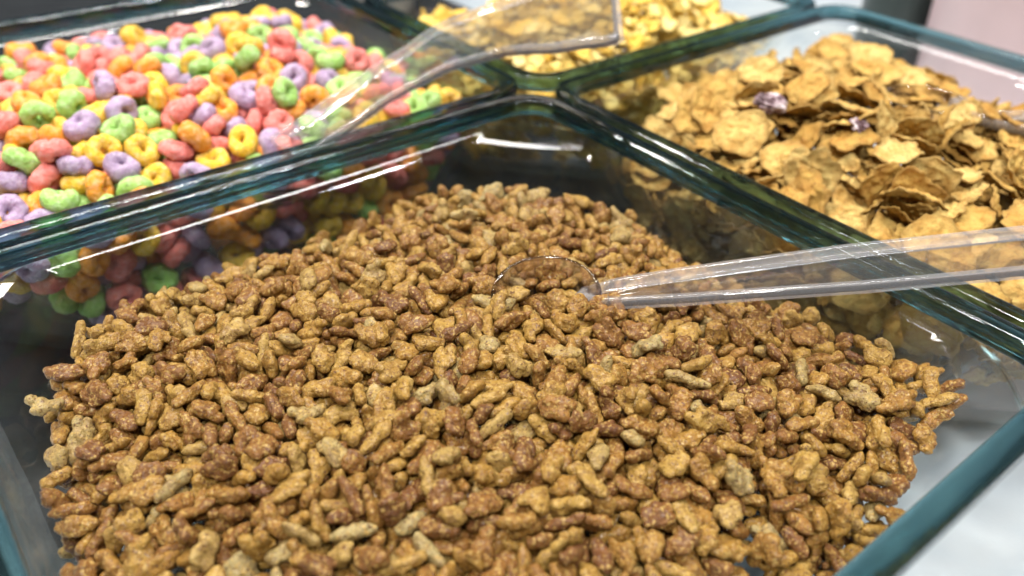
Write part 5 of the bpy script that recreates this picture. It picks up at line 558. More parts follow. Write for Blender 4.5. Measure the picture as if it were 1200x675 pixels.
-2715,-1597,-447,76,-48,35,3,-2647,-1247,-423,78,33,48,19,-2397,-2575,-163,93,-28,-22,7,-2397,-2393,-231,-32,10,-56,9,-2402,-2221,-258,-23,90,-36,10,-2415,-2130,-285,34,82,8,0,-2503,-2010,-319,50,-15,-11,6,-2630,-1867,-335,5,4,-99,21,-2567,-1723,-346,-42,-87,21,4,-2655,-1578,-377,8,56,-64,8,-2220,-2520,-234,18,-42,68,16,-2358,-2122,-240,-5,16,71,6,-2402,-1937,-233,43,74,37,11,-2136,-2547,-268,-71,-69,3,8,-2143,-2399,-314,-6,-16,1,6,-2217,-2274,-263,29,87,7,6,-2146,-2229,-242,23,20,-33,18,-2258,-2133,-227,32,2,59,2,-2384,-1877,-206,-16,-96,17,7,-2193,-614,-278,78,-34,28,0,
-2006,-2462,-251,-24,5,-85,21,-2135,-2288,-251,72,7,45,13,-1844,-2611,-361,-8,84,-46,17,-1890,-2488,-286,-7,10,-91,7,-1956,-2404,-290,24,-23,94,12,-1929,-917,-210,-39,78,-43,20,-1881,-355,-354,-26,9,84,17,-1722,-2610,-365,6,8,98,8,-1768,-2613,-290,19,80,57,22,-1829,-2445,-233,18,-4,-69,13,-1751,-509,-285,50,15,81,9,-1669,-2735,-388,-16,-56,81,11,-1405,-2614,-457,-9,31,94,6,-1524,-1069,-196,61,67,-38,4,-1546,-948,-195,-71,-65,9,3,-1481,-334,-372,15,14,-72,21,-1323,-2641,-495,-20,-92,21,1,-1320,-2633,-441,20,88,22,22,-1309,-876,-185,4,-53,81,4,-1160,-1031,-213,36,84,24,6,
-1244,-886,-225,-87,37,-31,12,-1091,-2716,-375,6,53,10,8,-999,-1450,-167,92,-29,-3,6,-832,-1048,-170,30,-57,-76,20,-861,-489,-311,-85,-36,-36,4,-847,-353,-329,84,50,19,3,-697,-2289,-330,-25,-22,87,12,-678,-1888,-206,10,85,-52,13,-607,-844,-208,72,67,-9,3,-686,-670,-310,42,88,22,6,-740,-370,-313,37,-89,17,4,-424,-1264,-220,-17,77,-58,23,-511,-1081,-242,22,40,-21,8,-588,-495,-264,33,11,73,1,-301,-1947,-315,-53,3,-11,20,-251,-1716,-333,-41,-50,72,20,-453,-808,-287,23,-21,38,8,-323,-2081,-287,54,14,32,4,-254,-2034,-303,39,66,-48,2,-2478,-2553,-159,-12,-37,-89,20,
-2525,-2338,-175,41,-76,49,9,-2659,-2196,-278,-44,-35,79,6,-2632,-2065,-295,-93,6,11,0,-2624,-1933,-335,-13,91,-34,5,-2733,-1716,-429,-67,6,54,1,-2725,-1569,-398,91,11,-20,3,-2506,-2602,-146,24,-84,-47,4,-2361,-2351,-202,-83,44,-32,14,-2469,-2229,-233,64,45,43,2,-2480,-2101,-299,-78,-50,-9,16,-2494,-1969,-294,-93,0,-1,19,-2473,-1926,-264,-30,-39,-13,21,-2645,-1786,-305,7,-21,32,10,-2656,-1618,-351,61,34,-13,13,-2308,-2571,-240,-23,36,71,5,-2313,-2428,-231,-7,47,-80,10,-2284,-2151,-263,80,-40,-13,15,-2324,-2079,-243,-49,-34,-79,8,-2480,-1871,-251,-7,85,53,11,-2204,-364,-279,70,-15,10,23,
-2139,-2623,-260,-87,-25,-6,10,-2132,-2452,-276,13,-13,-72,5,-2258,-2289,-251,60,71,29,12,-2195,-2197,-195,-26,-33,62,5,-2167,-2044,-203,-27,9,93,1,-2266,-1958,-194,-17,-27,-58,9,-2046,-2611,-339,22,93,27,11,-2064,-2613,-293,-68,53,-18,21,-2042,-2336,-255,-11,-28,93,9,-1870,-2683,-363,-85,-34,17,0,-1800,-2556,-279,21,-93,-30,17,-1943,-2373,-242,-15,24,-56,14,-1881,-661,-210,32,-74,60,0,-1772,-2660,-355,-80,-54,-26,12,-1860,-2509,-244,1,24,-22,2,-1687,-2496,-262,3,6,30,0,-1561,-2663,-440,-82,39,21,18,-1598,-2659,-380,-83,23,-49,20,-1549,-296,-388,-11,19,31,11,-1562,-2696,-543,51,-9,39,20,
-1546,-1498,-167,28,-59,-71,23,-1335,-2702,-459,2,88,-27,9,-1319,-1936,-171,-36,23,-75,17,-1390,-1812,-156,52,-63,-39,23,-1268,-1122,-157,36,-54,74,4,-1199,-483,-275,33,60,45,20,-1154,-2655,-394,10,-88,46,2,-1301,-2674,-392,-95,-28,-6,11,-1092,-293,-409,28,-72,-21,23,-944,-2010,-204,-19,45,-60,23,-968,-1139,-172,29,26,91,23,-981,-1006,-160,74,58,33,1,-955,-309,-339,32,-33,-75,9,-882,-1079,-154,33,1,81,17,-674,-2381,-305,1,90,33,20,-478,-2260,-256,-14,27,-81,17,-513,-895,-201,39,67,47,22,-500,-762,-236,33,8,70,2,-516,-658,-293,76,-30,-37,10,-432,-949,-276,74,-47,-38,19,
-252,-1781,-344,-6,-23,-97,2,-191,-1306,-395,-38,-77,46,20,-2564,-2530,-119,-78,-52,34,10,-2609,-2417,-194,-91,2,-10,1,-2554,-2305,-244,-56,-83,1,16,-2583,-2075,-257,34,6,17,7,-2636,-1942,-286,-4,-18,-9,0,-2650,-1868,-397,75,-43,-20,22,-2707,-1733,-374,62,-56,55,19,-2713,-1519,-418,43,30,-16,11,-2689,-1452,-427,34,-9,81,8,-2351,-2502,-181,21,-13,-38,13,-2410,-2270,-202,29,-31,-75,0,-2510,-2233,-227,-58,-74,28,20,-2450,-2160,-256,15,-28,-29,15,-2444,-2046,-292,-46,47,-5,3,-2577,-1906,-298,-1,62,62,16,-2570,-1804,-298,-40,89,-23,4,-2625,-1687,-309,-4,99,-10,10,-2479,-807,-254,9,90,27,20,
-2208,-2577,-254,-25,-7,52,5,-2250,-2433,-230,49,-51,-58,3,-2375,-2273,-245,8,-24,38,6,-2254,-2217,-222,-24,-65,-54,13,-2388,-2063,-256,68,-30,65,16,-2626,-1853,-287,-20,-39,90,11,-2570,-1735,-283,4,64,-67,15,-2134,-2492,-230,82,-55,-4,10,-2216,-2335,-227,80,41,34,1,-2178,-2130,-186,-96,22,15,6,-2216,-2069,-203,-24,55,-42,19,-1998,-2568,-331,-38,29,3,1,-2053,-2524,-268,24,26,2,8,-2042,-2385,-224,-49,-19,-39,5,-2262,-2318,-203,7,28,75,11,-1824,-2718,-392,57,20,77,13,-1843,-2629,-309,-88,-8,-3,15,-1876,-2363,-241,-15,43,-53,18,-1915,-2285,-207,39,0,-29,5,-1896,-1562,-185,-5,39,-50,23,
-1803,-286,-353,-2,-92,-16,1,-1810,-2703,-322,-53,11,-40,18,-1885,-2435,-214,23,-43,-81,12,-1795,-716,-242,-22,-59,78,23,-1659,-2693,-369,-27,33,24,14,-1626,-2604,-394,-13,-81,-56,20,-1569,-515,-247,-70,-40,52,2,-1527,-2716,-501,58,9,3,17,-1453,-1028,-190,15,23,63,17,-1413,-2714,-475,-30,-56,-65,15,-1443,-2621,-420,19,-94,11,16,-1244,-2645,-447,15,11,65,21,-1295,-2615,-363,-87,1,-39,9,-1315,-248,-434,7,53,84,0,-1219,-2639,-405,-11,21,48,20,-1160,-1749,-185,33,-70,10,23,-1045,-405,-292,15,-21,-72,20,-1025,-328,-359,-64,25,-71,10,-861,-1594,-152,-47,22,-60,11,-599,-556,-230,-70,-45,28,5,
-396,-969,-252,31,40,43,17,-443,-704,-227,-38,-35,61,1,-147,-1465,-421,-67,65,27,2,-109,-1024,-353,64,20,70,23,-2650,-2513,-121,-39,-54,68,15,-2611,-2219,-221,25,16,58,7,-2747,-1988,-325,-22,24,-75,8,-2553,-2029,-289,-19,39,-90,6,-2736,-1804,-378,68,32,-66,3,-2664,-1672,-366,-9,-39,-92,0,-2726,-1482,-372,79,7,-28,0,-2199,-2688,-237,34,-93,13,7,-2417,-2350,-171,-48,-57,59,8,-2456,-2303,-231,-18,57,24,16,-2431,-2106,-244,-19,59,67,1,-2503,-2091,-238,31,8,42,21,-2549,-1927,-253,-84,-42,17,15,-2595,-1809,-259,11,52,-84,19,-2584,-1581,-340,-15,40,91,3,-2083,-2711,-296,2,40,20,5,
-2308,-2442,-181,12,18,-72,12,-2313,-2312,-244,-44,-23,-62,13,-2314,-2223,-254,66,73,12,12,-2320,-2027,-228,78,17,31,23,-2510,-1829,-264,1,-24,-97,20,-2154,-2689,-283,-1,-15,-84,13,-2173,-2430,-211,-64,-10,2,17,-2141,-2369,-218,-27,-32,68,3,-2301,-2128,-178,-93,20,-10,10,-1976,-2628,-309,27,37,88,9,-1875,-2572,-298,-35,4,-92,16,-2074,-2431,-215,-68,21,22,5,-2101,-2172,-206,-32,-31,52,1,-1898,-2593,-339,-38,11,-86,2,-1946,-2493,-250,13,-20,-78,3,-1931,-2382,-192,-16,47,-69,17,-1762,-2726,-362,31,-55,-75,4,-1642,-2645,-350,-40,-89,24,22,-1825,-2310,-214,-88,26,39,16,-1544,-2711,-433,32,49,-52,15,
-1557,-2610,-375,-8,-84,33,13,-1689,-1638,-170,80,-33,-50,23,-1461,-2705,-398,11,5,97,7,-1426,-244,-401,-30,14,-4,19,-1362,-2663,-430,51,-27,-81,9,-1231,-351,-346,-59,75,-20,8,-1200,-2710,-418,-51,83,-1,15,-1157,-2725,-353,-72,42,52,8,-1188,-286,-393,87,-20,25,19,-950,-373,-344,51,-64,38,19,-812,-493,-235,7,-56,-63,11,-572,-649,-245,-9,-90,-42,17,-191,-1257,-375,89,-21,41,23,-141,-1171,-368,-40,10,63,15,-266,-1875,-310,23,-93,21,3,-144,-1629,-375,-88,18,44,15,-227,-1460,-386,65,-32,10,10,-197,-1420,-357,15,-51,80,21,-1607,-274,-368,39,79,-33,5,-2610,-2270,-191,42,-21,83,2,
], 300),
    'left': ([
-2171,125,-188,28,-20,82,64,-2337,139,-271,-48,-36,80,48,-2332,327,-200,-37,70,37,67,-2012,708,29,-10,-17,75,72,-2511,129,-171,67,49,53,72,-1949,420,-83,-94,-28,1,67,-2012,132,-173,-23,-4,-97,3,-1971,179,-540,41,29,-80,51,-1833,491,-61,33,-5,19,22,-2442,136,-259,-4,-70,41,70,-2133,977,13,-5,51,83,50,-2289,146,-434,-54,-6,-2,38,-2213,136,-318,45,-53,70,37,-1750,126,-202,-82,-50,5,69,-2239,358,-121,84,52,-16,59,-2119,159,-389,-77,51,-19,8,-2242,563,-116,-53,9,47,8,-1403,378,-89,-11,-32,91,22,-1389,132,-192,19,25,-13,67,-1983,543,-41,30,39,-54,23,
-1931,213,-176,24,-68,36,34,-1878,633,4,-7,-25,59,49,-976,140,-153,18,2,-22,1,-1679,1024,38,-51,84,3,2,-2295,651,-38,51,-76,-21,49,-1604,427,-28,58,-68,-33,40,-2453,238,-170,-24,74,50,0,-2070,388,-133,-74,-17,37,36,-1537,162,-302,50,83,13,32,-2141,158,-559,26,75,-59,7,-1982,956,32,69,24,18,56,-1654,144,-372,-20,-38,-90,33,-1460,157,-362,28,-12,-51,24,-2437,422,-144,29,-27,82,65,-1670,290,-153,42,-76,8,71,-1996,156,-301,-37,-29,84,18,-2171,573,5,-8,25,95,5,-2368,631,-120,-14,-28,-94,67,-1100,126,-221,-71,-64,-15,57,-2229,943,-67,-17,-34,-82,35,
-1569,358,-138,2,-8,76,23,-1082,557,19,-80,27,44,52,-918,576,-57,-10,61,55,43,-2123,508,-59,94,16,-21,69,-1603,182,-559,23,18,-76,16,-1237,216,-107,-64,-67,7,0,-1839,380,-154,-72,61,9,27,-1699,441,-76,-68,-70,16,10,-251,275,-238,56,-18,-37,1,-1808,783,17,-51,-52,-17,66,-1283,317,-118,-35,43,-81,72,-841,131,-214,87,40,19,6,-1806,1033,63,13,-59,-26,70,-1740,191,-576,-27,34,-74,72,-1243,697,-18,-19,21,-83,72,-744,360,-128,-81,35,13,27,-1902,192,-337,7,-24,-52,3,-547,109,-205,-51,-22,-37,54,-1876,160,-425,-32,-25,36,0,-2261,212,-555,-86,29,-41,49,
-1410,173,-526,-56,11,-45,69,-2090,255,-176,-19,82,-24,51,-1184,427,-74,22,35,-44,11,-2086,143,-264,94,2,31,32,-2402,168,-380,-25,22,61,9,-1092,967,75,-36,-23,22,51,-1943,316,-158,-51,-43,-69,49,-1247,931,-2,-69,-34,-14,37,-1775,155,-368,78,-36,-48,68,-1578,609,38,36,87,-11,7,-1246,138,-288,-33,14,-54,6,-2208,241,-193,51,-78,-25,66,-1319,181,-498,-62,-58,51,71,-608,458,-75,-33,-80,50,1,-1106,254,-169,-45,-88,-13,52,-568,210,-181,13,-45,82,26,-841,1077,81,36,-56,13,3,-500,868,-34,-53,-71,-33,10,-1807,192,-250,17,-11,82,10,-2023,1239,47,-12,-7,74,37,
-1530,240,-203,-30,5,-66,26,-2356,250,-513,-40,-38,65,51,-939,762,-1,-46,-81,-36,74,-621,143,-316,-41,-29,62,37,-1323,150,-371,-22,1,27,5,-726,163,-374,34,-82,-2,2,-1048,346,-97,21,-95,-7,58,-1170,591,-11,-83,10,50,6,-1156,182,-402,-86,44,-24,20,-1620,839,38,-3,-66,-17,16,-652,886,-10,-9,-8,-69,56,-2487,253,-356,33,60,-40,19,-1121,166,-564,-45,30,41,21,-1761,1575,4,44,-21,-79,4,-2271,1025,-15,-35,-19,-10,8,-1545,183,-468,-92,-27,28,34,-571,337,-118,27,-95,-12,10,-1387,1919,-25,52,6,57,19,-1162,1282,43,80,48,35,70,-1069,170,-440,89,17,36,17,
-874,139,-344,5,-44,-67,27,-1697,813,-57,-7,-5,99,54,-752,157,-544,-21,66,68,34,-1589,283,-280,64,-67,-22,59,-1376,640,-36,-16,96,1,41,-1009,876,15,15,-93,-31,34,-864,434,-139,15,63,69,55,-705,256,-179,97,6,-3,54,-2131,489,-147,-14,-93,30,18,-1447,795,44,-7,-36,-84,4,-1496,602,-18,-41,14,67,73,-1654,1291,36,-56,71,-42,38,-904,1599,25,-71,-70,-9,35,-1288,1118,16,-34,15,11,53,-803,486,-56,1,-34,-93,43,-967,147,-265,-26,-94,4,35,-600,168,-513,-14,7,69,43,-965,175,-456,28,-32,-56,21,-447,359,-158,-96,11,-25,50,-1725,255,-200,-57,-69,45,48,
-678,208,-277,-55,-8,63,5,-1547,1176,56,63,-70,26,41,-2142,1143,22,2,15,-5,38,-1888,1381,-17,-74,64,-17,51,-1449,1079,9,-41,37,-66,70,-1249,585,-112,-20,-61,-23,1,-1427,709,14,0,92,-32,20,-1488,518,-53,21,-35,-91,0,-2128,765,-15,-33,15,-33,41,-747,616,-57,-4,-23,64,52,-1137,190,-280,-86,-16,-35,11,-496,147,-341,-5,33,82,2,-1006,164,-340,-36,-90,7,7,-1271,208,-221,45,-81,33,4,-930,357,-150,-29,82,-44,57,-1357,328,-203,84,-43,-4,48,-155,474,-228,27,-52,59,18,-833,164,-432,-35,-15,64,21,-848,257,-165,76,51,-37,21,-894,976,42,-14,-96,20,9,
-591,708,-108,31,40,-40,50,-413,126,-252,2,27,96,69,-1955,1667,-14,-24,-17,-96,3,-2156,1497,-45,-99,-1,6,1,-352,721,-137,3,10,37,65,-789,1485,-5,-81,-31,-39,59,-2273,231,-284,-63,-77,-9,58,-2518,339,-439,46,-41,-6,72,-1716,605,-88,-10,-5,36,59,-1047,566,-84,48,87,8,41,-1680,222,-313,-35,5,-2,24,-1410,242,-260,-61,16,-67,54,-721,790,-84,44,7,40,67,-278,470,-192,-2,-35,19,57,-1905,862,7,31,94,-2,18,-795,977,-21,51,1,-83,3,-1582,725,-36,-12,-39,67,7,-991,1167,62,-34,-15,-82,26,-1289,1253,-6,0,-63,62,27,-935,1477,-27,46,27,-51,27,
-1939,2269,-100,3,6,57,40,-1707,433,-174,6,40,47,8,-2019,1079,5,19,45,-86,27,-580,165,-423,98,1,-4,43,-1491,1958,-67,18,5,13,71,-1821,213,-656,-55,-20,78,8,-2308,458,-186,-7,-86,-36,43,-1182,1507,-8,61,2,-49,49,-528,1759,-53,92,-28,3,70,-1020,200,-614,-47,-27,82,37,-422,533,-145,-87,17,45,6,-1981,1938,-52,60,27,62,8,-1497,478,-130,-32,3,-16,4,-1190,1030,-1,6,67,-69,56,-1507,888,-16,32,-22,72,43,-1086,721,-13,22,8,-40,40,-1877,1121,-14,-10,41,65,1,-1381,540,-96,16,-29,-94,70,-2058,1766,-71,-31,18,-38,59,-2033,1475,-26,68,10,64,3,
-2222,237,-645,-45,-81,-33,75,-890,186,-531,13,26,-15,53,-1312,1750,-40,-2,-19,-97,54,-1644,1738,-46,-22,74,53,11,-1137,1755,-41,-65,18,28,2,-1248,265,-573,-46,64,49,18,-1558,1644,-39,79,-9,47,8,-1475,1563,-14,31,84,-14,2,-641,1035,-33,-63,-4,-76,59,-1102,408,-173,-14,96,23,65,-201,1034,-218,-39,65,-4,26,-1928,280,-462,-7,-75,-66,40,-1564,1072,-2,-94,-18,-15,21,-2191,411,-205,-99,-7,-6,49,-1809,674,-63,9,-46,-53,24,-1101,949,-53,8,-89,45,34,-2093,246,-521,9,17,98,9,-2082,646,-71,-24,-2,51,23,-1896,1524,-32,82,20,-51,22,-1707,1950,-72,-36,-81,10,57,
-1807,415,-227,-92,-19,-20,6,-1727,2102,-75,-15,14,-54,42,-1222,1616,-47,-25,-92,-28,68,-1934,1826,-45,20,76,-35,35,-327,1511,-138,-55,-41,57,16,-1796,250,-471,-44,16,88,67,-2198,699,-71,-61,46,-36,4,-480,2192,-130,-6,-25,75,25,-328,1377,-149,-85,9,-31,64,-408,290,-488,-73,27,48,48,-2076,883,-56,-12,-59,35,20,-2388,745,-60,-69,-69,17,3,-1676,1576,-62,41,-55,-72,11,-1008,1835,-54,-98,12,9,24,-992,464,-137,-23,80,11,73,-299,1057,-154,-10,-28,-46,8,-575,1368,-80,64,-76,-9,57,-1868,1739,-53,67,51,47,43,-1384,1356,-36,18,96,16,48,-1382,445,-165,-34,-19,70,6,
-1154,860,-58,-37,-23,-69,65,-739,2212,-128,-10,9,-30,24,-149,2053,-237,-18,33,-78,8,-361,1986,-163,51,84,-10,19,-225,1800,-191,-84,40,-27,65,-644,388,-199,39,71,-5,27,-1490,1314,19,72,-59,33,50,-394,925,-108,-11,29,-21,0,-1257,235,-451,25,-92,-11,9,-1144,1871,-57,30,-28,-29,7,-2059,255,-443,-10,17,13,70,-1656,1083,-57,1,34,23,48,-735,448,-148,-3,-52,79,4,-1538,2225,-145,-28,-75,58,73,-339,1768,-203,30,4,-93,58,-1114,259,-511,24,59,-47,22,-646,1842,-60,88,-47,6,68,-1389,448,-270,-8,-1,-63,39,-151,898,-253,14,11,92,52,-155,346,-248,77,-12,56,68,
-1293,710,-85,-25,15,-90,9,-1584,599,-90,-43,20,-48,20,-2017,2232,-163,11,40,39,58,-1729,2431,-187,-92,-29,-19,73,-621,894,-101,-8,-13,-98,23,-1344,1616,-78,-5,51,-60,66,-956,1717,-45,85,5,31,70,-2383,258,-307,-46,-70,18,34,-1239,2080,-108,20,-97,4,1,-1519,251,-577,60,24,-55,70,-1466,334,-287,56,25,18,27,-1628,528,-151,12,-97,3,11,-1765,1156,24,-8,24,-72,0,-121,1324,-251,59,13,-79,52,-2196,256,-445,60,9,76,67,-2169,1377,-104,48,46,-36,20,-1242,1370,-25,-90,35,9,67,-144,585,-246,43,25,50,17,-1446,2439,-194,-23,54,66,8,-1596,2357,-181,-5,-99,-11,3,
-1161,1148,-22,49,-13,-48,19,-682,259,-451,-16,95,25,6,-348,228,-312,-52,-79,-4,41,-759,1601,-20,-92,-13,36,35,-334,2111,-161,-34,-80,45,21,-2330,553,-212,5,36,-45,26,-609,1541,-60,-62,78,-1,55,-338,600,-210,-40,-3,92,54,-885,824,-46,-77,29,27,11,-472,1189,-95,-6,12,74,41,-252,1458,-176,61,39,49,17,-410,341,-273,92,-12,-35,24,-2173,1835,-64,-28,-14,-84,5,-1378,1170,-69,96,26,6,66,-1341,857,-43,-27,34,-31,24,-1596,1401,2,-6,-35,27,5,-1395,267,-579,-3,74,67,48,-966,257,-207,4,-99,12,74,-2079,242,-647,-65,4,-2,64,-575,303,-227,31,-6,-62,19,
-307,873,-199,-10,21,-81,26,-715,1014,-116,54,-82,-22,24,-261,367,-344,-53,1,-73,66,-435,1503,-162,-61,-70,3,68,-2097,1926,-108,25,8,-95,17,-2018,423,-230,-86,38,-25,49,-1271,437,-183,62,66,37,35,-2561,218,-236,54,2,11,64,-627,2353,-191,59,72,22,21,-826,207,-655,78,-23,-52,8,-1380,271,-387,-4,26,-64,39,-496,858,-153,-7,95,-27,55,-934,1092,-29,38,84,17,40,-2292,396,-289,1,0,71,9,-1944,228,-654,61,-23,-4,1,-1693,745,-134,-3,33,88,32,-805,897,-113,-9,6,99,11,-1230,286,-354,-17,-54,16,25,-1316,1028,-57,-19,87,15,51,-2340,1044,-150,-62,53,-28,72,
-1566,957,-41,54,-18,35,32,-1723,663,-189,99,4,-6,48,-1184,312,-229,-7,61,-75,11,-2063,1620,-71,62,78,1,34,-1732,1421,-54,-14,37,91,8,-2325,856,-109,10,-45,-49,25,-920,679,-110,34,-2,-35,65,-587,573,-156,-59,-38,69,36,-749,1207,-12,-96,-2,-10,71,-1096,1556,-30,-45,-41,79,5,-1442,1828,-107,49,-48,-44,37,-2043,591,-133,66,-68,27,64,-200,554,-342,-17,30,42,64,-518,975,-59,16,0,81,40,-137,1064,-276,66,36,65,6,-372,435,-225,-15,38,4,73,-1177,510,-129,-77,-36,7,9,-1927,1247,-31,87,-37,-7,21,-1293,1489,-85,63,6,-77,65,-419,1096,-102,-44,59,65,10,
-242,619,-257,-63,-10,47,41,-1785,1262,-41,-56,65,8,50,-1565,270,-383,88,47,1,7,-468,1307,-135,71,47,-49,9,-1612,2129,-153,31,66,-25,25,-288,713,-235,-74,54,9,0,-474,2013,-139,74,11,56,25,-1211,431,-254,10,-35,1,55,-1161,210,-677,-4,42,25,52,-1756,2044,-137,-10,22,-9,7,-322,340,-396,36,44,73,66,-1983,517,-171,91,15,-8,7,-1810,294,-329,44,50,71,34,-1937,739,-63,-69,-68,18,23,-2164,1277,-48,-92,11,-38,53,-1950,314,-286,10,25,86,50,-333,2381,-230,31,64,61,10,-958,422,-255,24,-91,-17,34,-323,502,-307,27,15,-79,56,-1982,695,-158,30,70,-63,35,
-1761,1756,-101,-33,2,-75,72,-820,1404,-80,2,25,97,71,-197,2180,-286,-19,-83,-47,66,-832,1847,-61,77,-40,-48,2,-376,977,-247,45,-52,-42,17,-1040,215,-725,5,25,-97,57,-582,225,-624,-18,80,-52,16,-2097,289,-292,-66,73,-6,72,-1777,959,-24,92,-16,5,20,-993,293,-390,0,-39,92,65,-1473,1241,-28,-38,-3,42,65,-1034,1075,9,14,-19,-20,3,-1295,1955,-119,-70,-23,-62,21,-1562,414,-207,-5,-7,92,71,-2018,812,-130,37,-24,-74,57,-1056,612,-169,-82,55,-18,71,-816,590,-156,76,44,-49,41,-311,1954,-263,46,26,84,24,-729,1352,5,-26,12,62,9,-2174,1951,-16,43,31,-81,51,
-1017,1633,-78,-5,47,84,71,-781,2294,-206,-75,30,50,36,-271,1620,-187,-54,27,4,49,-264,2078,-282,53,10,-23,67,-1859,1932,-110,-69,14,53,51,-2621,584,-596,-17,97,-11,17,-1539,435,-278,-22,97,3,58,-934,550,-183,16,-25,-39,3,-704,340,-328,-86,6,7,64,-2260,700,-189,2,-16,-96,1,-2244,811,-154,26,-85,46,53,-1444,269,-447,-85,47,23,25,-516,234,-288,-14,-34,-57,4,-796,1160,40,-12,93,28,52,-775,2414,-241,-61,-36,30,72,-577,2259,-198,-31,80,-50,25,-2155,442,-282,-15,98,2,2,-1416,564,-204,14,13,-70,39,-969,282,-521,-72,-29,-23,74,-1842,544,-128,-59,-72,-24,49,
-999,1217,-34,-3,16,-51,71,-2174,1134,-52,-17,0,-98,26,-1236,2208,-161,3,-57,-59,73,-2539,353,-139,-44,-49,74,24,-889,2224,-175,-28,-18,62,58,-2644,688,-686,13,15,55,27,-272,964,-586,-3,64,-4,69,-581,1776,-144,61,-69,-37,27,-687,1300,-60,-18,98,-9,53,-405,1601,-201,-14,-89,-43,58,-503,1688,-146,-88,35,8,4,-1075,2124,-151,39,27,52,36,-2641,1063,-670,95,-13,18,8,-2639,1180,-767,46,72,32,34,-2637,1529,-785,-87,10,-48,41,-2649,1659,-778,56,27,55,53,-2644,1856,-718,28,-75,-52,3,-2417,711,-283,67,73,8,64,-2137,206,-753,79,-24,-14,38,-2008,212,-779,-13,76,52,57,
-1747,213,-717,42,-30,-48,42,-1766,498,-276,2,2,-91,4,-1754,680,-271,1,-1,48,71,-1527,209,-780,10,85,-51,57,-1376,215,-772,-79,-20,-15,72,-1428,657,-263,-99,12,6,1,-1099,716,-268,-75,-66,-2,4,-919,214,-735,-28,63,-68,19,-776,216,-785,-38,-78,-47,41,-217,624,-620,-37,-73,-8,3,-228,767,-770,-48,-64,37,72,-206,914,-776,-1,-60,3,20,-2674,548,-503,74,57,-31,73,-2670,703,-558,52,12,-31,69,-2678,891,-682,45,-63,-40,64,-2680,1113,-549,47,64,33,24,-2643,1217,-647,92,26,-20,66,-2659,1457,-672,50,-71,-34,51,-2644,1607,-679,10,12,-97,71,-2655,1834,-599,25,-8,-27,68,
-2360,618,-258,29,-39,87,42,-2321,909,-195,2,10,-97,42,-2135,677,-247,-88,0,46,2,-1925,818,-179,2,-9,100,54,-1630,211,-671,71,-40,58,65,-1621,910,-205,11,18,16,8,-1490,212,-677,82,56,-10,65,-1595,696,-197,16,-45,82,11,-1325,304,-307,3,-89,14,74,-1011,605,-258,15,-17,95,21,-1175,804,-187,-82,57,9,37,-851,279,-429,51,-64,55,3,-694,630,-220,-28,13,80,24,-260,525,-547,-94,-11,7,57,-230,907,-679,-93,22,-30,41,-2609,630,-469,-85,-51,10,49,-2629,1330,-645,-58,14,-12,56,-2667,1386,-556,26,89,-31,9,-2657,1590,-597,-53,83,14,5,-2671,1936,-493,-70,52,49,66,
-2524,401,-300,24,47,34,70,-2382,811,-247,-52,-45,-57,4,-2236,1025,-249,-40,73,43,32,-2384,1280,-196,37,-39,58,67,-2069,586,-248,74,-20,61,75,-1664,542,-247,23,45,70,41,-1762,857,-230,47,26,-81,34,-1561,599,-233,36,-54,66,68,-1543,1047,-118,28,-13,-72,40,-1226,192,-772,-62,12,20,42,-1223,986,-161,-86,35,-38,26,-1476,1229,-155,-40,86,-10,26,-1148,580,-247,3,-93,29,39,-801,448,-263,-24,21,70,25,-700,220,-674,-61,-4,-48,51,-829,556,-255,-30,-8,-18,2,-552,796,-247,-24,-56,23,27,-732,886,-181,74,46,42,56,-550,278,-490,65,-7,7,8,-529,352,-314,-37,-80,-42,25,
-190,442,-358,40,46,79,42,-262,460,-458,0,23,68,8,-2628,393,-373,-22,97,-7,48,-2703,706,-387,0,95,30,75,-2711,794,-471,-38,-69,31,43,-2666,1679,-530,47,74,-46,55,-2589,2196,-358,-70,31,-30,49,-2467,693,-209,14,-5,-97,49,-2565,860,-218,-91,3,-12,51,-2509,1131,-257,70,53,48,48,-2221,548,-250,-64,54,-53,71,-2257,1370,-186,-24,-94,-7,7,-2179,1607,-155,-4,12,95,56,-1893,1018,-150,-97,11,23,26,-1706,347,-302,22,-47,76,54,-1659,1064,-189,2,12,-6,56,-1685,918,-109,35,7,-77,11,-1686,1193,-146,74,15,-28,71,-1244,678,-201,-58,-74,7,4,-1234,1115,-110,-22,12,-68,2,
-1177,1962,-161,-11,-29,3,56,-829,346,-256,21,70,68,34,-869,1269,-66,-15,12,18,9,-769,255,-548,34,-74,45,21,-730,667,-143,-21,-14,23,16,-524,461,-218,-41,91,8,52,-418,786,-210,-17,-3,-98,23,-443,277,-375,-3,-15,63,51,-171,561,-476,-58,28,-26,41,-2597,463,-469,-81,13,30,19,-2684,1437,-434,28,8,-88,19,-2694,1758,-458,-3,54,50,6,-2698,2019,-405,-12,92,-26,21,-2513,2246,-263,78,59,-18,65,-2503,501,-213,-8,26,10,24,-2453,976,-238,49,-50,-33,64,-2573,1202,-183,-39,-90,17,33,-2456,1409,-220,21,-17,-65,9,-2371,1539,-205,-6,-12,-61,72,-2364,1751,-269,39,89,-17,55,
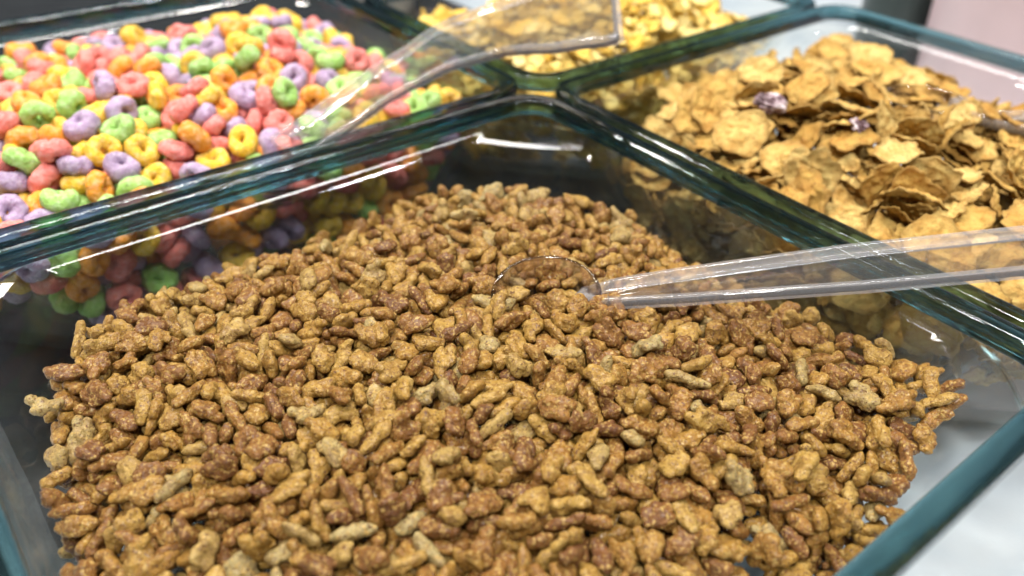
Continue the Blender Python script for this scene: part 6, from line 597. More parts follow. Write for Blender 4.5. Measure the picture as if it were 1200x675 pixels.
-2283,1657,-164,-66,21,72,24,-2151,1772,-131,96,15,-5,42,-2033,1001,-101,46,-69,44,3,-1887,1025,-69,10,-97,-7,20,-2043,1685,-175,8,-88,-34,2,-1811,896,-75,-1,-94,33,1,-1583,840,-116,63,9,67,53,-1373,717,-165,10,-43,17,23,-1139,665,-136,32,-38,-84,18,-998,754,-172,-21,-86,-31,3,-1060,1078,-92,21,-13,97,52,-1126,1264,-58,15,-53,-18,6,-825,770,-143,-53,-81,25,48,-511,1003,-145,-97,17,15,36,-616,792,-185,-53,62,-44,36,-2697,866,-377,97,22,4,11,-2672,1094,-327,-48,71,-37,18,-2678,1288,-464,-4,-12,26,50,-2708,1353,-345,-78,8,49,1,-2728,1682,-305,9,76,18,51,
-2727,1814,-243,-27,-45,83,0,-2285,250,-377,52,80,19,4,-2619,434,-186,-38,-77,13,6,-2588,1206,-296,45,8,44,26,-2561,1880,-223,88,10,44,17,-2295,2244,-229,73,-58,-5,37,-2014,277,-365,5,5,-96,43,-2179,923,-185,40,51,74,54,-2364,1193,-95,97,4,17,65,-2374,1358,-114,77,55,-4,18,-2243,1484,-164,-41,50,59,48,-2277,1787,-179,-85,-35,-6,10,-1752,1089,-92,-27,-91,25,55,-1624,1246,-44,-46,-10,18,1,-1810,1532,-121,-47,86,-21,35,-1851,1635,-94,80,8,-6,27,-1430,839,-103,48,87,-10,55,-1604,1510,-77,48,-71,50,49,-1484,1574,-127,17,-8,40,55,-1408,1690,-105,2,32,-92,32,
-1191,773,-105,-95,-31,-8,59,-905,264,-294,37,-10,-54,58,-920,932,-67,4,-87,-32,51,-805,1121,-70,-2,31,58,42,-966,1378,-96,2,-27,-91,24,-687,509,-177,37,34,-76,11,-639,1123,-152,-51,-6,-35,2,-496,663,-181,-17,-11,-27,68,-593,1246,-144,17,32,-66,66,-2607,518,-303,2,-52,45,24,-2588,747,-280,81,57,-3,43,-2732,1098,-263,50,-23,-82,49,-2675,1249,-350,-34,-74,-44,67,-2693,1561,-388,-21,71,-67,65,-2631,1995,-296,20,-5,-90,0,-2466,2400,-273,-78,38,27,69,-2458,351,-264,-43,20,-87,57,-2634,742,-180,-37,10,69,21,-2443,895,-150,9,-38,92,51,-2429,1160,-172,95,13,-24,70,
-2504,1313,-165,-61,-55,34,41,-2574,1714,-187,51,29,-81,20,-2420,1862,-218,-10,31,-9,39,-2395,2099,-227,-4,81,-41,32,-2166,1022,-128,64,3,-65,10,-2528,1235,-81,-70,54,26,24,-2447,1448,-118,-16,-43,-29,48,-2264,2417,-236,90,-19,-25,42,-1867,1407,-113,88,37,23,70,-1913,2263,-220,-20,-36,82,3,-1774,1880,-169,33,92,12,19,-1508,744,-93,55,-7,-25,73,-1535,2053,-129,-17,44,30,57,-1466,650,-140,-13,88,-40,65,-1348,1341,-112,13,-8,-17,7,-1408,1478,-79,-40,91,9,16,-1044,1528,-123,76,-45,46,75,-1043,279,-269,-16,22,-36,54,-736,1587,-128,-2,-98,21,71,-899,1894,-140,-72,-30,-4,51,
-1010,2432,-268,-35,54,65,68,-621,1921,-147,-85,-18,-7,34,-673,2132,-208,12,1,-54,0,-280,996,-255,-9,-82,40,53,-315,1233,-168,64,-66,-35,72,-559,2425,-252,-50,36,14,0,-159,820,-344,21,-30,-84,49,-2664,380,-295,-9,-3,81,65,-2715,516,-289,-28,-48,56,56,-2704,648,-313,20,-30,28,55,-2553,958,-259,-93,-10,-29,38,-2704,916,-261,-69,70,1,0,-2710,1265,-237,76,65,7,67,-2726,1955,-294,-68,37,-34,32,-2437,2025,-319,18,36,34,73,-2520,2307,-198,-4,-24,-96,24,-2695,317,-186,64,48,29,64,-2608,619,-221,92,-9,-26,17,-2460,770,-138,-20,-12,-54,25,-2584,1402,-195,-65,61,3,38,
-2540,1515,-206,-5,93,7,23,-2740,1691,-183,23,-7,97,35,-2358,1977,-206,-68,-35,-56,52,-2515,2126,-248,75,39,-21,0,-2390,2358,-221,-19,37,-74,74,-2305,1414,-55,93,19,-19,39,-2205,1913,-166,-9,32,-10,24,-2042,2011,-156,55,79,23,68,-1868,2147,-182,-40,-83,-5,1,-1722,1644,-95,-30,54,-78,25,-1732,2345,-270,-34,16,-31,72,-1370,2057,-79,87,30,33,48,-1084,1408,-49,-84,4,54,19,-905,1529,-94,26,-13,27,17,-1070,2310,-282,60,-18,66,37,-602,1160,-77,62,-64,10,73,-793,2159,-226,-28,81,-24,58,-247,1337,-255,-9,47,2,19,-479,1880,-183,-37,-93,4,1,-571,2072,-138,-8,9,99,49,
-159,1471,-287,12,10,88,40,-188,1950,-272,35,42,84,23,-2596,292,-265,26,46,-55,66,-2731,452,-190,-3,-93,-36,58,-2737,633,-199,15,52,-12,72,-2717,791,-267,43,50,-24,20,-2666,996,-192,83,-48,-9,36,-2727,1400,-207,-86,29,33,23,-2738,1491,-273,-69,-30,59,67,-2687,2125,-342,17,26,75,3,-2676,2183,-256,-5,-97,17,2,-2568,667,-129,-7,51,-57,22,-2584,964,-133,-45,-84,23,69,-2527,1071,-156,-80,12,-32,3,-2766,1168,-160,60,-45,-56,4,-2474,1628,-142,-73,29,-27,5,-2400,1727,-146,-37,15,-90,50,-2396,1881,-146,84,-47,-20,26,-2321,2071,-138,19,20,76,5,-2516,2435,-164,59,-54,60,64,
-2415,1038,-94,-87,6,-48,59,-2255,1610,-50,-5,-37,92,18,-2325,1720,-58,-59,48,35,59,-2122,2416,-199,-8,83,-2,17,-1888,2037,-120,28,71,-28,27,-1835,2428,-271,30,66,-47,70,-1622,1844,-75,13,-4,-93,27,-1344,1847,-140,70,8,56,57,-1387,2191,-147,-7,-31,12,22,-748,1741,-44,-36,91,11,43,-779,239,-283,34,75,-18,1,-2650,1592,-160,17,18,-15,34,-2311,1826,-81,-15,-4,46,41,-789,2050,-136,71,54,21,16,-1328,2304,-190,26,-44,-71,52,-2661,1342,-138,-58,19,-35,3,-2213,2047,-78,-32,87,23,68,-2039,1340,-41,66,-58,45,49,
], 300),
    'right': ([
214,-2295,-287,9,-73,-14,0,288,-1944,-314,-89,32,-30,0,503,-1047,-16,87,40,29,0,498,-2097,-116,-76,57,-3,0,455,-2186,-136,13,-34,19,4,361,-1744,-188,-80,40,-42,1,544,-1452,-83,-77,24,-39,9,383,-2361,-161,-7,0,-99,6,342,-2355,-201,8,7,91,0,980,-1053,110,-96,16,-24,1,724,-1845,-77,-47,54,-5,9,727,-2248,-168,-24,95,-19,9,414,-780,-228,50,-42,-55,6,671,-1729,-63,60,-34,-6,10,798,-1859,-43,-46,52,-38,0,337,-1460,-172,0,95,-9,10,633,-737,-40,25,-15,40,6,447,-1509,-150,-25,81,-21,6,222,-988,-413,-44,47,-44,10,1052,-1632,43,82,21,-50,9,
1011,-753,75,-18,-22,92,1,555,-1311,-96,-9,94,23,0,304,-1386,-178,9,-30,-68,7,756,-2068,-108,95,-23,17,9,212,-1309,-212,-68,-40,54,4,340,-2482,-296,-51,-21,15,4,802,-1690,42,-14,-8,54,4,272,-1517,-330,50,37,75,7,300,-2040,-171,-65,63,37,4,254,-1685,-474,67,-51,-48,10,834,-1444,25,9,99,1,1,1941,-831,-9,34,91,13,0,397,-2539,-268,-39,22,89,1,444,-1938,-167,-48,83,5,6,255,-2201,-379,-47,75,-25,7,270,-1586,-400,84,-8,-50,1,573,-701,-68,-94,-15,-14,6,358,-1524,-225,77,38,44,1,263,-1932,-192,-91,-20,15,1,331,-1068,-230,-63,64,-43,0,
584,-1656,-187,15,9,-88,4,262,-1021,-156,-53,27,33,7,1060,-1470,17,34,-44,69,6,740,-357,-342,-13,-10,91,10,238,-710,-450,-15,-79,11,4,217,-1411,-349,-36,-59,49,13,1337,-1782,-27,83,56,2,6,561,-2483,-190,-54,82,7,1,318,-1197,-671,50,66,42,6,901,-2265,-59,-23,-15,50,4,241,-1099,-564,39,48,58,3,255,-2003,-408,66,53,42,1,1486,-1612,8,-32,-16,76,1,886,-2001,-44,16,97,-5,13,302,-1776,-416,-58,19,79,4,1110,-2088,25,36,-5,24,1,592,-1899,-8,47,-86,0,0,345,-2197,-210,-74,66,11,7,610,-2165,-154,11,95,-21,9,835,-651,-36,-77,61,-6,1,
812,-1214,-95,-25,-31,-5,1,271,-1997,-195,29,33,-33,7,811,-889,61,-30,-14,-66,10,1917,-1115,-48,-4,-20,63,6,236,-1588,-531,63,23,70,13,592,-1924,-91,8,43,35,7,1610,-1085,56,7,2,-61,9,1028,-1284,58,96,13,-23,0,325,-1382,-482,-44,7,84,6,1017,-1641,1,85,-36,-30,10,344,-674,-406,2,-1,91,4,954,-1064,-24,-27,-11,-91,9,1272,-1215,15,87,-39,-28,6,429,-464,-390,59,61,4,10,332,-2383,-295,80,-42,20,9,242,-1759,-301,-80,4,0,8,1456,-1925,3,7,7,-48,4,935,-278,-186,-78,62,4,10,1521,-1055,84,10,4,-23,3,2002,-1313,-100,-26,94,-17,6,
261,-1484,-518,60,29,-72,2,318,-739,-510,31,-17,-80,9,1293,-1781,5,-3,-3,34,12,468,-2512,-332,-8,-38,74,0,748,-2007,-93,-13,-30,-39,13,1227,-1483,-29,-32,68,22,10,1244,-2034,-88,-94,-8,-9,10,1430,-1624,16,-74,56,-31,12,572,-886,-137,-15,-7,94,6,662,-548,-104,19,-21,-94,0,742,-1502,-74,12,-12,-28,5,301,-2214,-474,-45,-6,73,7,273,-1685,-354,3,65,-49,4,2144,-489,-138,1,-5,23,4,1059,-2088,-48,-54,-79,2,6,323,-2421,-311,43,-82,36,5,260,-1069,-246,-39,-22,26,12,1714,-1355,-18,-92,36,16,10,1324,-1759,-75,-96,-24,5,10,410,-1646,-229,68,59,18,9,
391,-630,-368,-4,0,90,12,916,-1359,41,-18,23,56,9,1483,-785,-9,5,-32,93,6,1585,-1748,41,-95,9,20,7,284,-1230,-358,50,-84,20,7,1238,-1674,-12,51,70,-24,0,373,-2458,-510,5,58,43,11,237,-1194,-246,-28,86,31,8,2167,-395,-168,15,-25,7,1,776,-1418,-52,-57,77,-8,3,324,-1548,-528,-67,60,-22,0,935,-1909,-13,-9,2,-62,4,1404,-1251,35,-3,29,-74,4,208,-1116,-354,-62,-1,-78,2,456,-1993,-143,10,-25,35,13,350,-1888,-455,10,-24,-25,9,1318,-1117,76,93,34,1,3,490,-2528,-405,30,-40,25,10,881,-1013,-69,-71,-67,19,1,282,-1899,-531,-51,81,-14,13,
218,-2079,-412,-5,-76,-12,11,773,-897,-2,-13,-1,-48,9,519,-1130,-112,-13,98,-12,4,943,-2151,-187,-9,13,-50,4,852,-1389,-45,-86,42,-21,1,1025,-1109,71,-17,-29,82,12,311,-1184,-513,76,-46,-10,13,939,-887,28,44,85,18,12,943,-2107,-67,-86,-15,9,3,1813,-1398,-22,16,11,74,6,376,-1317,-134,80,-43,9,12,1263,-1303,56,-85,42,30,10,316,-1201,-316,-8,-11,34,9,2305,-405,-179,20,-38,-15,9,532,-1900,-88,92,-24,-28,3,733,-2344,-192,90,42,4,1,493,-1138,-167,-7,-11,-88,1,728,-927,38,-4,10,97,13,1395,-1053,8,27,-7,-19,4,951,-1950,-73,-99,-12,-11,9,
368,-2374,-485,-79,33,39,12,1538,-1631,-16,-16,2,96,9,826,-1595,-52,0,-12,-81,13,1971,-1632,-85,71,65,-17,9,1748,-1272,-56,55,-81,-20,0,1213,-294,-228,-15,-15,80,0,384,-1713,-339,-1,-66,-28,0,849,-1562,-91,71,69,10,9,247,-827,-473,-33,-71,-9,12,566,-1385,-103,41,12,-73,7,1959,-708,-120,-76,-62,-6,10,296,-1360,-374,35,88,1,7,939,-1110,-137,2,1,70,6,231,-1133,-457,16,51,27,2,494,-1874,-207,-25,-16,88,0,951,-1300,34,85,41,-25,12,1303,-1962,-100,20,-14,31,10,1514,-1380,20,-7,-11,-99,12,1262,-1625,22,-14,-55,-65,9,316,-820,-666,-78,-32,39,1,
1214,-414,-144,-13,96,24,7,1319,-845,55,-97,4,19,1,1031,-369,-722,33,69,-58,0,444,-2490,-516,21,73,59,13,354,-2172,-272,63,77,6,4,2385,-1040,-192,-36,-8,-81,0,1603,-1870,23,-95,-18,23,9,1247,-1279,-54,-9,0,-36,0,331,-2264,-472,39,-29,-86,7,627,-985,-16,-99,13,-1,0,349,-1887,-539,-13,-31,43,0,544,-323,-364,15,18,80,4,1260,-1741,-114,-17,28,-91,3,939,-1311,-81,-21,-7,97,0,394,-439,-408,-47,-48,5,8,416,-1008,-305,79,34,45,6,1557,-1809,-67,71,-70,-7,7,551,-1753,-139,-3,50,87,13,1968,-1668,-123,-1,19,92,1,577,-1237,-167,4,-14,-89,0,
1311,-391,-610,16,-82,53,7,1586,-1844,-43,-4,7,-34,10,1085,-1064,64,14,28,-93,6,280,-977,-440,-50,-33,61,9,435,-2520,-503,15,65,64,11,1203,-2080,-100,-57,-72,-37,8,647,-2410,-178,-87,9,-37,12,302,-1310,-466,71,-56,38,4,268,-1218,-672,-15,-70,30,2,987,-1211,-4,-6,28,66,13,995,-529,-117,91,21,16,0,970,-370,-188,5,29,-88,7,949,-767,8,-96,-18,-8,4,283,-953,-365,-34,-40,33,8,460,-759,-237,24,-63,-24,10,969,-988,-11,28,-94,9,4,2154,-302,-235,-46,-86,-1,0,675,-1632,-116,18,-4,91,13,1720,-1146,-66,-49,-84,-2,10,1994,-1123,-113,17,1,-85,0,
963,-854,-80,-5,11,0,1,314,-945,-626,-28,-3,96,2,335,-2364,-252,-22,16,70,12,453,-471,-460,-52,58,-62,0,1952,-1622,-49,12,-94,32,2,704,-1561,-173,93,-34,16,6,653,-2164,-190,14,-15,-98,4,341,-1186,-494,-46,-73,46,2,1504,-1415,6,-75,-66,9,2,1570,-1269,-36,71,-67,21,2,711,-949,-126,57,80,6,0,887,-1630,-5,78,-61,-6,10,1412,-1159,3,-8,46,-88,12,702,-380,-458,91,13,-1,7,381,-1564,-365,-60,-26,66,13,680,-1511,-108,12,18,-8,2,307,-1385,-244,-14,-23,61,13,1224,-563,-47,35,-9,-86,7,1609,-1045,19,-38,92,-2,0,1139,-2105,-52,-34,-90,-5,13,
330,-1358,-255,-95,0,-32,12,1491,-663,-4,-100,-6,4,3,1329,-1897,-140,-2,10,-57,9,1375,-1514,12,35,27,7,12,327,-2184,-251,-6,-12,45,12,1186,-1867,-98,83,27,26,5,605,-748,-166,6,-10,-37,6,650,-577,-151,-16,-12,31,10,368,-2004,-350,44,-31,-30,3,974,-1960,-108,-54,84,-9,0,1541,-1345,-52,96,-3,-20,0,1002,-1017,-114,87,40,-28,3,322,-1119,-447,-5,-62,48,2,305,-2150,-440,75,-54,35,7,985,-1141,-78,-40,89,20,5,356,-2311,-579,63,-56,38,12,368,-1937,-174,-87,35,-18,11,1683,-344,-186,-32,-44,10,7,893,-1048,-163,8,19,-89,5,1006,-300,-745,-61,49,43,0,
288,-1048,-697,16,-61,-55,2,512,-1007,-178,-11,27,95,2,1918,-1712,-175,20,12,51,0,691,-1904,-94,89,-30,-25,8,795,-381,-729,-23,-55,-73,7,815,-356,-633,-44,-10,-4,1,668,-1592,-133,8,9,24,11,705,-1658,-97,-20,-95,-7,12,1111,-1017,52,13,20,-96,9,1117,-782,30,71,-66,5,3,731,-1070,-147,5,-7,-95,3,300,-2030,-572,-6,-46,88,2,1561,-1665,-163,-1,-11,99,0,1079,-1153,-58,64,76,6,2,1460,-722,-42,4,-3,93,13,1009,-918,-18,-17,17,-38,13,384,-1333,-249,77,55,29,7,319,-986,-480,3,-58,-15,6,2439,-1630,-796,-9,-86,4,8,1061,-2111,-161,-95,14,14,13,
1556,-1051,-109,15,-95,0,10,387,-745,-580,80,5,59,4,734,-318,-478,-21,-34,-88,10,340,-1054,-540,29,81,23,9,1258,-477,-126,-9,17,-98,1,355,-2127,-326,59,74,18,5,1283,-2073,-8,-71,-68,-8,1,813,-1033,-79,-23,-95,-5,5,1284,-1300,-93,-8,14,72,7,380,-833,-444,-1,24,-93,8,1393,-1957,-30,-12,28,-46,12,672,-341,-556,-11,-39,-71,12,376,-2570,-315,-24,-38,-59,8,652,-1495,-132,-6,18,-46,5,1322,-730,-9,-13,22,-91,5,462,-1288,-228,18,-21,-59,12,1635,-966,-39,-96,26,1,10,1362,-1102,23,-72,64,21,5,2226,-842,-99,-69,-70,1,6,294,-747,-660,-37,-70,-8,3,
1188,-976,-112,-95,31,-5,1,334,-880,-683,-2,84,-12,5,1283,-1468,-53,-13,66,64,1,1760,-393,-201,43,77,12,12,548,-2314,-215,52,-82,-18,5,1563,-1660,-201,-97,19,5,10,257,-872,-440,32,62,35,5,309,-982,-655,-25,-3,72,2,931,-2332,-131,-9,4,-40,9,1282,-2050,-39,-81,-53,-5,7,1075,-2159,-123,-98,-17,-11,5,289,-1216,-283,-22,95,-11,13,2442,-723,-194,-38,92,-5,7,1940,-1539,-98,-34,23,54,7,1063,-2099,-228,78,-59,19,2,451,-1680,-322,-51,-30,65,0,1184,-816,-38,-21,4,-81,0,297,-676,-433,95,26,-13,5,1767,-699,-61,-98,2,17,12,1696,-1119,-15,-3,0,94,2,
649,-1851,-115,-4,38,46,8,1254,-843,31,83,-49,-13,5,2449,-1683,-772,47,-14,85,13,350,-2165,-580,-22,-34,48,0,699,-377,-562,-37,28,78,10,1521,-1808,-106,23,-97,-6,6,1435,-1071,-106,66,-73,-1,7,339,-1590,-445,45,-46,-41,8,1420,-1220,-12,12,-89,-42,13,282,-1997,-674,-55,13,-80,8,412,-1889,-215,27,1,-80,2,1163,-823,-127,9,-8,44,13,1482,-588,-101,3,36,93,4,1341,-961,-43,-94,-27,20,10,311,-1738,-545,-74,-49,46,11,1672,-454,-186,48,-64,40,8,269,-1995,-716,-55,14,-78,2,1114,-339,-550,-27,-90,33,10,285,-2241,-588,-46,-5,84,2,1920,-600,-150,-2,100,10,6,
1154,-1762,-97,-11,29,-91,13,1860,-1276,-160,13,-96,-21,8,740,-2598,-758,-54,7,18,11,349,-921,-697,60,58,26,13,872,-2297,-224,-24,93,25,3,954,-777,-164,10,-15,79,4,1283,-1336,-109,15,99,-7,8,940,-834,-116,-90,-40,-4,6,1662,-1295,-121,6,49,47,7,901,-572,-113,4,-25,-40,9,956,-269,-298,5,-6,26,3,2394,-1505,-331,-27,-6,-31,4,2282,-514,-225,-27,-51,76,9,2341,-1076,-194,24,-92,14,0,2274,-1421,-202,-20,17,-13,9,2461,-1000,-212,-30,15,-49,7,1967,-711,-317,-18,16,-54,4,1039,-2194,-226,4,-99,15,3,628,-1515,-169,94,-19,21,5,814,-314,-596,-20,-33,-40,3,
984,-348,-565,25,-93,24,6,646,-1352,-165,4,-22,-26,9,786,-421,-493,-53,-30,-26,12,953,-2086,-238,4,-8,-85,12,996,-1997,-141,93,32,16,3,292,-1997,-639,-8,49,0,8,1363,-1595,-96,-11,98,10,7,360,-737,-530,28,-29,-69,7,552,-1025,-96,3,100,-7,4,1094,-2133,33,-2,34,-81,11,2121,-1463,-194,-28,14,56,1,365,-2110,-726,49,-35,-60,9,345,-1836,-771,40,-28,-59,7,369,-1600,-709,77,15,60,9,302,-1331,-761,56,-62,-28,4,299,-912,-807,36,21,60,2,819,-2648,-766,37,-72,32,13,790,-1918,-222,-42,-90,-7,1,730,-1627,-212,-16,-5,53,1,1077,-2641,-837,-7,-14,-19,11,
1018,-2283,-245,99,11,-4,4,929,-1071,-186,64,77,3,7,1193,-2612,-729,-72,34,26,9,1248,-1935,-231,-14,99,0,2,1256,-739,-138,-59,81,-1,10,1254,-324,-824,-3,25,-96,2,1469,-2638,-832,-15,-23,23,11,1542,-1014,-159,5,0,-36,11,1527,-376,-731,-57,-15,-20,0,1846,-2638,-806,68,-62,35,5,1806,-315,-751,-79,25,17,10,339,-2163,-708,-43,-34,64,3,318,-1888,-766,54,66,40,12,321,-1520,-737,53,51,48,10,330,-1090,-745,-73,32,-54,9,360,-834,-786,69,38,53,12,1051,-2642,-800,25,87,38,5,997,-1962,-204,2,9,-20,7,997,-1289,-188,-2,-1,-78,10,1296,-2676,-790,-54,-37,-47,8,
1241,-2283,-217,6,5,-85,0,1143,-1957,-216,-68,73,-2,1,1318,-1655,-182,48,-87,-3,10,1273,-1323,-162,96,-22,-8,4,1293,-758,-98,9,-12,39,2,1183,-320,-751,37,34,-44,3,1604,-2340,-284,15,3,68,7,1634,-764,-139,-8,12,24,8,1769,-2599,-775,-24,76,59,3,2423,-797,-611,-79,-49,32,0,345,-2180,-639,-6,-33,7,3,332,-1877,-680,32,-41,-34,0,360,-1408,-790,-75,7,-65,8,413,-1366,-458,67,40,53,0,297,-1145,-780,51,-27,-61,12,776,-2621,-640,16,29,-35,4,933,-2603,-746,-22,72,65,1,1055,-1999,-183,-98,19,9,8,1242,-2548,-563,54,40,-44,7,1199,-1925,-176,15,-98,6,9,
1108,-791,-163,7,21,-84,5,1279,-375,-766,-42,-46,-63,8,1537,-2656,-492,5,7,98,4,1592,-2391,-241,-4,25,-18,7,1544,-1685,-117,8,31,-94,1,1564,-1451,-129,-4,-2,-95,6,1429,-1144,-158,-10,-7,-9,4,1625,-680,-118,2,-14,-97,0,1761,-2642,-772,41,-35,27,12,1800,-404,-574,0,82,-57,9,346,-1554,-577,88,25,41,0,301,-817,-754,-79,10,53,8,784,-2642,-585,-93,4,24,1,1009,-2622,-677,-45,-76,-40,9,1053,-2032,-163,-58,81,7,2,854,-1211,-184,49,-15,-60,2,1169,-2658,-701,32,-42,76,3,1177,-1827,-155,-20,-3,18,5,1173,-1093,-123,16,16,-92,0,1500,-2652,-438,99,0,-3,7,
1617,-2447,-202,62,-74,-15,9,1452,-1437,-92,93,-35,7,4,1358,-1077,-128,11,-98,16,13,2449,-1609,-679,91,-27,-30,10,769,-2376,-237,-97,23,1,7,973,-2631,-603,-89,-16,5,0,852,-881,-169,-4,-8,90,3,1021,-355,-476,71,68,15,13,1297,-2624,-612,-63,-57,-15,0,1225,-2383,-193,-3,-12,99,3,1332,-1928,-190,69,-69,-11,12,1344,-320,-726,-86,-7,-36,3,1654,-2642,-836,9,0,95,11,1674,-2396,-180,43,-81,11,6,1575,-2123,-187,-14,5,99,3,1460,-1341,-76,86,47,-15,7,1909,-2627,-539,-48,77,29,6,474,-2609,-335,32,-6,-59,8,414,-2221,-428,-71,45,-43,6,265,-976,-722,-29,59,-28,8,
574,-361,-410,78,55,-27,12,763,-2660,-533,6,33,-91,3,1045,-2672,-625,-14,-87,-43,8,940,-1632,-127,95,-21,3,0,950,-438,-401,-55,-17,-17,4,1409,-2616,-750,75,-30,-59,5,1410,-1962,-235,80,-59,-11,12,1146,-1133,-79,14,99,6,9,1172,-846,-82,-8,4,-55,10,1712,-2350,-199,89,-10,-25,8,1570,-2032,-176,-26,96,-12,9,1835,-2614,-441,-97,1,-21,0,1949,-667,-221,88,41,-13,6,433,-2617,-314,-96,-15,-23,2,599,-319,-547,-90,9,36,5,742,-2609,-457,14,30,-90,9,761,-2349,-159,47,-85,-21,11,393,-1133,-437,13,-44,29,13,1191,-2671,-807,-12,63,73,11,1058,-1346,-132,-12,-15,86,12,
930,-291,-519,14,82,-27,13,1260,-1627,-112,-7,-8,6,5,1245,-1200,-21,33,-93,-8,11,1557,-2664,-392,22,-97,-3,4,1731,-2357,-303,62,74,3,8,1670,-1000,-153,10,33,28,7,1599,-335,-582,92,35,-19,4,1783,-2620,-416,-2,-10,59,0,2191,-2296,-370,-11,15,98,3,2124,-310,-473,26,-6,82,4,409,-2642,-282,52,83,10,5,277,-1700,-783,30,-69,-27,8,686,-2641,-437,-24,93,24,10,1015,-2553,-427,-84,15,2,10,1024,-2332,-207,16,4,-29,3,1025,-943,-123,93,22,-27,2,1033,-706,-99,-46,-22,-59,4,959,-315,-395,-9,34,13,10,1311,-2658,-512,-77,-45,-16,1,1119,-1107,-37,-10,-6,-52,12,
1337,-818,-98,-56,-66,-10,11,1360,-374,-582,2,-52,-85,7,1591,-2633,-361,60,-78,-7,1,1714,-2241,-239,96,13,-24,8,1453,-759,-88,0,-17,76,9,1894,-1419,-231,-99,-5,12,9,2142,-377,-449,18,13,46,7,701,-2635,-389,-23,95,21,3,762,-262,-483,79,-31,0,5,967,-2667,-544,42,90,10,8,1413,-2629,-821,96,8,13,11,1236,-2306,-150,-86,51,-3,3,1338,-1816,-190,-29,9,-53,5,1125,-1641,-189,24,-8,-48,12,1301,-767,-33,97,-19,-10,9,1308,-330,-583,82,-31,21,9,1621,-2265,-174,73,-64,-2,12,1487,-1976,-88,-98,3,-13,7,1693,-1634,-113,1,25,82,13,1808,-1000,-169,16,20,89,0,
1578,-377,-427,-24,88,-37,6,369,-2287,-700,-49,-62,61,11,254,-1716,-632,73,-20,-64,12,676,-2634,-357,14,17,-90,0,947,-2668,-463,58,76,-22,3,1039,-2418,-177,-46,87,-3,4,900,-1356,-53,-72,64,-19,3,1299,-2648,-441,11,-22,77,12,1235,-2414,-140,36,-6,16,4,1142,-1649,-129,-70,-71,-3,7,1318,-1442,-23,9,64,76,3,1309,-964,-107,66,-58,-15,8,1546,-2525,-309,12,-11,20,4,1490,-2040,-84,10,33,-93,12,1723,-1570,-105,52,-81,20,7,1819,-2433,-325,-22,-96,18,9,414,-1239,-277,-84,55,4,8,394,-686,-433,81,-54,4,5,625,-2692,-350,-89,6,-8,12,461,-2122,-226,-16,4,44,11,
893,-430,-339,68,58,-27,2,903,-2688,-401,-4,33,92,10,907,-2403,-169,93,31,10,6,1266,-2636,-399,-84,-49,-17,7,1092,-1716,-106,-4,4,-97,8,1282,-626,-97,39,75,-51,12,1429,-2100,-128,-3,-55,75,13,1769,-883,-92,-100,-3,4,10,1887,-2420,-287,-7,9,-98,6,1819,-1630,-178,-75,-66,-5,10,2265,-2602,-376,11,96,3,10,361,-1683,-553,-34,73,50,13,671,-2561,-275,2,10,-33,1,818,-1480,-203,-41,80,-33,11,796,-330,-379,3,-2,-90,6,974,-2603,-347,51,-84,-16,3,820,-2377,-156,-69,55,-27,11,1274,-447,-372,-60,-23,-29,6,1423,-2252,-139,81,57,10,4,1384,-2119,-140,-4,-53,40,5,
1836,-1506,-99,5,-37,-78,13,1739,-890,-58,40,90,18,12,1595,-480,-209,-10,53,78,6,1963,-2477,-269,-6,-95,-24,4,1867,-2184,-300,25,96,-12,10,1779,-1700,-163,18,9,0,13,2038,-1393,-170,93,11,-18,0,1783,-332,-268,-61,75,-5,6,2039,-2631,-418,-78,-54,1,0,2288,-2501,-339,-64,74,-19,3,746,-2555,-241,-98,4,21,13,996,-2539,-293,-68,71,18,13,1235,-2177,-62,58,-35,-5,11,1383,-995,-35,19,10,39,8,1560,-2525,-220,-100,-2,7,12,1595,-2085,-64,20,-73,-44,3,1769,-1443,-134,-65,-23,-17,12,2104,-2653,-389,9,6,71,4,2252,-1623,-309,1,-97,-13,7,2231,-2503,-326,-27,94,-9,7,
2430,-1490,-433,-6,33,-91,3,360,-1720,-496,-52,83,18,8,857,-2584,-365,-45,-69,51,12,1002,-2498,-250,-2,22,-95,12,970,-2335,-103,95,-18,-15,11,1338,-2152,-6,-95,15,27,1,916,-337,-288,10,-7,19,8,1234,-2502,-273,-9,-91,-40,1,1449,-2466,-239,-6,-41,-81,3,1200,-1520,-24,-83,34,-23,12,1509,-2607,-216,35,6,-56,3,1575,-2305,-101,-89,-36,27,10,1701,-2115,-140,-77,-48,35,9,1704,-1518,-60,0,98,-10,4,1722,-545,-90,-22,-2,-94,6,1925,-2635,-298,-76,54,17,6,1946,-2119,-248,8,99,-8,7,1908,-2004,-181,-79,-59,-16,1,2178,-2693,-366,64,-68,-18,5,2277,-1681,-290,31,-25,79,10,
2282,-1202,-265,-2,9,11,10,2064,-321,-290,-30,11,-62,1,2178,-2609,-326,32,-19,-66,2,2391,-2194,-351,12,-16,32,1,2469,-1523,-397,47,-2,87,5,534,-1515,-207,-74,68,0,2,877,-2544,-380,10,45,87,5,756,-1683,-79,-64,-75,1,13,1048,-2583,-287,-76,8,62,8,982,-2229,-127,2,6,88,12,959,-307,-238,-77,-64,4,4,1303,-2692,-385,-66,-70,-25,5,1374,-2303,-121,80,59,10,13,1116,-366,-227,92,35,18,13,1455,-2666,-220,-3,-33,33,6,1673,-2323,-115,-40,12,-73,10,1874,-2694,-322,45,-12,1,9,1871,-2167,-232,30,11,-95,3,2134,-1302,-179,-24,-13,-65,0,1997,-858,-106,-10,99,1,9,
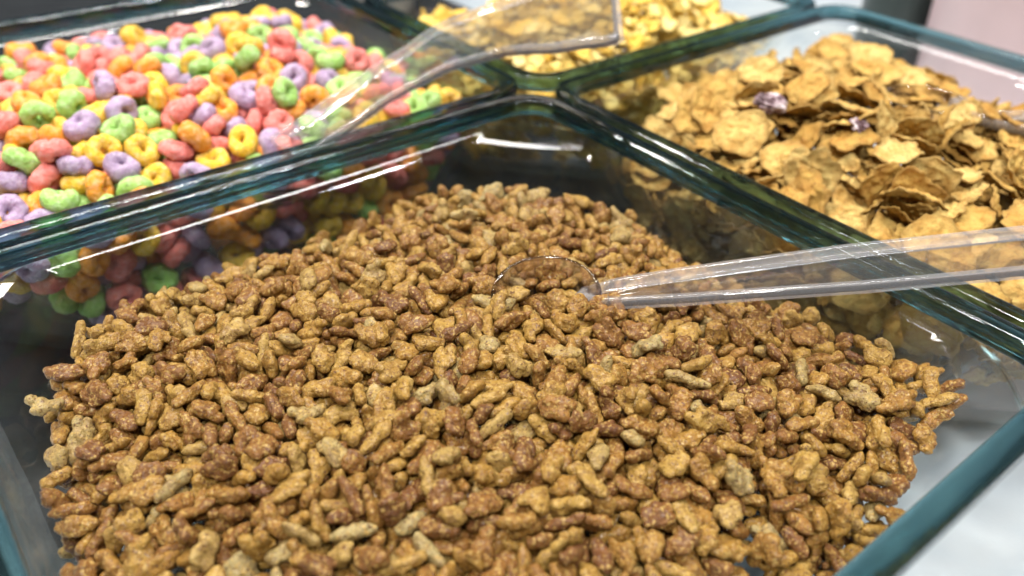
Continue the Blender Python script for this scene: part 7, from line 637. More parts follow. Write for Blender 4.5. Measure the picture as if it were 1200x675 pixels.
2074,-2558,-334,96,17,3,12,2143,-2248,-259,22,-25,-43,1,2276,-1740,-273,-86,31,15,10,2322,-1132,-234,-17,-6,-66,9,2171,-275,-350,81,-6,-49,3,2293,-2492,-265,-24,-4,-97,4,2342,-2251,-342,14,17,-83,12,805,-2592,-237,35,4,70,10,1080,-2636,-348,-74,-26,44,0,1340,-2246,-103,-10,-26,-70,4,1372,-2691,-407,-63,-28,64,8,1782,-2412,-220,57,6,71,11,1737,-2051,-65,17,-6,95,9,1867,-1414,-115,-27,-81,51,5,1720,-2704,-357,25,-33,27,13,1848,-2225,-210,-71,65,-7,1,1714,-369,-235,-20,84,-28,12,2108,-2520,-315,58,-78,17,3,2163,-1462,-260,6,-12,-61,6,2361,-2500,-243,55,-72,-34,3,
2339,-2319,-347,-32,87,36,12,2388,-1417,-316,74,63,-16,9,2479,-1082,-299,-13,8,49,6,532,-2238,-223,6,-11,50,11,367,-2053,-268,76,8,12,11,676,-2712,-302,11,64,-76,1,570,-2438,-223,7,5,-32,2,680,-1922,-127,51,-67,1,5,1110,-2662,-348,55,4,79,7,1033,-2275,-91,-46,-87,11,1,1254,-2243,-92,-4,-29,-42,7,1366,-2662,-184,-84,52,2,6,1778,-2376,-148,44,-84,-25,12,1763,-2294,-277,86,-29,0,5,1842,-2000,-118,-34,-22,90,9,2416,-1296,-260,5,15,-10,11,1993,-823,-35,-38,91,6,4,1682,-362,-248,50,-21,-84,12,2118,-2426,-326,86,42,-20,5,2220,-1795,-263,23,-2,14,6,
2194,-821,-153,2,4,-17,4,2422,-2498,-247,-54,-76,2,7,2329,-2299,-275,-98,-4,9,0,2488,-1917,-310,3,-11,51,0,2508,-1020,-282,-1,24,90,7,2446,-720,-235,22,97,-5,0,2248,-537,-262,40,-44,7,7,567,-2662,-489,79,-27,-27,8,772,-787,-131,-5,-77,-60,5,1143,-2684,-315,-13,60,5,1,1093,-2283,-73,27,14,81,4,838,-1254,-183,47,32,-77,5,1284,-2560,-209,7,-36,93,1,1177,-2158,-127,-15,85,-20,11,1590,-2600,-148,4,21,48,6,1776,-2497,-173,33,-67,-64,1,1606,-2009,-64,-77,-2,57,8,1624,-2702,-305,1,35,-93,12,1873,-2329,-182,-6,96,19,1,2130,-2491,-270,-10,12,5,6,
2040,-2283,-200,-93,6,-35,7,2200,-2020,-279,-9,-24,80,1,2228,-1804,-212,17,17,-45,6,2443,-2512,-224,-2,27,-42,10,2468,-2328,-253,79,31,-52,9,2435,-1926,-267,65,75,12,1,2523,-1563,-399,-73,-8,-68,13,2376,-1246,-291,88,45,2,8,2164,-587,-192,93,-26,-25,4,596,-2748,-355,76,15,-13,2,824,-1739,-225,75,-65,-8,5,1175,-2656,-243,-7,63,19,0,1023,-2603,-174,45,81,-12,0,1268,-2734,-312,-55,-21,-77,2,1165,-2458,-92,30,2,-82,7,1777,-2571,-267,96,5,29,13,1790,-2254,-193,3,93,-9,8,1669,-2682,-262,20,-19,85,4,1793,-2240,-116,5,-1,100,7,2029,-1813,-192,12,24,49,1,
1825,-1378,-145,-2,-79,-48,8,1752,-768,-171,27,-71,-56,11,1636,-276,-274,34,22,28,1,2099,-1988,-277,-20,-27,80,13,2076,-462,-217,-82,-21,-47,8,2454,-2536,-181,18,18,57,6,2376,-1975,-261,-44,84,4,12,2563,-1613,-363,32,59,34,6,2583,-877,-333,-70,26,-61,9,
], 300),
    'far': ([
1149,278,-195,33,-20,-9,4,1027,224,-258,-58,73,26,1,410,221,-335,-30,-78,46,4,271,872,-285,7,-43,68,1,669,1088,-56,-40,-82,-40,2,519,516,-158,-36,-6,93,4,1680,295,-169,7,-28,0,4,219,719,-310,38,66,47,1,501,365,-203,-75,-17,-55,5,1183,484,-71,14,22,-80,6,755,264,-256,38,-66,33,6,854,153,-641,70,0,-18,4,604,308,-158,-51,71,48,4,1471,341,-230,-79,25,13,5,809,150,-337,10,26,-74,4,983,454,-81,-27,-18,53,2,798,408,-109,23,-9,60,4,1082,162,-258,67,31,46,2,810,346,-175,-78,59,12,4,508,145,-250,-57,64,-34,4,
1940,273,-169,-89,34,5,1,1241,150,-474,-88,10,-43,1,1261,378,-133,2,-88,-47,1,239,1249,-255,11,21,-81,1,434,314,-500,-57,14,-58,9,365,236,-224,-17,-3,62,6,1708,377,-125,21,-60,67,4,391,1419,-164,10,-9,-13,4,1941,189,-318,4,-33,58,6,215,914,-362,-69,-17,70,4,880,705,-1,9,-24,69,9,662,732,-30,95,18,22,1,294,303,-294,-40,-2,-54,4,725,199,-681,-41,-80,43,5,409,1076,-210,0,96,11,5,455,1282,-147,97,-23,7,5,2088,500,-91,-9,-23,21,2,260,588,-260,-96,-16,10,1,440,125,-265,-14,-86,41,8,564,1552,-154,21,-39,72,6,
267,404,-279,24,-86,31,4,1478,488,-100,-13,-20,39,2,1601,443,-97,8,9,-76,5,237,562,-460,-78,-28,53,4,1496,165,-330,-13,-33,64,5,1217,788,-20,-100,-2,-2,4,2013,366,-133,30,5,-73,9,2378,201,-176,-44,89,8,1,647,113,-385,74,-12,14,5,1030,699,-27,42,17,-71,0,1968,246,-247,11,-8,-43,4,265,394,-329,68,-40,-3,5,265,1335,-334,-31,76,49,4,1796,285,-176,3,20,-94,2,811,199,-781,84,21,-34,9,403,1544,-164,-93,-35,-12,4,699,1002,-50,-64,-3,22,2,2070,242,-227,88,-28,38,1,2249,274,-197,6,-10,70,2,1536,139,-282,9,36,44,6,
282,814,-780,-12,-74,6,9,413,231,-251,6,-6,-53,6,1032,175,-482,-21,97,-2,6,482,618,-165,-10,-27,68,7,442,411,-190,-26,-37,46,7,550,1055,-175,-44,-9,71,1,242,748,-364,23,-57,-15,2,245,1171,-325,-44,11,-64,6,603,817,-66,9,-10,6,8,1925,411,-135,5,-78,-61,9,446,820,-236,26,-5,-35,3,650,199,-510,94,-32,9,4,2091,159,-326,23,-9,-90,4,938,129,-335,-13,-17,-98,1,317,743,-691,0,-25,35,6,523,239,-508,62,-43,-13,3,1118,142,-526,-3,41,91,1,940,289,-254,-39,34,68,1,301,1528,-270,31,-54,16,7,378,1578,-235,-73,60,30,2,
716,482,-80,-2,34,-38,1,708,722,-60,4,-11,-22,1,847,662,-52,-41,-88,-23,0,1696,255,-265,16,58,-69,2,299,604,-620,58,-73,3,6,575,426,-165,54,83,6,6,926,380,-159,-67,-71,-14,8,742,597,-91,49,84,12,1,381,711,-272,-21,-27,-93,5,1288,287,-249,-37,-76,7,5,312,719,-601,-3,-30,83,5,574,242,-566,52,-53,3,0,573,713,-106,-29,-2,-36,4,238,572,-332,14,47,-53,1,1123,892,-18,45,66,-52,1,358,817,-263,-43,-38,35,4,335,413,-483,0,55,45,0,632,231,-634,-49,29,-16,7,2330,233,-249,-25,-3,91,2,542,733,-168,99,4,4,5,
1367,461,-102,17,-22,18,3,1556,256,-311,23,18,-96,1,318,633,-722,3,-84,25,0,600,502,-118,-75,26,-59,0,1434,615,-51,-15,-95,24,1,557,827,-141,-49,80,12,7,532,1207,-128,-48,86,5,3,1221,1639,-671,-67,-49,-46,6,356,916,-273,-88,-18,-5,5,1815,301,-264,-57,75,23,6,616,1194,-114,17,-13,54,7,1625,593,-43,-93,-25,-9,8,1028,154,-583,-22,50,44,7,821,528,-97,-87,48,-5,5,778,759,-48,-90,-30,-29,1,283,479,-424,5,18,58,2,285,756,-511,-38,92,-6,1,694,658,-94,82,45,16,9,1338,273,-303,54,21,73,2,976,387,-128,10,8,-57,0,
2077,571,-50,-14,-28,89,5,198,1004,-284,-30,50,-33,8,373,405,-470,-49,43,-69,1,974,402,-190,-14,-29,87,5,855,187,-491,-2,-13,-46,2,863,1036,-7,50,77,-25,4,391,992,-227,67,-70,24,4,1154,611,-58,68,71,15,0,1709,544,-81,-69,60,39,4,1705,118,-314,-24,-39,-74,1,1172,428,-130,-6,-97,-14,1,656,202,-477,-21,1,18,6,698,490,-126,-31,37,-49,5,1025,163,-391,14,-97,-9,2,527,1302,-99,-12,2,-6,6,239,311,-178,27,-78,-35,5,412,1312,-220,93,-29,-12,5,2031,639,-80,11,-13,16,5,972,204,-803,-85,38,26,8,1651,459,-201,-8,6,25,6,
303,510,-520,19,22,82,1,529,1154,-175,-16,95,8,7,951,209,-334,3,25,89,6,720,871,-52,79,-62,5,6,1609,323,-299,-76,-5,-10,6,336,302,-359,-23,-89,25,3,861,1013,-41,95,3,8,6,1071,127,-362,-26,25,25,1,1482,752,-11,-67,56,-39,0,376,1317,-255,10,9,89,5,2090,209,-254,-56,81,-16,5,661,980,-105,-4,50,84,8,254,1468,-305,22,-95,-15,0,252,483,-268,-10,-35,-75,2,314,773,-641,93,31,20,6,912,161,-568,6,99,-9,5,1165,168,-458,8,-37,-85,4,1380,782,-46,-76,65,-8,5,547,136,-260,-52,68,-48,6,1881,561,-103,7,9,99,1,
2047,352,-151,-89,-5,-45,6,749,162,-586,-24,-1,10,9,626,159,-384,32,-86,40,4,2213,317,-148,12,-10,87,5,1147,144,-357,67,-61,0,6,703,164,-543,93,0,1,1,353,1129,-284,-33,83,45,5,1759,103,-360,16,74,-62,4,550,1368,-76,95,24,2,2,939,543,-101,0,95,-14,9,1323,677,-34,-15,10,82,1,1227,669,-33,98,1,-16,4,544,865,-177,-9,-20,64,8,907,159,-530,-5,25,97,4,705,134,-274,41,30,32,5,1006,179,-424,-35,-92,-5,6,946,248,-301,-17,45,-2,0,381,482,-582,-64,-23,57,0,263,1034,-291,0,85,29,8,1065,682,-79,-20,4,50,1,
384,637,-287,59,-69,-20,9,430,299,-419,-16,-97,2,1,1077,194,-695,77,51,-33,6,1419,538,-96,-21,-21,11,6,1857,135,-306,92,-26,-27,9,559,200,-372,-90,-43,-1,0,2038,180,-316,-9,-21,49,0,1132,854,-29,78,-10,20,0,1186,169,-314,25,-60,-42,0,405,369,-267,13,-31,92,9,1741,202,-317,88,31,11,6,308,814,-609,-9,-9,98,4,301,710,-474,-10,7,-91,4,2259,203,-303,1,6,61,4,659,471,-141,-71,-64,28,5,703,143,-417,37,89,16,8,628,811,-94,9,3,-47,6,274,1153,-406,7,80,-60,9,1475,296,-308,-21,-13,17,7,2147,311,-179,26,38,-71,3,
399,1342,-186,96,-23,3,9,1632,189,-292,33,-27,53,8,891,176,-441,60,78,5,5,392,608,-249,28,-92,-5,4,334,578,-668,-25,-2,-85,0,855,196,-750,28,60,36,3,1137,176,-609,83,-33,19,6,639,616,-134,38,-92,2,4,555,274,-453,-10,-21,7,3,870,960,-50,-16,19,85,2,586,152,-294,67,51,21,6,1248,916,25,-31,88,10,6,879,144,-388,7,-99,-12,1,1555,522,-52,99,0,-4,8,1642,673,7,-2,-19,-9,5,315,983,-799,42,45,40,8,1132,433,-180,-12,4,38,9,575,243,-414,3,11,9,1,1697,416,-123,25,59,-72,5,422,334,-255,25,32,-76,0,
591,298,-210,-74,-53,-21,3,1299,179,-370,60,-50,48,4,334,415,-384,85,52,-3,6,711,247,-609,82,-6,11,4,447,462,-267,-68,-16,70,1,1381,566,-88,13,-19,-85,9,2348,176,-259,-25,90,-32,3,620,1111,-142,-14,14,81,9,635,269,-191,60,-24,71,8,1792,652,-51,-43,8,-89,9,934,622,-109,2,-20,-35,0,635,1053,-198,-1,-3,-78,2,1126,193,-775,-44,-25,-55,4,750,190,-622,-16,2,63,0,524,940,-203,-14,-1,53,0,1934,650,-136,-85,-28,-42,1,301,636,-555,-24,7,-97,6,765,332,-281,42,-36,56,2,344,539,-479,-89,-45,10,2,589,670,-121,-21,15,82,3,
380,1239,-267,-28,-96,0,1,1036,425,-133,-12,-20,94,8,1712,309,-258,-64,-47,-59,9,722,191,-374,-19,-21,-94,4,1022,1008,-81,9,-13,43,5,432,922,-235,-25,51,-82,3,1264,522,-50,93,-5,-35,3,1284,1631,-789,22,83,-50,9,1433,164,-369,77,-36,-23,9,916,1590,-453,21,-89,6,1,283,943,-284,37,-27,72,4,245,1073,-368,14,35,9,5,779,185,-436,-13,7,82,1,265,822,-473,26,-9,69,7,992,181,-759,89,7,-4,3,273,627,-577,-6,38,13,0,1465,484,-173,17,-98,-7,6,1906,476,-134,-1,14,2,5,1389,444,-144,-88,-47,-6,9,239,1084,-444,-59,66,-25,0,
763,148,-516,-24,24,-3,3,888,286,-301,-15,30,7,8,2380,1039,-536,-78,59,0,8,768,468,-141,-43,-84,-1,3,812,1352,-96,-26,9,41,2,399,1468,-260,-5,21,-24,1,1218,156,-338,35,83,7,3,244,484,-329,15,0,-99,3,1696,634,-50,26,35,-71,6,1428,114,-302,0,-97,4,0,2370,1194,-686,-11,-76,5,8,918,208,-744,90,-5,38,5,1187,406,-200,79,58,14,3,1322,412,-192,8,-5,4,6,1155,164,-659,-39,24,32,1,429,1415,-207,21,30,-90,2,357,535,-620,29,35,51,3,240,877,-531,51,33,70,2,543,275,-259,13,2,95,4,507,1388,-137,11,0,-80,7,
1563,680,-55,-28,20,-38,5,272,1233,-397,-5,-100,2,9,772,199,-480,56,81,8,9,824,426,-180,-96,6,-24,9,849,1123,-40,-20,-20,-81,4,1351,822,-33,12,-26,-89,8,737,1430,-129,13,-32,-94,8,646,162,-311,83,44,6,1,1113,1044,-4,89,36,3,2,312,843,-763,77,18,-61,1,1273,467,-155,16,13,-97,4,1164,1619,-608,44,1,65,8,626,683,-76,-12,20,28,7,1010,735,-55,3,99,14,0,1078,551,-70,-5,-4,-67,7,1328,130,-357,-9,90,-43,2,1875,623,-88,-29,18,77,8,1331,580,-69,94,-32,12,8,350,1615,-243,-93,-32,-9,9,1056,1110,-64,96,-29,-4,5,
317,1265,-340,22,-35,-84,6,894,737,-56,-69,71,7,2,301,329,-235,-31,53,-66,7,1625,166,-350,-56,-80,15,9,837,1181,7,43,80,-8,9,2254,439,-174,49,-74,-24,6,1383,1675,-808,51,0,10,9,654,992,-164,-11,1,-9,8,309,985,-720,25,-14,84,9,748,251,-372,42,-85,15,9,1925,473,-95,17,39,-29,3,651,1555,-281,59,5,-55,8,1169,977,-21,-7,27,-87,5,897,777,-9,50,85,14,5,1487,650,-40,-5,25,15,0,651,234,-253,-18,15,66,1,840,879,-102,-64,48,30,6,944,208,-630,-25,-4,-39,6,1061,1670,-560,-87,-47,-12,9,674,696,-160,13,1,9,6,
648,249,-454,98,-13,6,4,1949,290,-288,-95,6,-26,6,274,1229,-458,-20,-97,-7,9,270,1344,-444,-7,-22,-90,9,812,666,-94,-2,-11,-17,7,719,237,-311,81,50,-28,8,2428,1033,-769,55,-7,-72,6,1596,498,-170,96,27,-9,7,284,1296,-519,-13,12,-98,9,1063,330,-271,10,-76,61,9,953,1461,-109,-81,58,-2,4,314,635,-426,15,16,-79,8,664,1656,-386,13,6,29,2,1203,1122,-70,86,34,27,6,1294,608,-55,27,95,-10,7,590,1241,-132,16,-6,-28,8,437,1107,-233,52,66,49,9,314,1347,-256,-12,-95,11,9,938,1094,16,58,80,-10,6,320,908,-676,-31,-74,23,5,
532,1204,-202,10,14,-7,0,980,306,-354,-71,-23,-26,5,361,1041,-282,0,-7,30,4,282,941,-448,83,-44,-30,5,1587,738,-47,-6,-17,-98,0,1847,331,-200,6,32,-92,6,978,769,-89,-60,-77,-8,1,662,1282,-121,20,-2,-85,0,1861,239,-316,42,-27,-81,3,2128,121,-333,80,-29,48,7,1566,148,-373,10,1,99,4,1168,981,-52,88,-44,-14,4,1103,693,-45,-19,20,75,3,830,1246,0,-25,-23,-26,4,594,608,-164,92,-23,-17,5,1143,524,-157,-33,25,7,5,2403,1230,-540,-59,-74,-29,2,322,1345,-486,56,-80,-6,1,1166,1161,-61,31,-14,-91,2,670,1072,-156,-5,-17,-82,9,
937,1207,-61,89,-42,-12,1,381,375,-292,31,-88,-29,9,938,1198,-29,-5,-7,91,0,1049,600,-109,97,7,22,1,1354,867,2,4,-99,12,6,302,665,-332,26,-74,62,6,1089,976,-66,-69,-71,-14,5,978,520,-128,-67,69,-17,0,1071,1079,8,85,-40,22,5,988,912,-44,-34,6,16,9,289,1040,-774,16,-82,-24,4,368,655,-652,-19,-57,22,7,851,1093,-94,50,-78,-31,5,1574,497,-133,1,-99,2,4,273,1449,-395,49,-22,81,9,1052,462,-149,30,5,-68,9,1833,621,-128,97,7,-18,9,822,200,-542,92,-11,33,3,2369,944,-551,-75,63,19,3,680,1578,-373,-8,24,-6,1,
853,1251,-64,-87,-48,-1,3,830,1490,-150,69,-65,30,6,1144,765,-61,-13,5,-26,9,2481,509,-291,-47,4,87,2,2154,232,-234,-28,28,-60,0,540,1289,-201,2,-2,-99,3,507,603,-190,-4,99,14,0,1443,447,-206,22,-98,-4,7,786,219,-679,-2,42,90,1,1181,213,-763,-54,-14,-33,8,1343,1650,-713,-1,-81,-56,5,1128,1625,-668,14,-22,-23,0,1966,503,-170,10,23,-92,9,359,1388,-308,29,-2,-21,1,685,1194,-134,16,98,9,0,1028,196,-587,67,55,-49,8,1259,155,-524,14,-33,5,5,1225,705,-85,85,-50,-10,0,1829,162,-391,-87,36,-33,6,1555,783,2,-87,-44,-18,9,
2260,303,-259,1,-2,-65,5,906,491,-146,11,28,89,7,2002,572,-115,11,-29,-95,8,2210,268,-250,67,67,29,8,526,1715,-213,-32,-78,4,4,347,810,-733,70,28,60,2,804,220,-744,60,-54,27,3,1296,1687,-725,16,-57,78,2,1186,258,-627,44,-21,22,1,1070,1644,-655,31,92,9,6,672,374,-200,8,34,-93,9,1256,824,-96,-59,48,35,9,606,1162,-190,-18,-10,-76,7,1581,909,-95,2,-97,-12,5,1369,820,-108,-73,-67,2,8,480,234,-289,-80,57,19,2,453,1156,-235,-30,78,-1,8,1446,723,-101,-13,-1,-96,1,2053,250,-421,-22,-97,14,2,2281,445,-280,-10,-80,8,8,
623,1370,-127,-92,-40,1,5,1048,241,-298,-71,-61,-35,9,1940,321,-186,-74,-55,-6,9,911,1297,-28,-2,-25,-69,4,1974,151,-419,-65,-67,-19,0,1688,722,-69,17,10,-45,7,892,1137,34,25,-31,-91,2,1156,258,-392,-8,-96,27,2,653,1640,-154,-10,22,-67,6,2523,483,-278,-36,-41,32,8,1103,455,-203,-12,-99,-2,8,1232,595,-148,-63,-75,18,2,2304,279,-354,-8,99,-9,2,660,248,-557,95,-8,12,9,1194,575,-85,99,-12,6,2,2377,966,-601,-72,39,-34,0,920,249,-571,-2,74,-66,1,753,1342,-147,-79,-60,-13,9,366,589,-515,-67,-72,-5,0,1034,1655,-494,-52,-79,-27,6,
2093,715,-106,-10,3,-8,2,2369,278,-309,-23,18,80,6,1006,811,-162,0,-2,-89,8,1551,672,-91,3,5,93,5,986,1584,-467,-30,7,-75,3,1593,205,-424,14,98,3,1,282,723,-352,-3,-54,7,3,933,1214,-104,-18,12,-83,9,1186,760,-103,10,6,70,8,1632,577,-103,35,-91,-1,9,1633,802,-48,2,2,-12,3,2411,992,-495,12,-13,-98,4,376,1251,-338,39,83,9,2,393,801,-320,-22,73,-11,1,1554,955,-30,-18,-95,-17,4,2282,629,-149,0,61,34,6,304,726,-416,98,-21,-1,7,2156,223,-291,83,-42,9,3,1774,204,-350,63,-72,24,4,488,1734,-246,95,6,-27,9,
1102,266,-346,81,-52,12,1,269,857,-377,2,-21,-67,9,1251,213,-339,68,58,-25,0,1141,1626,-781,-4,-73,68,0,2128,685,-157,2,21,-92,5,2399,1135,-786,45,-45,-56,3,1079,707,-158,-30,18,-68,4,1130,677,-148,8,31,67,6,1253,268,-489,73,-32,42,1,357,604,-552,10,5,76,5,347,752,-560,4,-2,-100,7,2205,270,-506,-24,68,43,7,646,1216,-177,-15,0,11,5,1091,1672,-595,98,13,11,1,701,1272,-144,-24,-96,-15,3,2424,1113,-577,19,15,-94,8,827,322,-238,25,-12,56,9,1492,510,-142,79,-61,-8,8,1647,658,-122,-69,63,19,8,1542,800,-73,-69,-69,-22,8,
2137,481,-130,1,-19,-88,1,669,907,-104,97,-23,-2,1,1185,1578,-564,71,32,-15,0,1172,682,-116,-7,8,99,0,2196,597,-88,-8,-98,10,2,353,713,-448,-5,0,-96,2,949,1043,-79,-52,-15,75,7,684,1126,-105,-30,-1,89,3,1706,669,-60,-90,29,12,4,832,283,-335,18,-33,-91,8,619,1711,-199,20,-97,10,6,857,1640,-234,-73,10,-10,5,1456,980,-14,82,22,49,4,313,1188,-755,-63,-59,3,8,452,1523,-501,-54,-30,17,3,613,789,-200,0,4,-96,6,667,1290,-201,7,-1,-69,2,845,558,-200,77,61,14,3,1111,180,-811,-52,8,-14,0,1123,566,-200,66,-74,1,0,
1360,170,-770,-44,46,72,5,1590,571,-197,-1,99,10,5,1829,1656,-814,33,7,10,9,2131,495,-201,27,-96,-2,9,2322,381,-504,-27,50,-82,0,2401,1264,-685,-3,-50,32,7,296,1091,-725,-34,32,-58,4,317,1253,-683,28,21,41,9,394,1536,-447,-62,58,52,2,620,908,-197,97,23,4,5,946,524,-197,-53,-85,-4,1,1381,203,-794,-70,26,25,8,1603,1640,-792,-42,63,62,8,1887,1669,-758,42,5,-11,1,2046,1623,-669,37,27,-61,0,2296,302,-465,85,23,30,1,2407,799,-778,-55,59,-41,4,417,340,-398,55,79,-25,8,641,858,-171,96,28,-4,7,1009,574,-191,-11,14,2,6,
963,1576,-369,46,-42,68,2,1032,753,-196,-1,24,-93,7,1151,1675,-699,39,42,-62,6,1351,231,-785,-78,0,0,7,1406,888,-169,-10,4,95,4,1688,183,-436,-85,-14,46,8,2034,620,-181,-26,-3,-49,9,2403,625,-645,-61,66,-43,2,2397,951,-773,-37,62,-14,5,2414,1144,-736,5,51,-8,0,463,315,-364,-93,25,28,5,295,1198,-645,-92,4,33,4,758,736,-204,-43,-90,-3,8,672,1466,-201,6,8,-95,6,948,651,-141,68,65,23,5,807,1049,-148,-4,-99,-3,2,780,1538,-368,67,49,-28,3,1042,705,-169,30,14,85,8,1298,202,-717,19,-98,-2,5,1595,211,-677,27,-18,88,2,
2069,798,-171,-91,-34,-25,6,2274,289,-392,69,69,13,9,2412,1196,-639,-19,23,-95,1,316,1313,-600,15,41,-26,9,703,591,-203,10,17,-92,3,552,675,-202,64,-77,-6,8,553,1440,-200,-50,-87,-2,9,829,1113,-124,97,13,-19,1,791,1481,-206,71,-70,0,7,870,1649,-628,-93,34,10,4,1051,1630,-774,9,72,-62,0,1436,182,-727,-29,51,19,0,1249,280,-349,80,-35,3,1,1479,1621,-790,-3,-57,-82,4,1667,849,-168,88,-42,12,5,1948,536,-202,-9,-11,87,9,2427,1078,-670,34,0,-62,2,2446,1300,-582,43,18,-88,9,326,1264,-590,-94,-1,27,6,353,1406,-448,-27,-10,-29,8,
888,199,-702,-64,-75,-9,3,814,1269,-193,18,-6,-18,4,924,1630,-591,23,-97,-5,4,1505,229,-792,-35,69,58,8,1431,763,-148,1,-5,76,2,1490,1661,-707,-67,40,0,6,1615,193,-623,-28,-96,-3,6,1689,711,-140,-2,-23,97,1,2039,170,-568,-34,13,55,5,2015,494,-137,0,27,-26,9,2318,1020,-413,30,40,63,5,2397,792,-641,36,-27,-81,4,2427,1002,-670,-76,56,-7,1,2378,1286,-642,-29,-57,40,8,532,1548,-409,77,-5,22,4,415,965,-295,-61,55,57,9,757,516,-203,95,30,3,8,786,971,-121,-7,16,-86,6,995,1658,-767,-66,-7,-62,3,1240,177,-663,49,80,-36,7,
1181,553,-147,-67,-69,26,7,1426,241,-730,-5,-61,79,7,1369,221,-416,-66,35,-39,5,1376,1648,-662,-98,-10,12,6,1685,462,-169,-2,-10,99,0,1647,1051,-145,6,25,40,4,1850,556,-158,89,43,-13,6,2074,201,-537,89,-26,17,1,2181,381,-201,0,8,-69,6,2025,656,-145,-9,12,-37,7,2392,670,-569,85,-52,6,0,2367,915,-670,9,59,39,9,2353,1275,-594,-48,55,-44,8,315,1108,-661,-94,-11,26,9,968,176,-643,73,62,-16,8,875,448,-182,41,87,20,8,945,1714,-566,-59,-45,-45,6,1225,750,-141,99,14,4,2,1006,1681,-624,72,-8,66,7,1406,204,-662,-38,90,-20,6,
1435,304,-421,60,-22,25,4,1461,634,-140,-21,91,22,5,1685,1084,-121,-9,18,-23,6,1818,423,-166,13,57,-44,8,1946,1688,-289,-53,74,22,2,2321,1240,-226,-42,-78,44,2,2480,1180,-585,49,58,42,4,323,857,-564,39,-92,-4,8,263,1015,-619,-10,-85,4,8,284,1176,-597,12,-33,84,7,485,1606,-374,-7,21,55,6,633,302,-302,97,-3,15,3,264,955,-352,49,-9,-28,0,719,1146,-207,-2,0,-100,8,675,1415,-174,12,14,54,0,786,513,-171,74,-66,-10,0,740,777,-167,97,-21,-5,5,984,1695,-501,-91,-6,9,8,1104,212,-607,-28,-32,-70,8,1273,609,-112,25,-97,1,6,
1037,1613,-626,96,-5,19,3,1341,206,-656,21,94,-3,2,1441,1618,-637,-94,14,16,1,2030,185,-509,49,86,-3,7,2201,605,-196,-5,6,-91,1,2394,1068,-621,62,75,20,9,322,980,-649,-8,69,38,0,641,881,-139,98,-3,-8,5,838,618,-178,-14,-15,18,6,848,1591,-345,-19,-39,76,1,1325,204,-628,6,-29,-49,4,1322,550,-177,15,97,-4,6,1395,622,-156,34,86,26,4,1414,266,-372,25,51,-37,8,1671,1031,-66,-85,50,-6,2,1679,1170,-92,8,-57,-78,5,1752,894,-167,-11,-3,39,8,2151,198,-481,-36,-9,72,5,2335,439,-333,-12,-18,15,8,2315,754,-388,68,15,72,9,
2220,290,-329,8,8,49,9,2392,827,-570,52,65,33,4,338,792,-537,59,80,0,8,314,996,-572,7,-28,-76,1,678,1624,-507,-16,14,1,5,810,604,-140,-18,-4,12,6,951,1095,-130,19,96,19,6,852,1416,-160,57,80,5,2,878,1625,-544,-13,-19,79,2,1413,270,-571,-5,-77,-64,2,1330,621,-144,3,-1,-99,8,1347,696,-108,-1,12,86,2,1938,399,-203,-6,-18,98,9,2071,161,-448,74,42,11,5,2151,925,-152,-72,69,9,0,2180,250,-413,32,-18,93,2,380,689,-523,43,26,72,3,279,1037,-543,63,75,-14,1,376,1526,-374,-23,-97,-5,8,388,496,-293,-4,50,-22,4,
738,1679,-487,-4,3,-96,6,881,709,-146,2,97,2,3,828,1603,-515,-20,-15,-18,4,1095,1673,-525,72,-67,-20,1,1269,201,-620,17,95,-10,8,1875,157,-496,10,6,-39,0,1743,291,-461,9,78,-61,9,2058,243,-483,-27,-27,-37,4,2138,1020,-123,17,-98,-14,7,2188,146,-375,56,52,2,1,2385,786,-502,-6,-32,59,4,2376,1046,-591,1,-32,71,3,482,280,-352,15,11,34,1,293,1146,-555,20,3,91,2,289,1194,-505,10,-6,95,6,743,1394,-179,-84,-44,8,8,871,267,-591,-45,-54,-56,3,1011,1455,-145,-22,5,77,2,1275,216,-577,-18,16,-62,9,1392,1057,-107,-15,-3,24,1,
2354,816,-456,72,68,16,5,494,284,-314,13,-18,97,4,355,823,-504,-37,-22,-77,8,335,1077,-525,29,-94,-6,5,567,1415,-162,2,0,-95,6,624,1590,-444,-85,-45,1,7,817,273,-511,-89,-21,-18,5,965,905,-99,13,1,2,8,773,1212,-109,-18,3,-64,2,831,1688,-478,66,-65,-32,8,1093,227,-533,14,91,31,9,1109,864,-160,12,20,-94,6,955,1523,-157,-17,94,-27,9,1050,1613,-467,28,-14,92,1,1360,1598,-507,-9,100,-1,5,1528,122,-478,44,63,-52,4,1627,788,-87,-5,-16,50,6,1816,170,-464,5,12,-99,6,2128,414,-164,6,-7,-92,2,2067,1052,-120,40,85,-4,2,
2441,1011,-560,28,92,26,4,2444,1155,-521,-7,-30,65,2,379,591,-449,78,-62,6,0,363,873,-521,-47,38,27,3,352,1417,-362,22,-97,-9,5,669,1493,-158,-9,17,94,7,705,1584,-442,-12,-96,-11,9,856,804,-145,-89,38,-16,8,867,958,-87,80,-56,19,8,986,1192,-146,-6,-7,53,0,836,1582,-453,-6,-99,2,5,1048,232,-515,10,96,14,1,1650,123,-452,73,-1,-15,4,1886,1006,-105,90,-42,10,2,2113,1185,-132,-91,-42,-3,5,2369,1170,-509,-10,-13,10,8,372,1479,-338,-11,-4,-98,6,729,1700,-416,11,16,-46,2,788,785,-120,32,-95,2,1,1115,846,-128,16,10,-7,6,
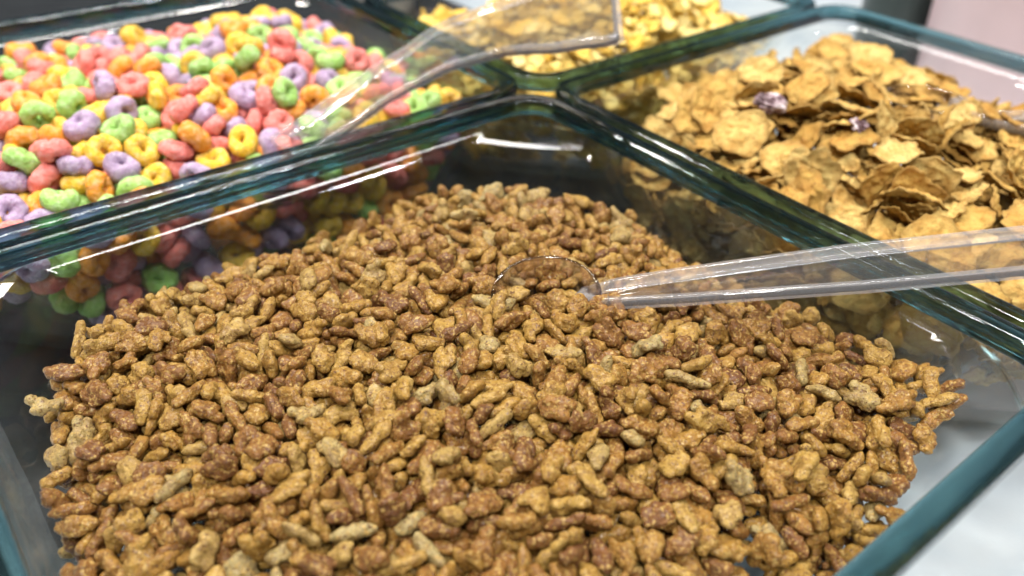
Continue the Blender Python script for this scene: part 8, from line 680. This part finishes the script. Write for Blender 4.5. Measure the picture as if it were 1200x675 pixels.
1251,1067,-106,45,-88,-8,6,1274,1664,-588,5,10,-45,2,1409,815,-82,33,-92,-18,5,1690,633,-183,-99,-11,-7,7,1667,1249,-66,-16,-10,-93,2,1728,184,-418,-77,-30,38,5,1741,989,-156,6,-38,55,3,2036,263,-386,20,-97,9,4,337,601,-401,14,17,-45,2,286,943,-492,-19,18,-87,8,275,1093,-486,8,4,-80,5,326,1239,-437,-8,7,-2,9,387,1487,-310,-2,15,61,4,732,837,-88,66,69,27,5,849,787,-89,24,-96,-6,2,1019,279,-403,-23,-28,-24,0,1103,789,-102,-99,-11,4,1,1188,1436,-110,-99,-3,-6,8,1465,763,-63,-100,-6,5,7,1460,1232,-47,-20,-14,91,1,
1575,197,-479,-26,-22,24,5,1713,575,-177,18,-93,-33,5,1769,1403,-114,-2,100,-6,8,2117,801,-100,-23,-84,39,3,2336,544,-340,-27,19,86,0,357,540,-395,-2,24,-97,2,449,1572,-309,14,-14,-31,9,315,751,-354,47,-37,-12,9,859,1257,-101,-1,12,-5,4,1072,1300,-114,12,-1,85,4,1213,1602,-540,-13,40,90,9,1484,202,-594,-93,25,-24,0,1369,1194,-47,-87,42,-6,9,1534,1138,-58,-99,5,-10,1,1959,171,-444,-88,43,18,6,2155,569,-125,-6,11,95,2,2426,948,-521,48,-87,-8,9,355,1163,-432,-80,1,-24,9,396,1605,-283,-31,93,8,9,655,242,-395,-2,-93,-26,3,
759,1642,-366,12,-97,-4,1,1070,1166,-84,23,15,-93,8,1192,1380,-89,1,-12,-36,5,1197,1629,-513,84,37,-3,1,1472,142,-589,57,-23,30,0,1495,196,-440,-5,94,-9,2,1534,1037,-67,15,-98,-15,5,1565,1310,-81,96,17,21,3,1873,162,-408,-16,-24,41,1,1834,723,-109,-97,-18,-11,4,1947,1166,-100,93,36,-9,4,1775,1598,-240,13,-4,99,1,2111,623,-110,92,34,2,8,365,593,-337,-7,11,51,2,662,786,-133,0,97,-19,3,1020,828,-70,11,29,95,7,929,1382,-87,-16,-7,98,3,971,1665,-452,-32,-26,53,3,1144,290,-270,-23,56,-41,5,1109,1264,-89,-2,18,-64,0,
1330,174,-550,-75,-56,19,0,1303,867,-33,-6,-2,-77,3,1355,1132,-48,-49,82,18,2,1675,907,-63,96,8,8,5,1580,1062,-34,76,-63,-13,9,1662,1313,-51,87,-41,3,4,1837,1171,-67,-15,-97,20,7,2163,187,-357,-1,74,-61,5,2354,1049,-482,52,-81,4,3,384,701,-377,-95,22,-15,7,1413,128,-496,42,66,-47,5,1721,800,-65,-87,1,45,3,1767,164,-396,78,24,53,0,1824,874,-80,76,63,-16,2,626,1690,-309,-85,43,-28,2,852,244,-420,92,33,-9,5,1098,246,-434,-46,-11,-88,4,1347,920,25,67,-73,14,2,1309,1014,-75,-3,-6,-4,2,1573,832,-18,96,-22,12,1,
1623,897,-1,77,58,-27,6,1878,858,-57,90,-38,-20,5,1937,1070,-65,-55,83,6,6,2280,850,-181,26,7,84,5,2111,927,-84,24,96,10,8,907,260,-402,5,-97,4,1,1149,251,-446,59,-65,-14,8,1214,294,-248,-51,-27,29,9,1098,1269,-50,90,-42,-8,9,1303,978,24,-32,-16,-29,5,1342,1358,-96,-8,5,84,1,1648,938,4,58,-71,1,2,1874,720,-72,-96,-23,-14,8,1971,974,-52,-42,89,15,6,2244,789,-146,34,-8,38,2,2066,879,-95,19,-46,43,0,2316,613,-286,-76,-64,-16,5,457,1517,-207,87,-34,19,1,615,1658,-257,8,-17,42,6,871,230,-354,-1,10,68,8,
1077,509,-92,9,99,4,8,1156,839,-69,26,86,-44,7,1039,1412,-76,-19,-4,-16,8,1285,213,-412,69,-28,39,8,1255,1050,-45,-36,-13,42,3,1468,226,-411,-10,94,8,5,1682,1021,-16,-16,4,-21,4,1894,714,-35,-33,92,8,4,1886,950,-51,-93,17,-27,9,2055,1315,-102,26,19,91,9,2260,1225,-150,-13,-41,72,3,2460,1403,-270,69,69,1,1,287,1006,-381,22,-6,37,1,406,1576,-194,0,-2,52,3,610,1641,-232,-5,-24,91,7,883,1584,-244,1,48,83,6,994,871,-58,-7,27,96,0,1352,213,-489,11,23,67,1,1299,1089,-17,-6,4,-99,9,1667,1103,-15,-39,3,-10,9,
1765,277,-361,-71,-8,-7,9,1803,761,-33,95,21,24,6,1850,1026,-45,-16,-15,-31,8,2320,575,-236,-26,-27,67,9,284,471,-352,-70,68,-10,7,346,869,-335,99,-7,-6,0,808,1587,-327,-31,-34,76,0,1058,1490,-77,80,54,-6,6,1362,1086,7,-97,-15,20,4,1535,233,-349,-12,-4,96,8,1781,1366,-59,-5,-48,-44,7,1580,1663,-254,-20,41,-5,5,1843,1074,-34,84,-50,19,7,2106,714,-70,99,1,-4,9,2186,1386,-129,-94,29,9,5,2488,1233,-243,-18,-98,3,2,325,438,-276,30,-47,74,3,1193,280,-376,-50,-80,34,0,1381,127,-410,-51,-9,-21,6,1235,304,-285,81,15,39,0,
1577,293,-378,-3,-94,33,3,1625,1076,31,-14,-19,93,2,1848,692,-12,6,28,-92,8,1767,1128,-50,80,-47,17,3,2129,737,-44,-15,13,-30,6,2169,1334,-129,11,-32,93,9,2494,1232,-207,5,-11,-94,2,2343,1695,-241,34,45,-83,9,1058,1161,-11,78,34,14,5,1165,1325,-56,22,-5,84,0,1356,1337,-59,59,-80,1,7,1664,241,-366,-7,35,10,2,1515,1060,0,59,79,-8,7,1661,1383,-58,82,16,-20,3,1831,664,3,22,-16,63,8,1809,1090,-2,-11,-99,10,9,1906,1320,-56,77,-63,-6,8,2245,987,-169,59,50,-32,0,2173,1281,-97,9,9,37,2,2307,402,-194,-8,56,-11,0,
2399,1258,-204,-25,2,31,0,1217,1259,-75,31,50,65,0,1455,1456,-110,10,55,83,4,1031,1268,-26,-51,84,3,9,2117,1742,-284,23,-34,30,8,329,476,-310,-16,-89,-24,0,1074,278,-323,8,99,-3,7,1876,1193,-45,42,-86,3,0,1865,814,-3,1,-90,19,7,2127,1141,-105,25,8,94,7,769,1243,-68,-29,-5,80,3,951,1447,-70,20,-12,-97,3,1903,1065,2,-40,44,-71,5,
], 300),
}
def proj(p):
    """world point -> pixel of the photograph"""
    d = CR.T @ (np.array(p) - CP)
    return 600 + FPX * d[0] / -d[2], 337.5 - FPX * d[1] / -d[2]
ORD = ['first', 'second', 'third', 'fourth', 'fifth', 'sixth', 'seventh', 'eighth', 'ninth', 'tenth', 'eleventh', 'twelfth',
       'thirteenth', 'fourteenth', 'fifteenth', 'sixteenth', 'seventeenth', 'eighteenth', 'nineteenth', 'twentieth'] + ['%dth' % i for i in range(21, 60)]
def label_rows(objs, kinds, nrows, fmt):
    """labels that single each piece out: its look, its place from the left and its row from the front"""
    P = [proj(o.matrix_world.translation) for o in objs]
    order = sorted(range(len(objs)), key=lambda i: -P[i][1])
    per = math.ceil(len(objs) / nrows)
    for r in range(nrows):
        row = order[r * per:(r + 1) * per]
        for kd in set(kinds[i] for i in row):
            same = sorted((i for i in row if kinds[i] == kd), key=lambda i: P[i][0])
            for n, i in enumerate(same):
                which = ORD[n] + ' from left' if len(same) > 1 else 'the only one'
                objs[i]['label'] = fmt % (kd, which, ORD[r])

NG = [1, 1, 2, 1, 2, 3, 1, 4, 1, 2, 3, 1, 1, 2, 5, 2, 1, 2, 3, 1, 1, 4, 2, 1]
rv = [rice_mesh(k) for k in range(24)]
for m in rv: m.shade_smooth(); m.materials.append(RICE_I)
objs, rest, recs = pieces('front', 'rice_cluster', rv, RICE_I)
rnd = random.Random(11)
kinds = []
for o, r in zip(objs, recs):
    t = rnd.random(); o.color = (t, t, t, 1)
    g = NG[int(r['k'])]
    kinds.append(('pale ' if t > .72 else 'reddish ' if t < .25 else 'tan ') + ('single puffed rice grain' if g == 1 else 'pair of puffed rice grains' if g == 2 else 'lumpy puffed rice cluster'))
    tag(o, None, 'cereal', 'brown rice clusters heaped in the front bowl')
label_rows(objs, kinds, 15, '%s, %s, %s row from the front')
rl = [rice_mesh(k, .0008) for k in range(24)]
rnd = random.Random(12)
mass('rice_cluster_mass', rest, rl, [RICE_M], [0] * len(rest), [rnd.random() for _ in rest],
     'smaller and deeper brown puffed rice clusters filling the front glass bowl', 'cereal')

lv = [loop_mesh(k) for k in range(12)]
LM = {}
def loop_var(k, c):
    if (k, c) not in LM:
        m = lv[k].copy(); m.materials.append(LOOP_MATS[c]); m.shade_smooth(); LM[(k, c)] = m
    return LM[(k, c)]
def colour_of(r): return int(r['k']) // 16
R_, n_ = decode(DATA['left'][0]), DATA['left'][1]
objs, kinds = [], []
rnd = random.Random(3)
for r in R_[:n_]:
    o = bpy.data.objects.new('cereal_loop', loop_var(int(r['k']) % 16, colour_of(r))); COL.objects.link(o)
    o.matrix_world = piece_matrix(r); t = rnd.random(); o.color = (t, t, t, 1)
    tag(o, None, 'cereal', 'coloured cereal loops in the left bowl'); objs.append(o)
    kinds.append('%s cereal loop' % LOOP_NAMES[colour_of(r)])
label_rows(objs, kinds, 16, '%s, %s of its colour, %s row from the front rim')
rest = R_[n_:]; cidx = [colour_of(r) for r in rest]
for r in rest: r['k'] %= 16
if len(rest):
    mass('cereal_loop_mass', rest, [loop_mesh(k, 26, 12) for k in range(12)], LOOP_MATS, cidx, [.5] * len(rest),
         'lower layers of pink, yellow, orange, green and purple cereal loops in the left bowl', 'cereal')

def flakes(key, corn, nm, mi, mm, adj, group, nrows, fmt, masslabel):
    nv = 10 if corn else 14
    ms = [flake_mesh(k, corn) for k in range(nv)]
    for m in ms: m.shade_smooth(); m.materials.append(mi)
    objs, rest, recs = pieces(key, nm, ms, mi)
    rnd = random.Random(21); kinds = []
    for o, r in zip(objs, recs):
        t = rnd.random(); o.color = (t, t, t, 1)
        big = max(o.dimensions)
        kinds.append(('broad ' if big > .023 else 'small ' if big < .017 else '') + ('pale ' if t > .66 else 'dark ' if t < .25 else '') + adj)
        tag(o, None, 'cereal', group)
    bpy.context.view_layer.update()
    label_rows(objs, kinds, nrows, fmt)
    if len(rest):
        mass(nm + '_mass', rest, [flake_mesh(k, corn, 6, 22) for k in range(nv)], [mm], [0] * len(rest), [rnd.random() for _ in rest], masslabel, 'cereal')
    return objs
bpy.context.view_layer.update()
flakes('right', False, 'bran_flake', BRAN_I, BRAN_M, 'bran flake', 'bran flakes in the right bowl', 14,
       '%s, %s such, %s row from the front of its bowl', 'deeper golden brown bran flakes in the right bowl')
flakes('far', True, 'corn_flake', CORN_I, CORN_M, 'corn flake', 'corn flakes in the far bowl', 10,
       '%s, %s such, %s row from the front of its bowl', 'deeper yellow corn flakes in the far bowl')

# ---------------------------------------------------------------- raisins among the flakes
def raisin_material():
    m, nt, out = new_mat('sugared_raisin')
    tc = N(nt, 'ShaderNodeTexCoord'); n1 = N(nt, 'ShaderNodeTexNoise', Scale=190.0, Detail=3.0); L(nt, tc.outputs['Object'], n1.inputs['Vector'])
    r = ramp(nt, [(.38, (.07, .035, .04)), (.50, (.26, .17, .19)), (.60, (.58, .50, .52))]); L(nt, n1.outputs[0], r.inputs[0])
    finish(nt, out, r.outputs[0], n1.outputs[0], .0006, .4)
    return m
RAISIN = raisin_material()
def raisin(px, py, z, s, rz, label):
    bm = bmesh.new(); rs = bmesh.ops.create_icosphere(bm, subdivisions=5, radius=1.0)
    for v in bm.verts:
        c = v.co.copy()
        w = noise.noise(Vector((c.x * 1.1, c.y * 2.6, c.z * 2.6)) + Vector((px, 0, 0))) * .38 + noise.noise(Vector((c.x * 1.5, c.y * 6, c.z * 6))) * .12
        c *= (1 + w); v.co = Vector((c.x * 1.45 * s, c.y * s, c.z * .75 * s))
    me = bpy.data.meshes.new('raisin'); bm.to_mesh(me); bm.free()
    o = link('raisin', me, RAISIN); o.location = at(px, py, z); o.rotation_euler = (.3, .2, rz)
    tag(o, label, 'raisin', 'raisins among the bran flakes')
raisin(903, 121, .035, .0054, -.7, 'sugar dusted purple raisin lying on bran flakes near the back of the heap')
raisin(1006, 147, .035, .0042, .5, 'dark raisin half buried under bran flakes, the one nearer the front')

# ---------------------------------------------------------------- spoons
MAT_DISH = clear_mat('dish_plastic', (.40, .34, .50), 110, 1.49, .8, tint=(.995, .985, .99), rough=0.02)
def px_scale(p, side):
    a, b = proj(p), proj(Vector(p) + side * .001)
    return math.hypot(a[0] - b[0], a[1] - b[1]) / .001
def spline(pts, n):
    out = []
    P = [pts[0] * 2 - pts[1]] + pts + [pts[-1] * 2 - pts[-2]]
    for i in range(1, len(P) - 2):
        for k in range(n):
            t = k / n; a, b, c, d = P[i - 1], P[i], P[i + 1], P[i + 2]
            out.append(.5 * ((2 * b) + (c - a) * t + (2 * a - 5 * b + 4 * c - d) * t * t + (3 * b - a - 3 * c + d) * t ** 3))
    out.append(pts[-1]); return out
def handle(root, knots, hh, tt, rc):
    """knots = (px, py, z, width in px); a plate with a raised rim all round, swept along the path"""
    pts = [at(x, y, z) for x, y, z, w in knots]
    C = spline(pts, 14)
    S = [0]
    for a, b in zip(C, C[1:]): S.append(S[-1] + (b - a).length)
    kn = [0, *[S[14 * (i + 1)] for i in range(len(pts) - 1)]]
    Ws = []
    for i, (x, y, z, w) in enumerate(knots):
        tgt = (pts[min(i + 1, len(pts) - 1)] - pts[max(i - 1, 0)]).normalized()
        side = tgt.cross(Vector((0, 0, 1))).normalized()
        Ws.append(w / px_scale(pts[i], side))
    total = S[-1]
    def frame(s):
        s_ = min(max(s, 0), total)
        i = max(j for j in range(len(S)) if S[j] <= s_ + 1e-9); i = min(i, len(C) - 2)
        f = (s_ - S[i]) / (S[i + 1] - S[i]); p = C[i].lerp(C[i + 1], f)
        tg = (C[min(i + 2, len(C) - 1)] - C[max(i - 1, 0)]).normalized()
        side = tg.cross(Vector((0, 0, 1))).normalized(); up = side.cross(tg).normalized()
        return p, side, up
    def wid(s): return float(np.interp(s, kn, Ws)) / 2
    U_ = [0, .004, .01, .02] + [.03 + .93 * i / 60 for i in range(61)] + [.967, .974, .98, .985, .989, .993, .996, .998, .9995, 1]
    def ring(off, z):
        left, right = [], []
        for u in U_:
            s = off + u * (total - 2 * off)
            w = wid(s) - min(off, wid(s) * .55)
            e = s - (total - off - rc)
            if e > 0: w = w - rc + math.sqrt(max(rc * rc - e * e, 0))
            p, side, up = frame(s)
            left.append(tuple(p + side * w + up * z)); right.append(tuple(p - side * w + up * z))
        return left + right[::-1]
    b = .0010
    rings = [ring(tt * .75, -b), ring(tt * .3, -b * .8), ring(0, -b * .2), ring(0.0001, hh * .8), ring(tt * .3, hh), ring(tt * .7, hh), ring(tt * .95, hh * .8), ring(tt * 1.1, b * .6), ring(tt * 1.5, b * .1)]
    n = len(U_); V = [p for r in rings for p in r]; F = []; m = 2 * n
    for i in range(len(rings) - 1):
        for j in range(m): F.append((i * m + j, i * m + (j + 1) % m, (i + 1) * m + (j + 1) % m, (i + 1) * m + j))
    for base, fl in ((0, 1), ((len(rings) - 1) * m, 0)):
        for j in range(n - 1):
            q = (base + j, base + j + 1, base + m - 2 - j, base + m - 1 - j)
            F.append(q if fl else q[::-1])
    me = bpy.data.meshes.new('spoon_handle'); me.from_pydata(V, [], F); me.update()
    bm = bmesh.new(); bm.from_mesh(me); bmesh.ops.recalc_face_normals(bm, faces=bm.faces); bm.to_mesh(me); bm.free()
    o = link('handle', me, MAT_PLASTIC); me.materials.append(MAT_RIB)
    for f in me.polygons[:8 * m]: f.material_index = 1
    o.parent = root; o.matrix_parent_inverse = root.matrix_basis.inverted()
    return o, C
def scoop(root, centre, axis, a, b, depth, tilt=0.0, roll=0.0):
    """shallow oval dish of the spoon"""
    ax = Vector(axis); ax.z = 0; ax.normalize(); sd = Vector((-ax.y, ax.x, 0)); up = Vector((0, 0, 1))
    q = Matrix.Rotation(tilt, 3, sd) @ Matrix.Rotation(roll, 3, ax)
    ax, sd, up = q @ ax, q @ sd, q @ up
    prof = []
    for i in range(1, 13):
        t = i / 12; prof.append((t, -depth * math.sqrt(max(0, 1 - t ** 2.6))))
    th = .0022
    out = [(f, z - th) for f, z in prof] + [(1.09, -.0006), (1.10, .0006), (1.08, .0016), (1.03, .0018), (.99, .0010)] + [(f * .96, z) for f, z in prof[::-1]]
    NN = 48; V, F = [], []
    for f, z in out:
        for j in range(NN):
            an = 2 * PI * j / NN
            V.append(tuple(centre + ax * (a * f * math.cos(an)) + sd * (b * f * math.sin(an)) + up * z))
    for i in range(len(out) - 1):
        for j in range(NN): F.append((i * NN + j, i * NN + (j + 1) % NN, (i + 1) * NN + (j + 1) % NN, (i + 1) * NN + j))
    F.append(tuple(range(NN))[::-1]); F.append(tuple((len(out) - 1) * NN + j for j in range(NN)))
    me = bpy.data.meshes.new('spoon_dish'); me.from_pydata(V, [], F); me.update(); me.materials.append(MAT_DISH)
    bm = bmesh.new(); bm.from_mesh(me); bmesh.ops.recalc_face_normals(bm, faces=bm.faces); bm.to_mesh(me); bm.free()
    o = link('dish', me, None); o.parent = root; o.matrix_parent_inverse = root.matrix_basis.inverted()
    return o
SPG = 'clear plastic serving spoons'
K1 = [(680, 350, -.090, 14), (715, 348, -.060, 28), (800, 339, -.03, 38), (1000, 318, .03, 57), (1200, 298, .075, 70), (1340, 283, .10, 76)]
s1 = empty('serving_spoon', at(688, 346, -.072)); bpy.context.view_layer.update()
tag(s1, 'clear plastic spoon sunk in brown rice clusters, long handle crossing the rim', 'spoon', SPG)
h1, C1 = handle(s1, K1, .0036, .0036, .006)
scoop(s1, at(640, 346, -.060), at(688, 346, -.072) - at(600, 350, -.08), .0185, .0150, .008, -.06, .42)
K2 = [(335, 182, -.05, 44), (385, 148, .0, 46), (435, 112, .045, 48), (500, 73, .085, 54), (567, 43, .125, 62), (645, 22, .18, 74), (727, 4, .235, 86)]
s2 = empty('serving_spoon', at(385, 148, 0)); bpy.context.view_layer.update()
tag(s2, 'clear plastic spoon with wide curved handle arching up out of the coloured loops', 'spoon', SPG)
h2, C2 = handle(s2, K2, .0042, .0030, .008)
scoop(s2, at(300, 205, -.12), at(385, 148, 0) - at(300, 200, -.06), .030, .022, .012, .3)
K3 = [(1118, 122, .0, 14), (1160, 142, .01, 20), (1230, 150, .03, 26), (1330, 160, .06, 30)]
s3 = empty('serving_spoon', at(1118, 122, 0)); bpy.context.view_layer.update()
tag(s3, 'clear plastic spoon almost buried in bran flakes, only its curved edge showing', 'spoon', SPG)
handle(s3, K3, .004, .002, .005)
scoop(s3, at(1082, 118, .01), at(1118, 122, 0) - at(1060, 118, 0), .0200, .016, .008, 0.0)

# ---------------------------------------------------------------- table and things behind
def table_mat():
    m, nt, out = new_mat('pale_stone')
    tc = N(nt, 'ShaderNodeTexCoord'); n1 = N(nt, 'ShaderNodeTexNoise', Scale=9.0, Detail=6.0, Distortion=1.2); L(nt, tc.outputs['Object'], n1.inputs['Vector'])
    r = ramp(nt, [(.35, (.38, .44, .50)), (.5, (.48, .53, .57)), (.7, (.56, .59, .61))]); L(nt, n1.outputs[0], r.inputs[0])
    n2 = N(nt, 'ShaderNodeTexNoise', Scale=700.0, Detail=2.0); L(nt, tc.outputs['Object'], n2.inputs['Vector'])
    finish(nt, out, r.outputs[0], n2.outputs[0], .00005, .12, .5)
    return m
def plain(name, col, rough=.4, scale=30.0, var=.12, spec=.4):
    m, nt, out = new_mat(name)
    tc = N(nt, 'ShaderNodeTexCoord'); n1 = N(nt, 'ShaderNodeTexNoise', Scale=scale, Detail=4.0); L(nt, tc.outputs['Object'], n1.inputs['Vector'])
    r = ramp(nt, [(.3, tuple(c * (1 - var) for c in col)), (.7, tuple(min(1, c * (1 + var)) for c in col))]); L(nt, n1.outputs[0], r.inputs[0])
    finish(nt, out, r.outputs[0], n1.outputs[0], .0002, rough, spec)
    return m
def box(name, x0, x1, y0, y1, z0, z1, mat, bev=.003):
    bm = bmesh.new(); bmesh.ops.create_cube(bm, size=1)
    for v in bm.verts: v.co = Vector(((x0, x1)[v.co.x > 0], (y0, y1)[v.co.y > 0], (z0, z1)[v.co.z > 0]))
    bmesh.ops.bevel(bm, geom=bm.edges[:], offset=bev, segments=3, affect='EDGES')
    me = bpy.data.meshes.new(name); bm.to_mesh(me); bm.free()
    return link(name, me, mat, smooth=False)
tb = box('table', -1.2, 3.2, -1.6, 3.2, -.04, 0, table_mat(), .004); tag(tb, kind='structure')
mt = box('dark_mat', -.30, .235, -.222, 1.2, .0004, .0030, plain('black_mat', (.018, .020, .022), .25), .001)  # carried on under the right bowl as stand-in shade between the pieces
tag(mt, 'thin glossy black mat under the left bowls, extended right to darken gaps in the cereal', 'mat')

def lathe(name, prof, c, mat, seg=64, parent=None):
    V, F = [], []
    for r, z in prof:
        for j in range(seg):
            a = 2 * PI * j / seg; V.append((c[0] + r * math.cos(a), c[1] + r * math.sin(a), z))
    for i in range(len(prof) - 1):
        for j in range(seg): F.append((i * seg + j, i * seg + (j + 1) % seg, (i + 1) * seg + (j + 1) % seg, (i + 1) * seg + j))
    F.append(tuple(range(seg))[::-1]); F.append(tuple((len(prof) - 1) * seg + j for j in range(seg)))
    me = bpy.data.meshes.new(name); me.from_pydata(V, [], F); me.update()
    o = link(name, me, mat)
    if parent: o.parent = parent; o.matrix_parent_inverse = parent.matrix_basis.inverted()
    return o
c = at(1188, 140, -.58)
pk = lathe('pink_tub', [(.085, .001), (.093, .006), (.100, .19), (.104, .20), (.100, .203), (.096, .198), (.09, .02)], (c.x + .03, c.y), plain('pink_plastic', (.86, .64, .66), .35, 12.0, .1))
tag(pk, 'pale pink round tub standing behind the right bowl', 'tub')
c = at(1018, 80, -.58)
dk = lathe('dark_canister', [(.030, .001), (.034, .004), (.034, .16), (.031, .164), (.028, .164), (.026, .02)], (c.x + .03, c.y), plain('dark_plastic', (.03, .045, .042), .35))
tag(dk, 'dark green canister behind the back corner of the right bowl', 'canister')
c = at(448, 12, -.58)
wc = lathe('white_cup', [(.028, .001), (.032, .004), (.045, .07), (.0455, .0715), (.044, .0715), (.030, .008)], (c.x, c.y), plain('white_ceramic', (.82, .78, .70), .2, 20, .03))
tag(wc, 'white cup behind the left bowl beside the corn flakes', 'cup')

# ---------------------------------------------------------------- light
w = bpy.data.worlds.new('World'); sc.world = w; w.use_nodes = True
bg = w.node_tree.nodes['Background']; bg.inputs['Color'].default_value = (.80, .90, 1.0, 1); bg.inputs['Strength'].default_value = .08
def area(name, loc, target, size, power, col=(1, 1, 1), shape='SQUARE', sy=None):
    d = bpy.data.lights.new(name, 'AREA'); d.size = size; d.energy = power; d.color = col
    if sy: d.shape = 'RECTANGLE'; d.size_y = sy
    o = bpy.data.objects.new(name, d); COL.objects.link(o); o.location = loc
    o.rotation_euler = (Vector(target) - Vector(loc)).to_track_quat('-Z', 'Y').to_euler()
    return o
for lx, ly, lz, e, c3 in ((-.35, .95, 1.6, 9, (1, .94, .86)), (-1.0, .35, 1.6, 12, (1, .95, .88)), (-.75, -.85, 1.5, 18, (1, .95, .88)),
                          (.15, .05, 1.75, 9, (1, .95, .88)), (.45, -1.1, 1.6, 14, (.96, .97, 1))):
    area('ceiling_light', (lx, ly, lz), (0, -.05, .1), .16, e, c3)
def strip(x, y, z, length, ang, e, c3):  # added strip lamps that draw long highlights on rims and spoon rails
    d = bpy.data.lights.new('added_strip_light', 'AREA'); d.shape = 'RECTANGLE'; d.size = length; d.size_y = .14; d.energy = e; d.color = c3
    o = bpy.data.objects.new('added_strip_light', d); COL.objects.link(o); o.location = (x, y, z); o.rotation_euler = (0, 0, ang)
strip(.15, .95, 1.5, .9, 0, 18, (1, .95, .88))
hd = C1[-1] - C1[0]
strip(.20, .15, 1.6, 1.0, math.atan2(hd.y, hd.x), 14, (1, .97, .93))  # turned along the front spoon's handle so its rails catch a line

sc.render.engine = 'CYCLES'
cy = sc.cycles
cy.max_bounces = 20; cy.transmission_bounces = 18; cy.glossy_bounces = 8; cy.diffuse_bounces = 3; cy.transparent_max_bounces = 12; cy.volume_bounces = 0
cy.caustics_reflective = True; cy.caustics_refractive = True; cy.blur_glossy = .6
cy.sample_clamp_indirect = 6; cy.use_denoising = True
sc.view_settings.view_transform = 'Standard'; sc.view_settings.look = 'None'
sc.view_settings.exposure = 0.25; sc.view_settings.gamma = 1
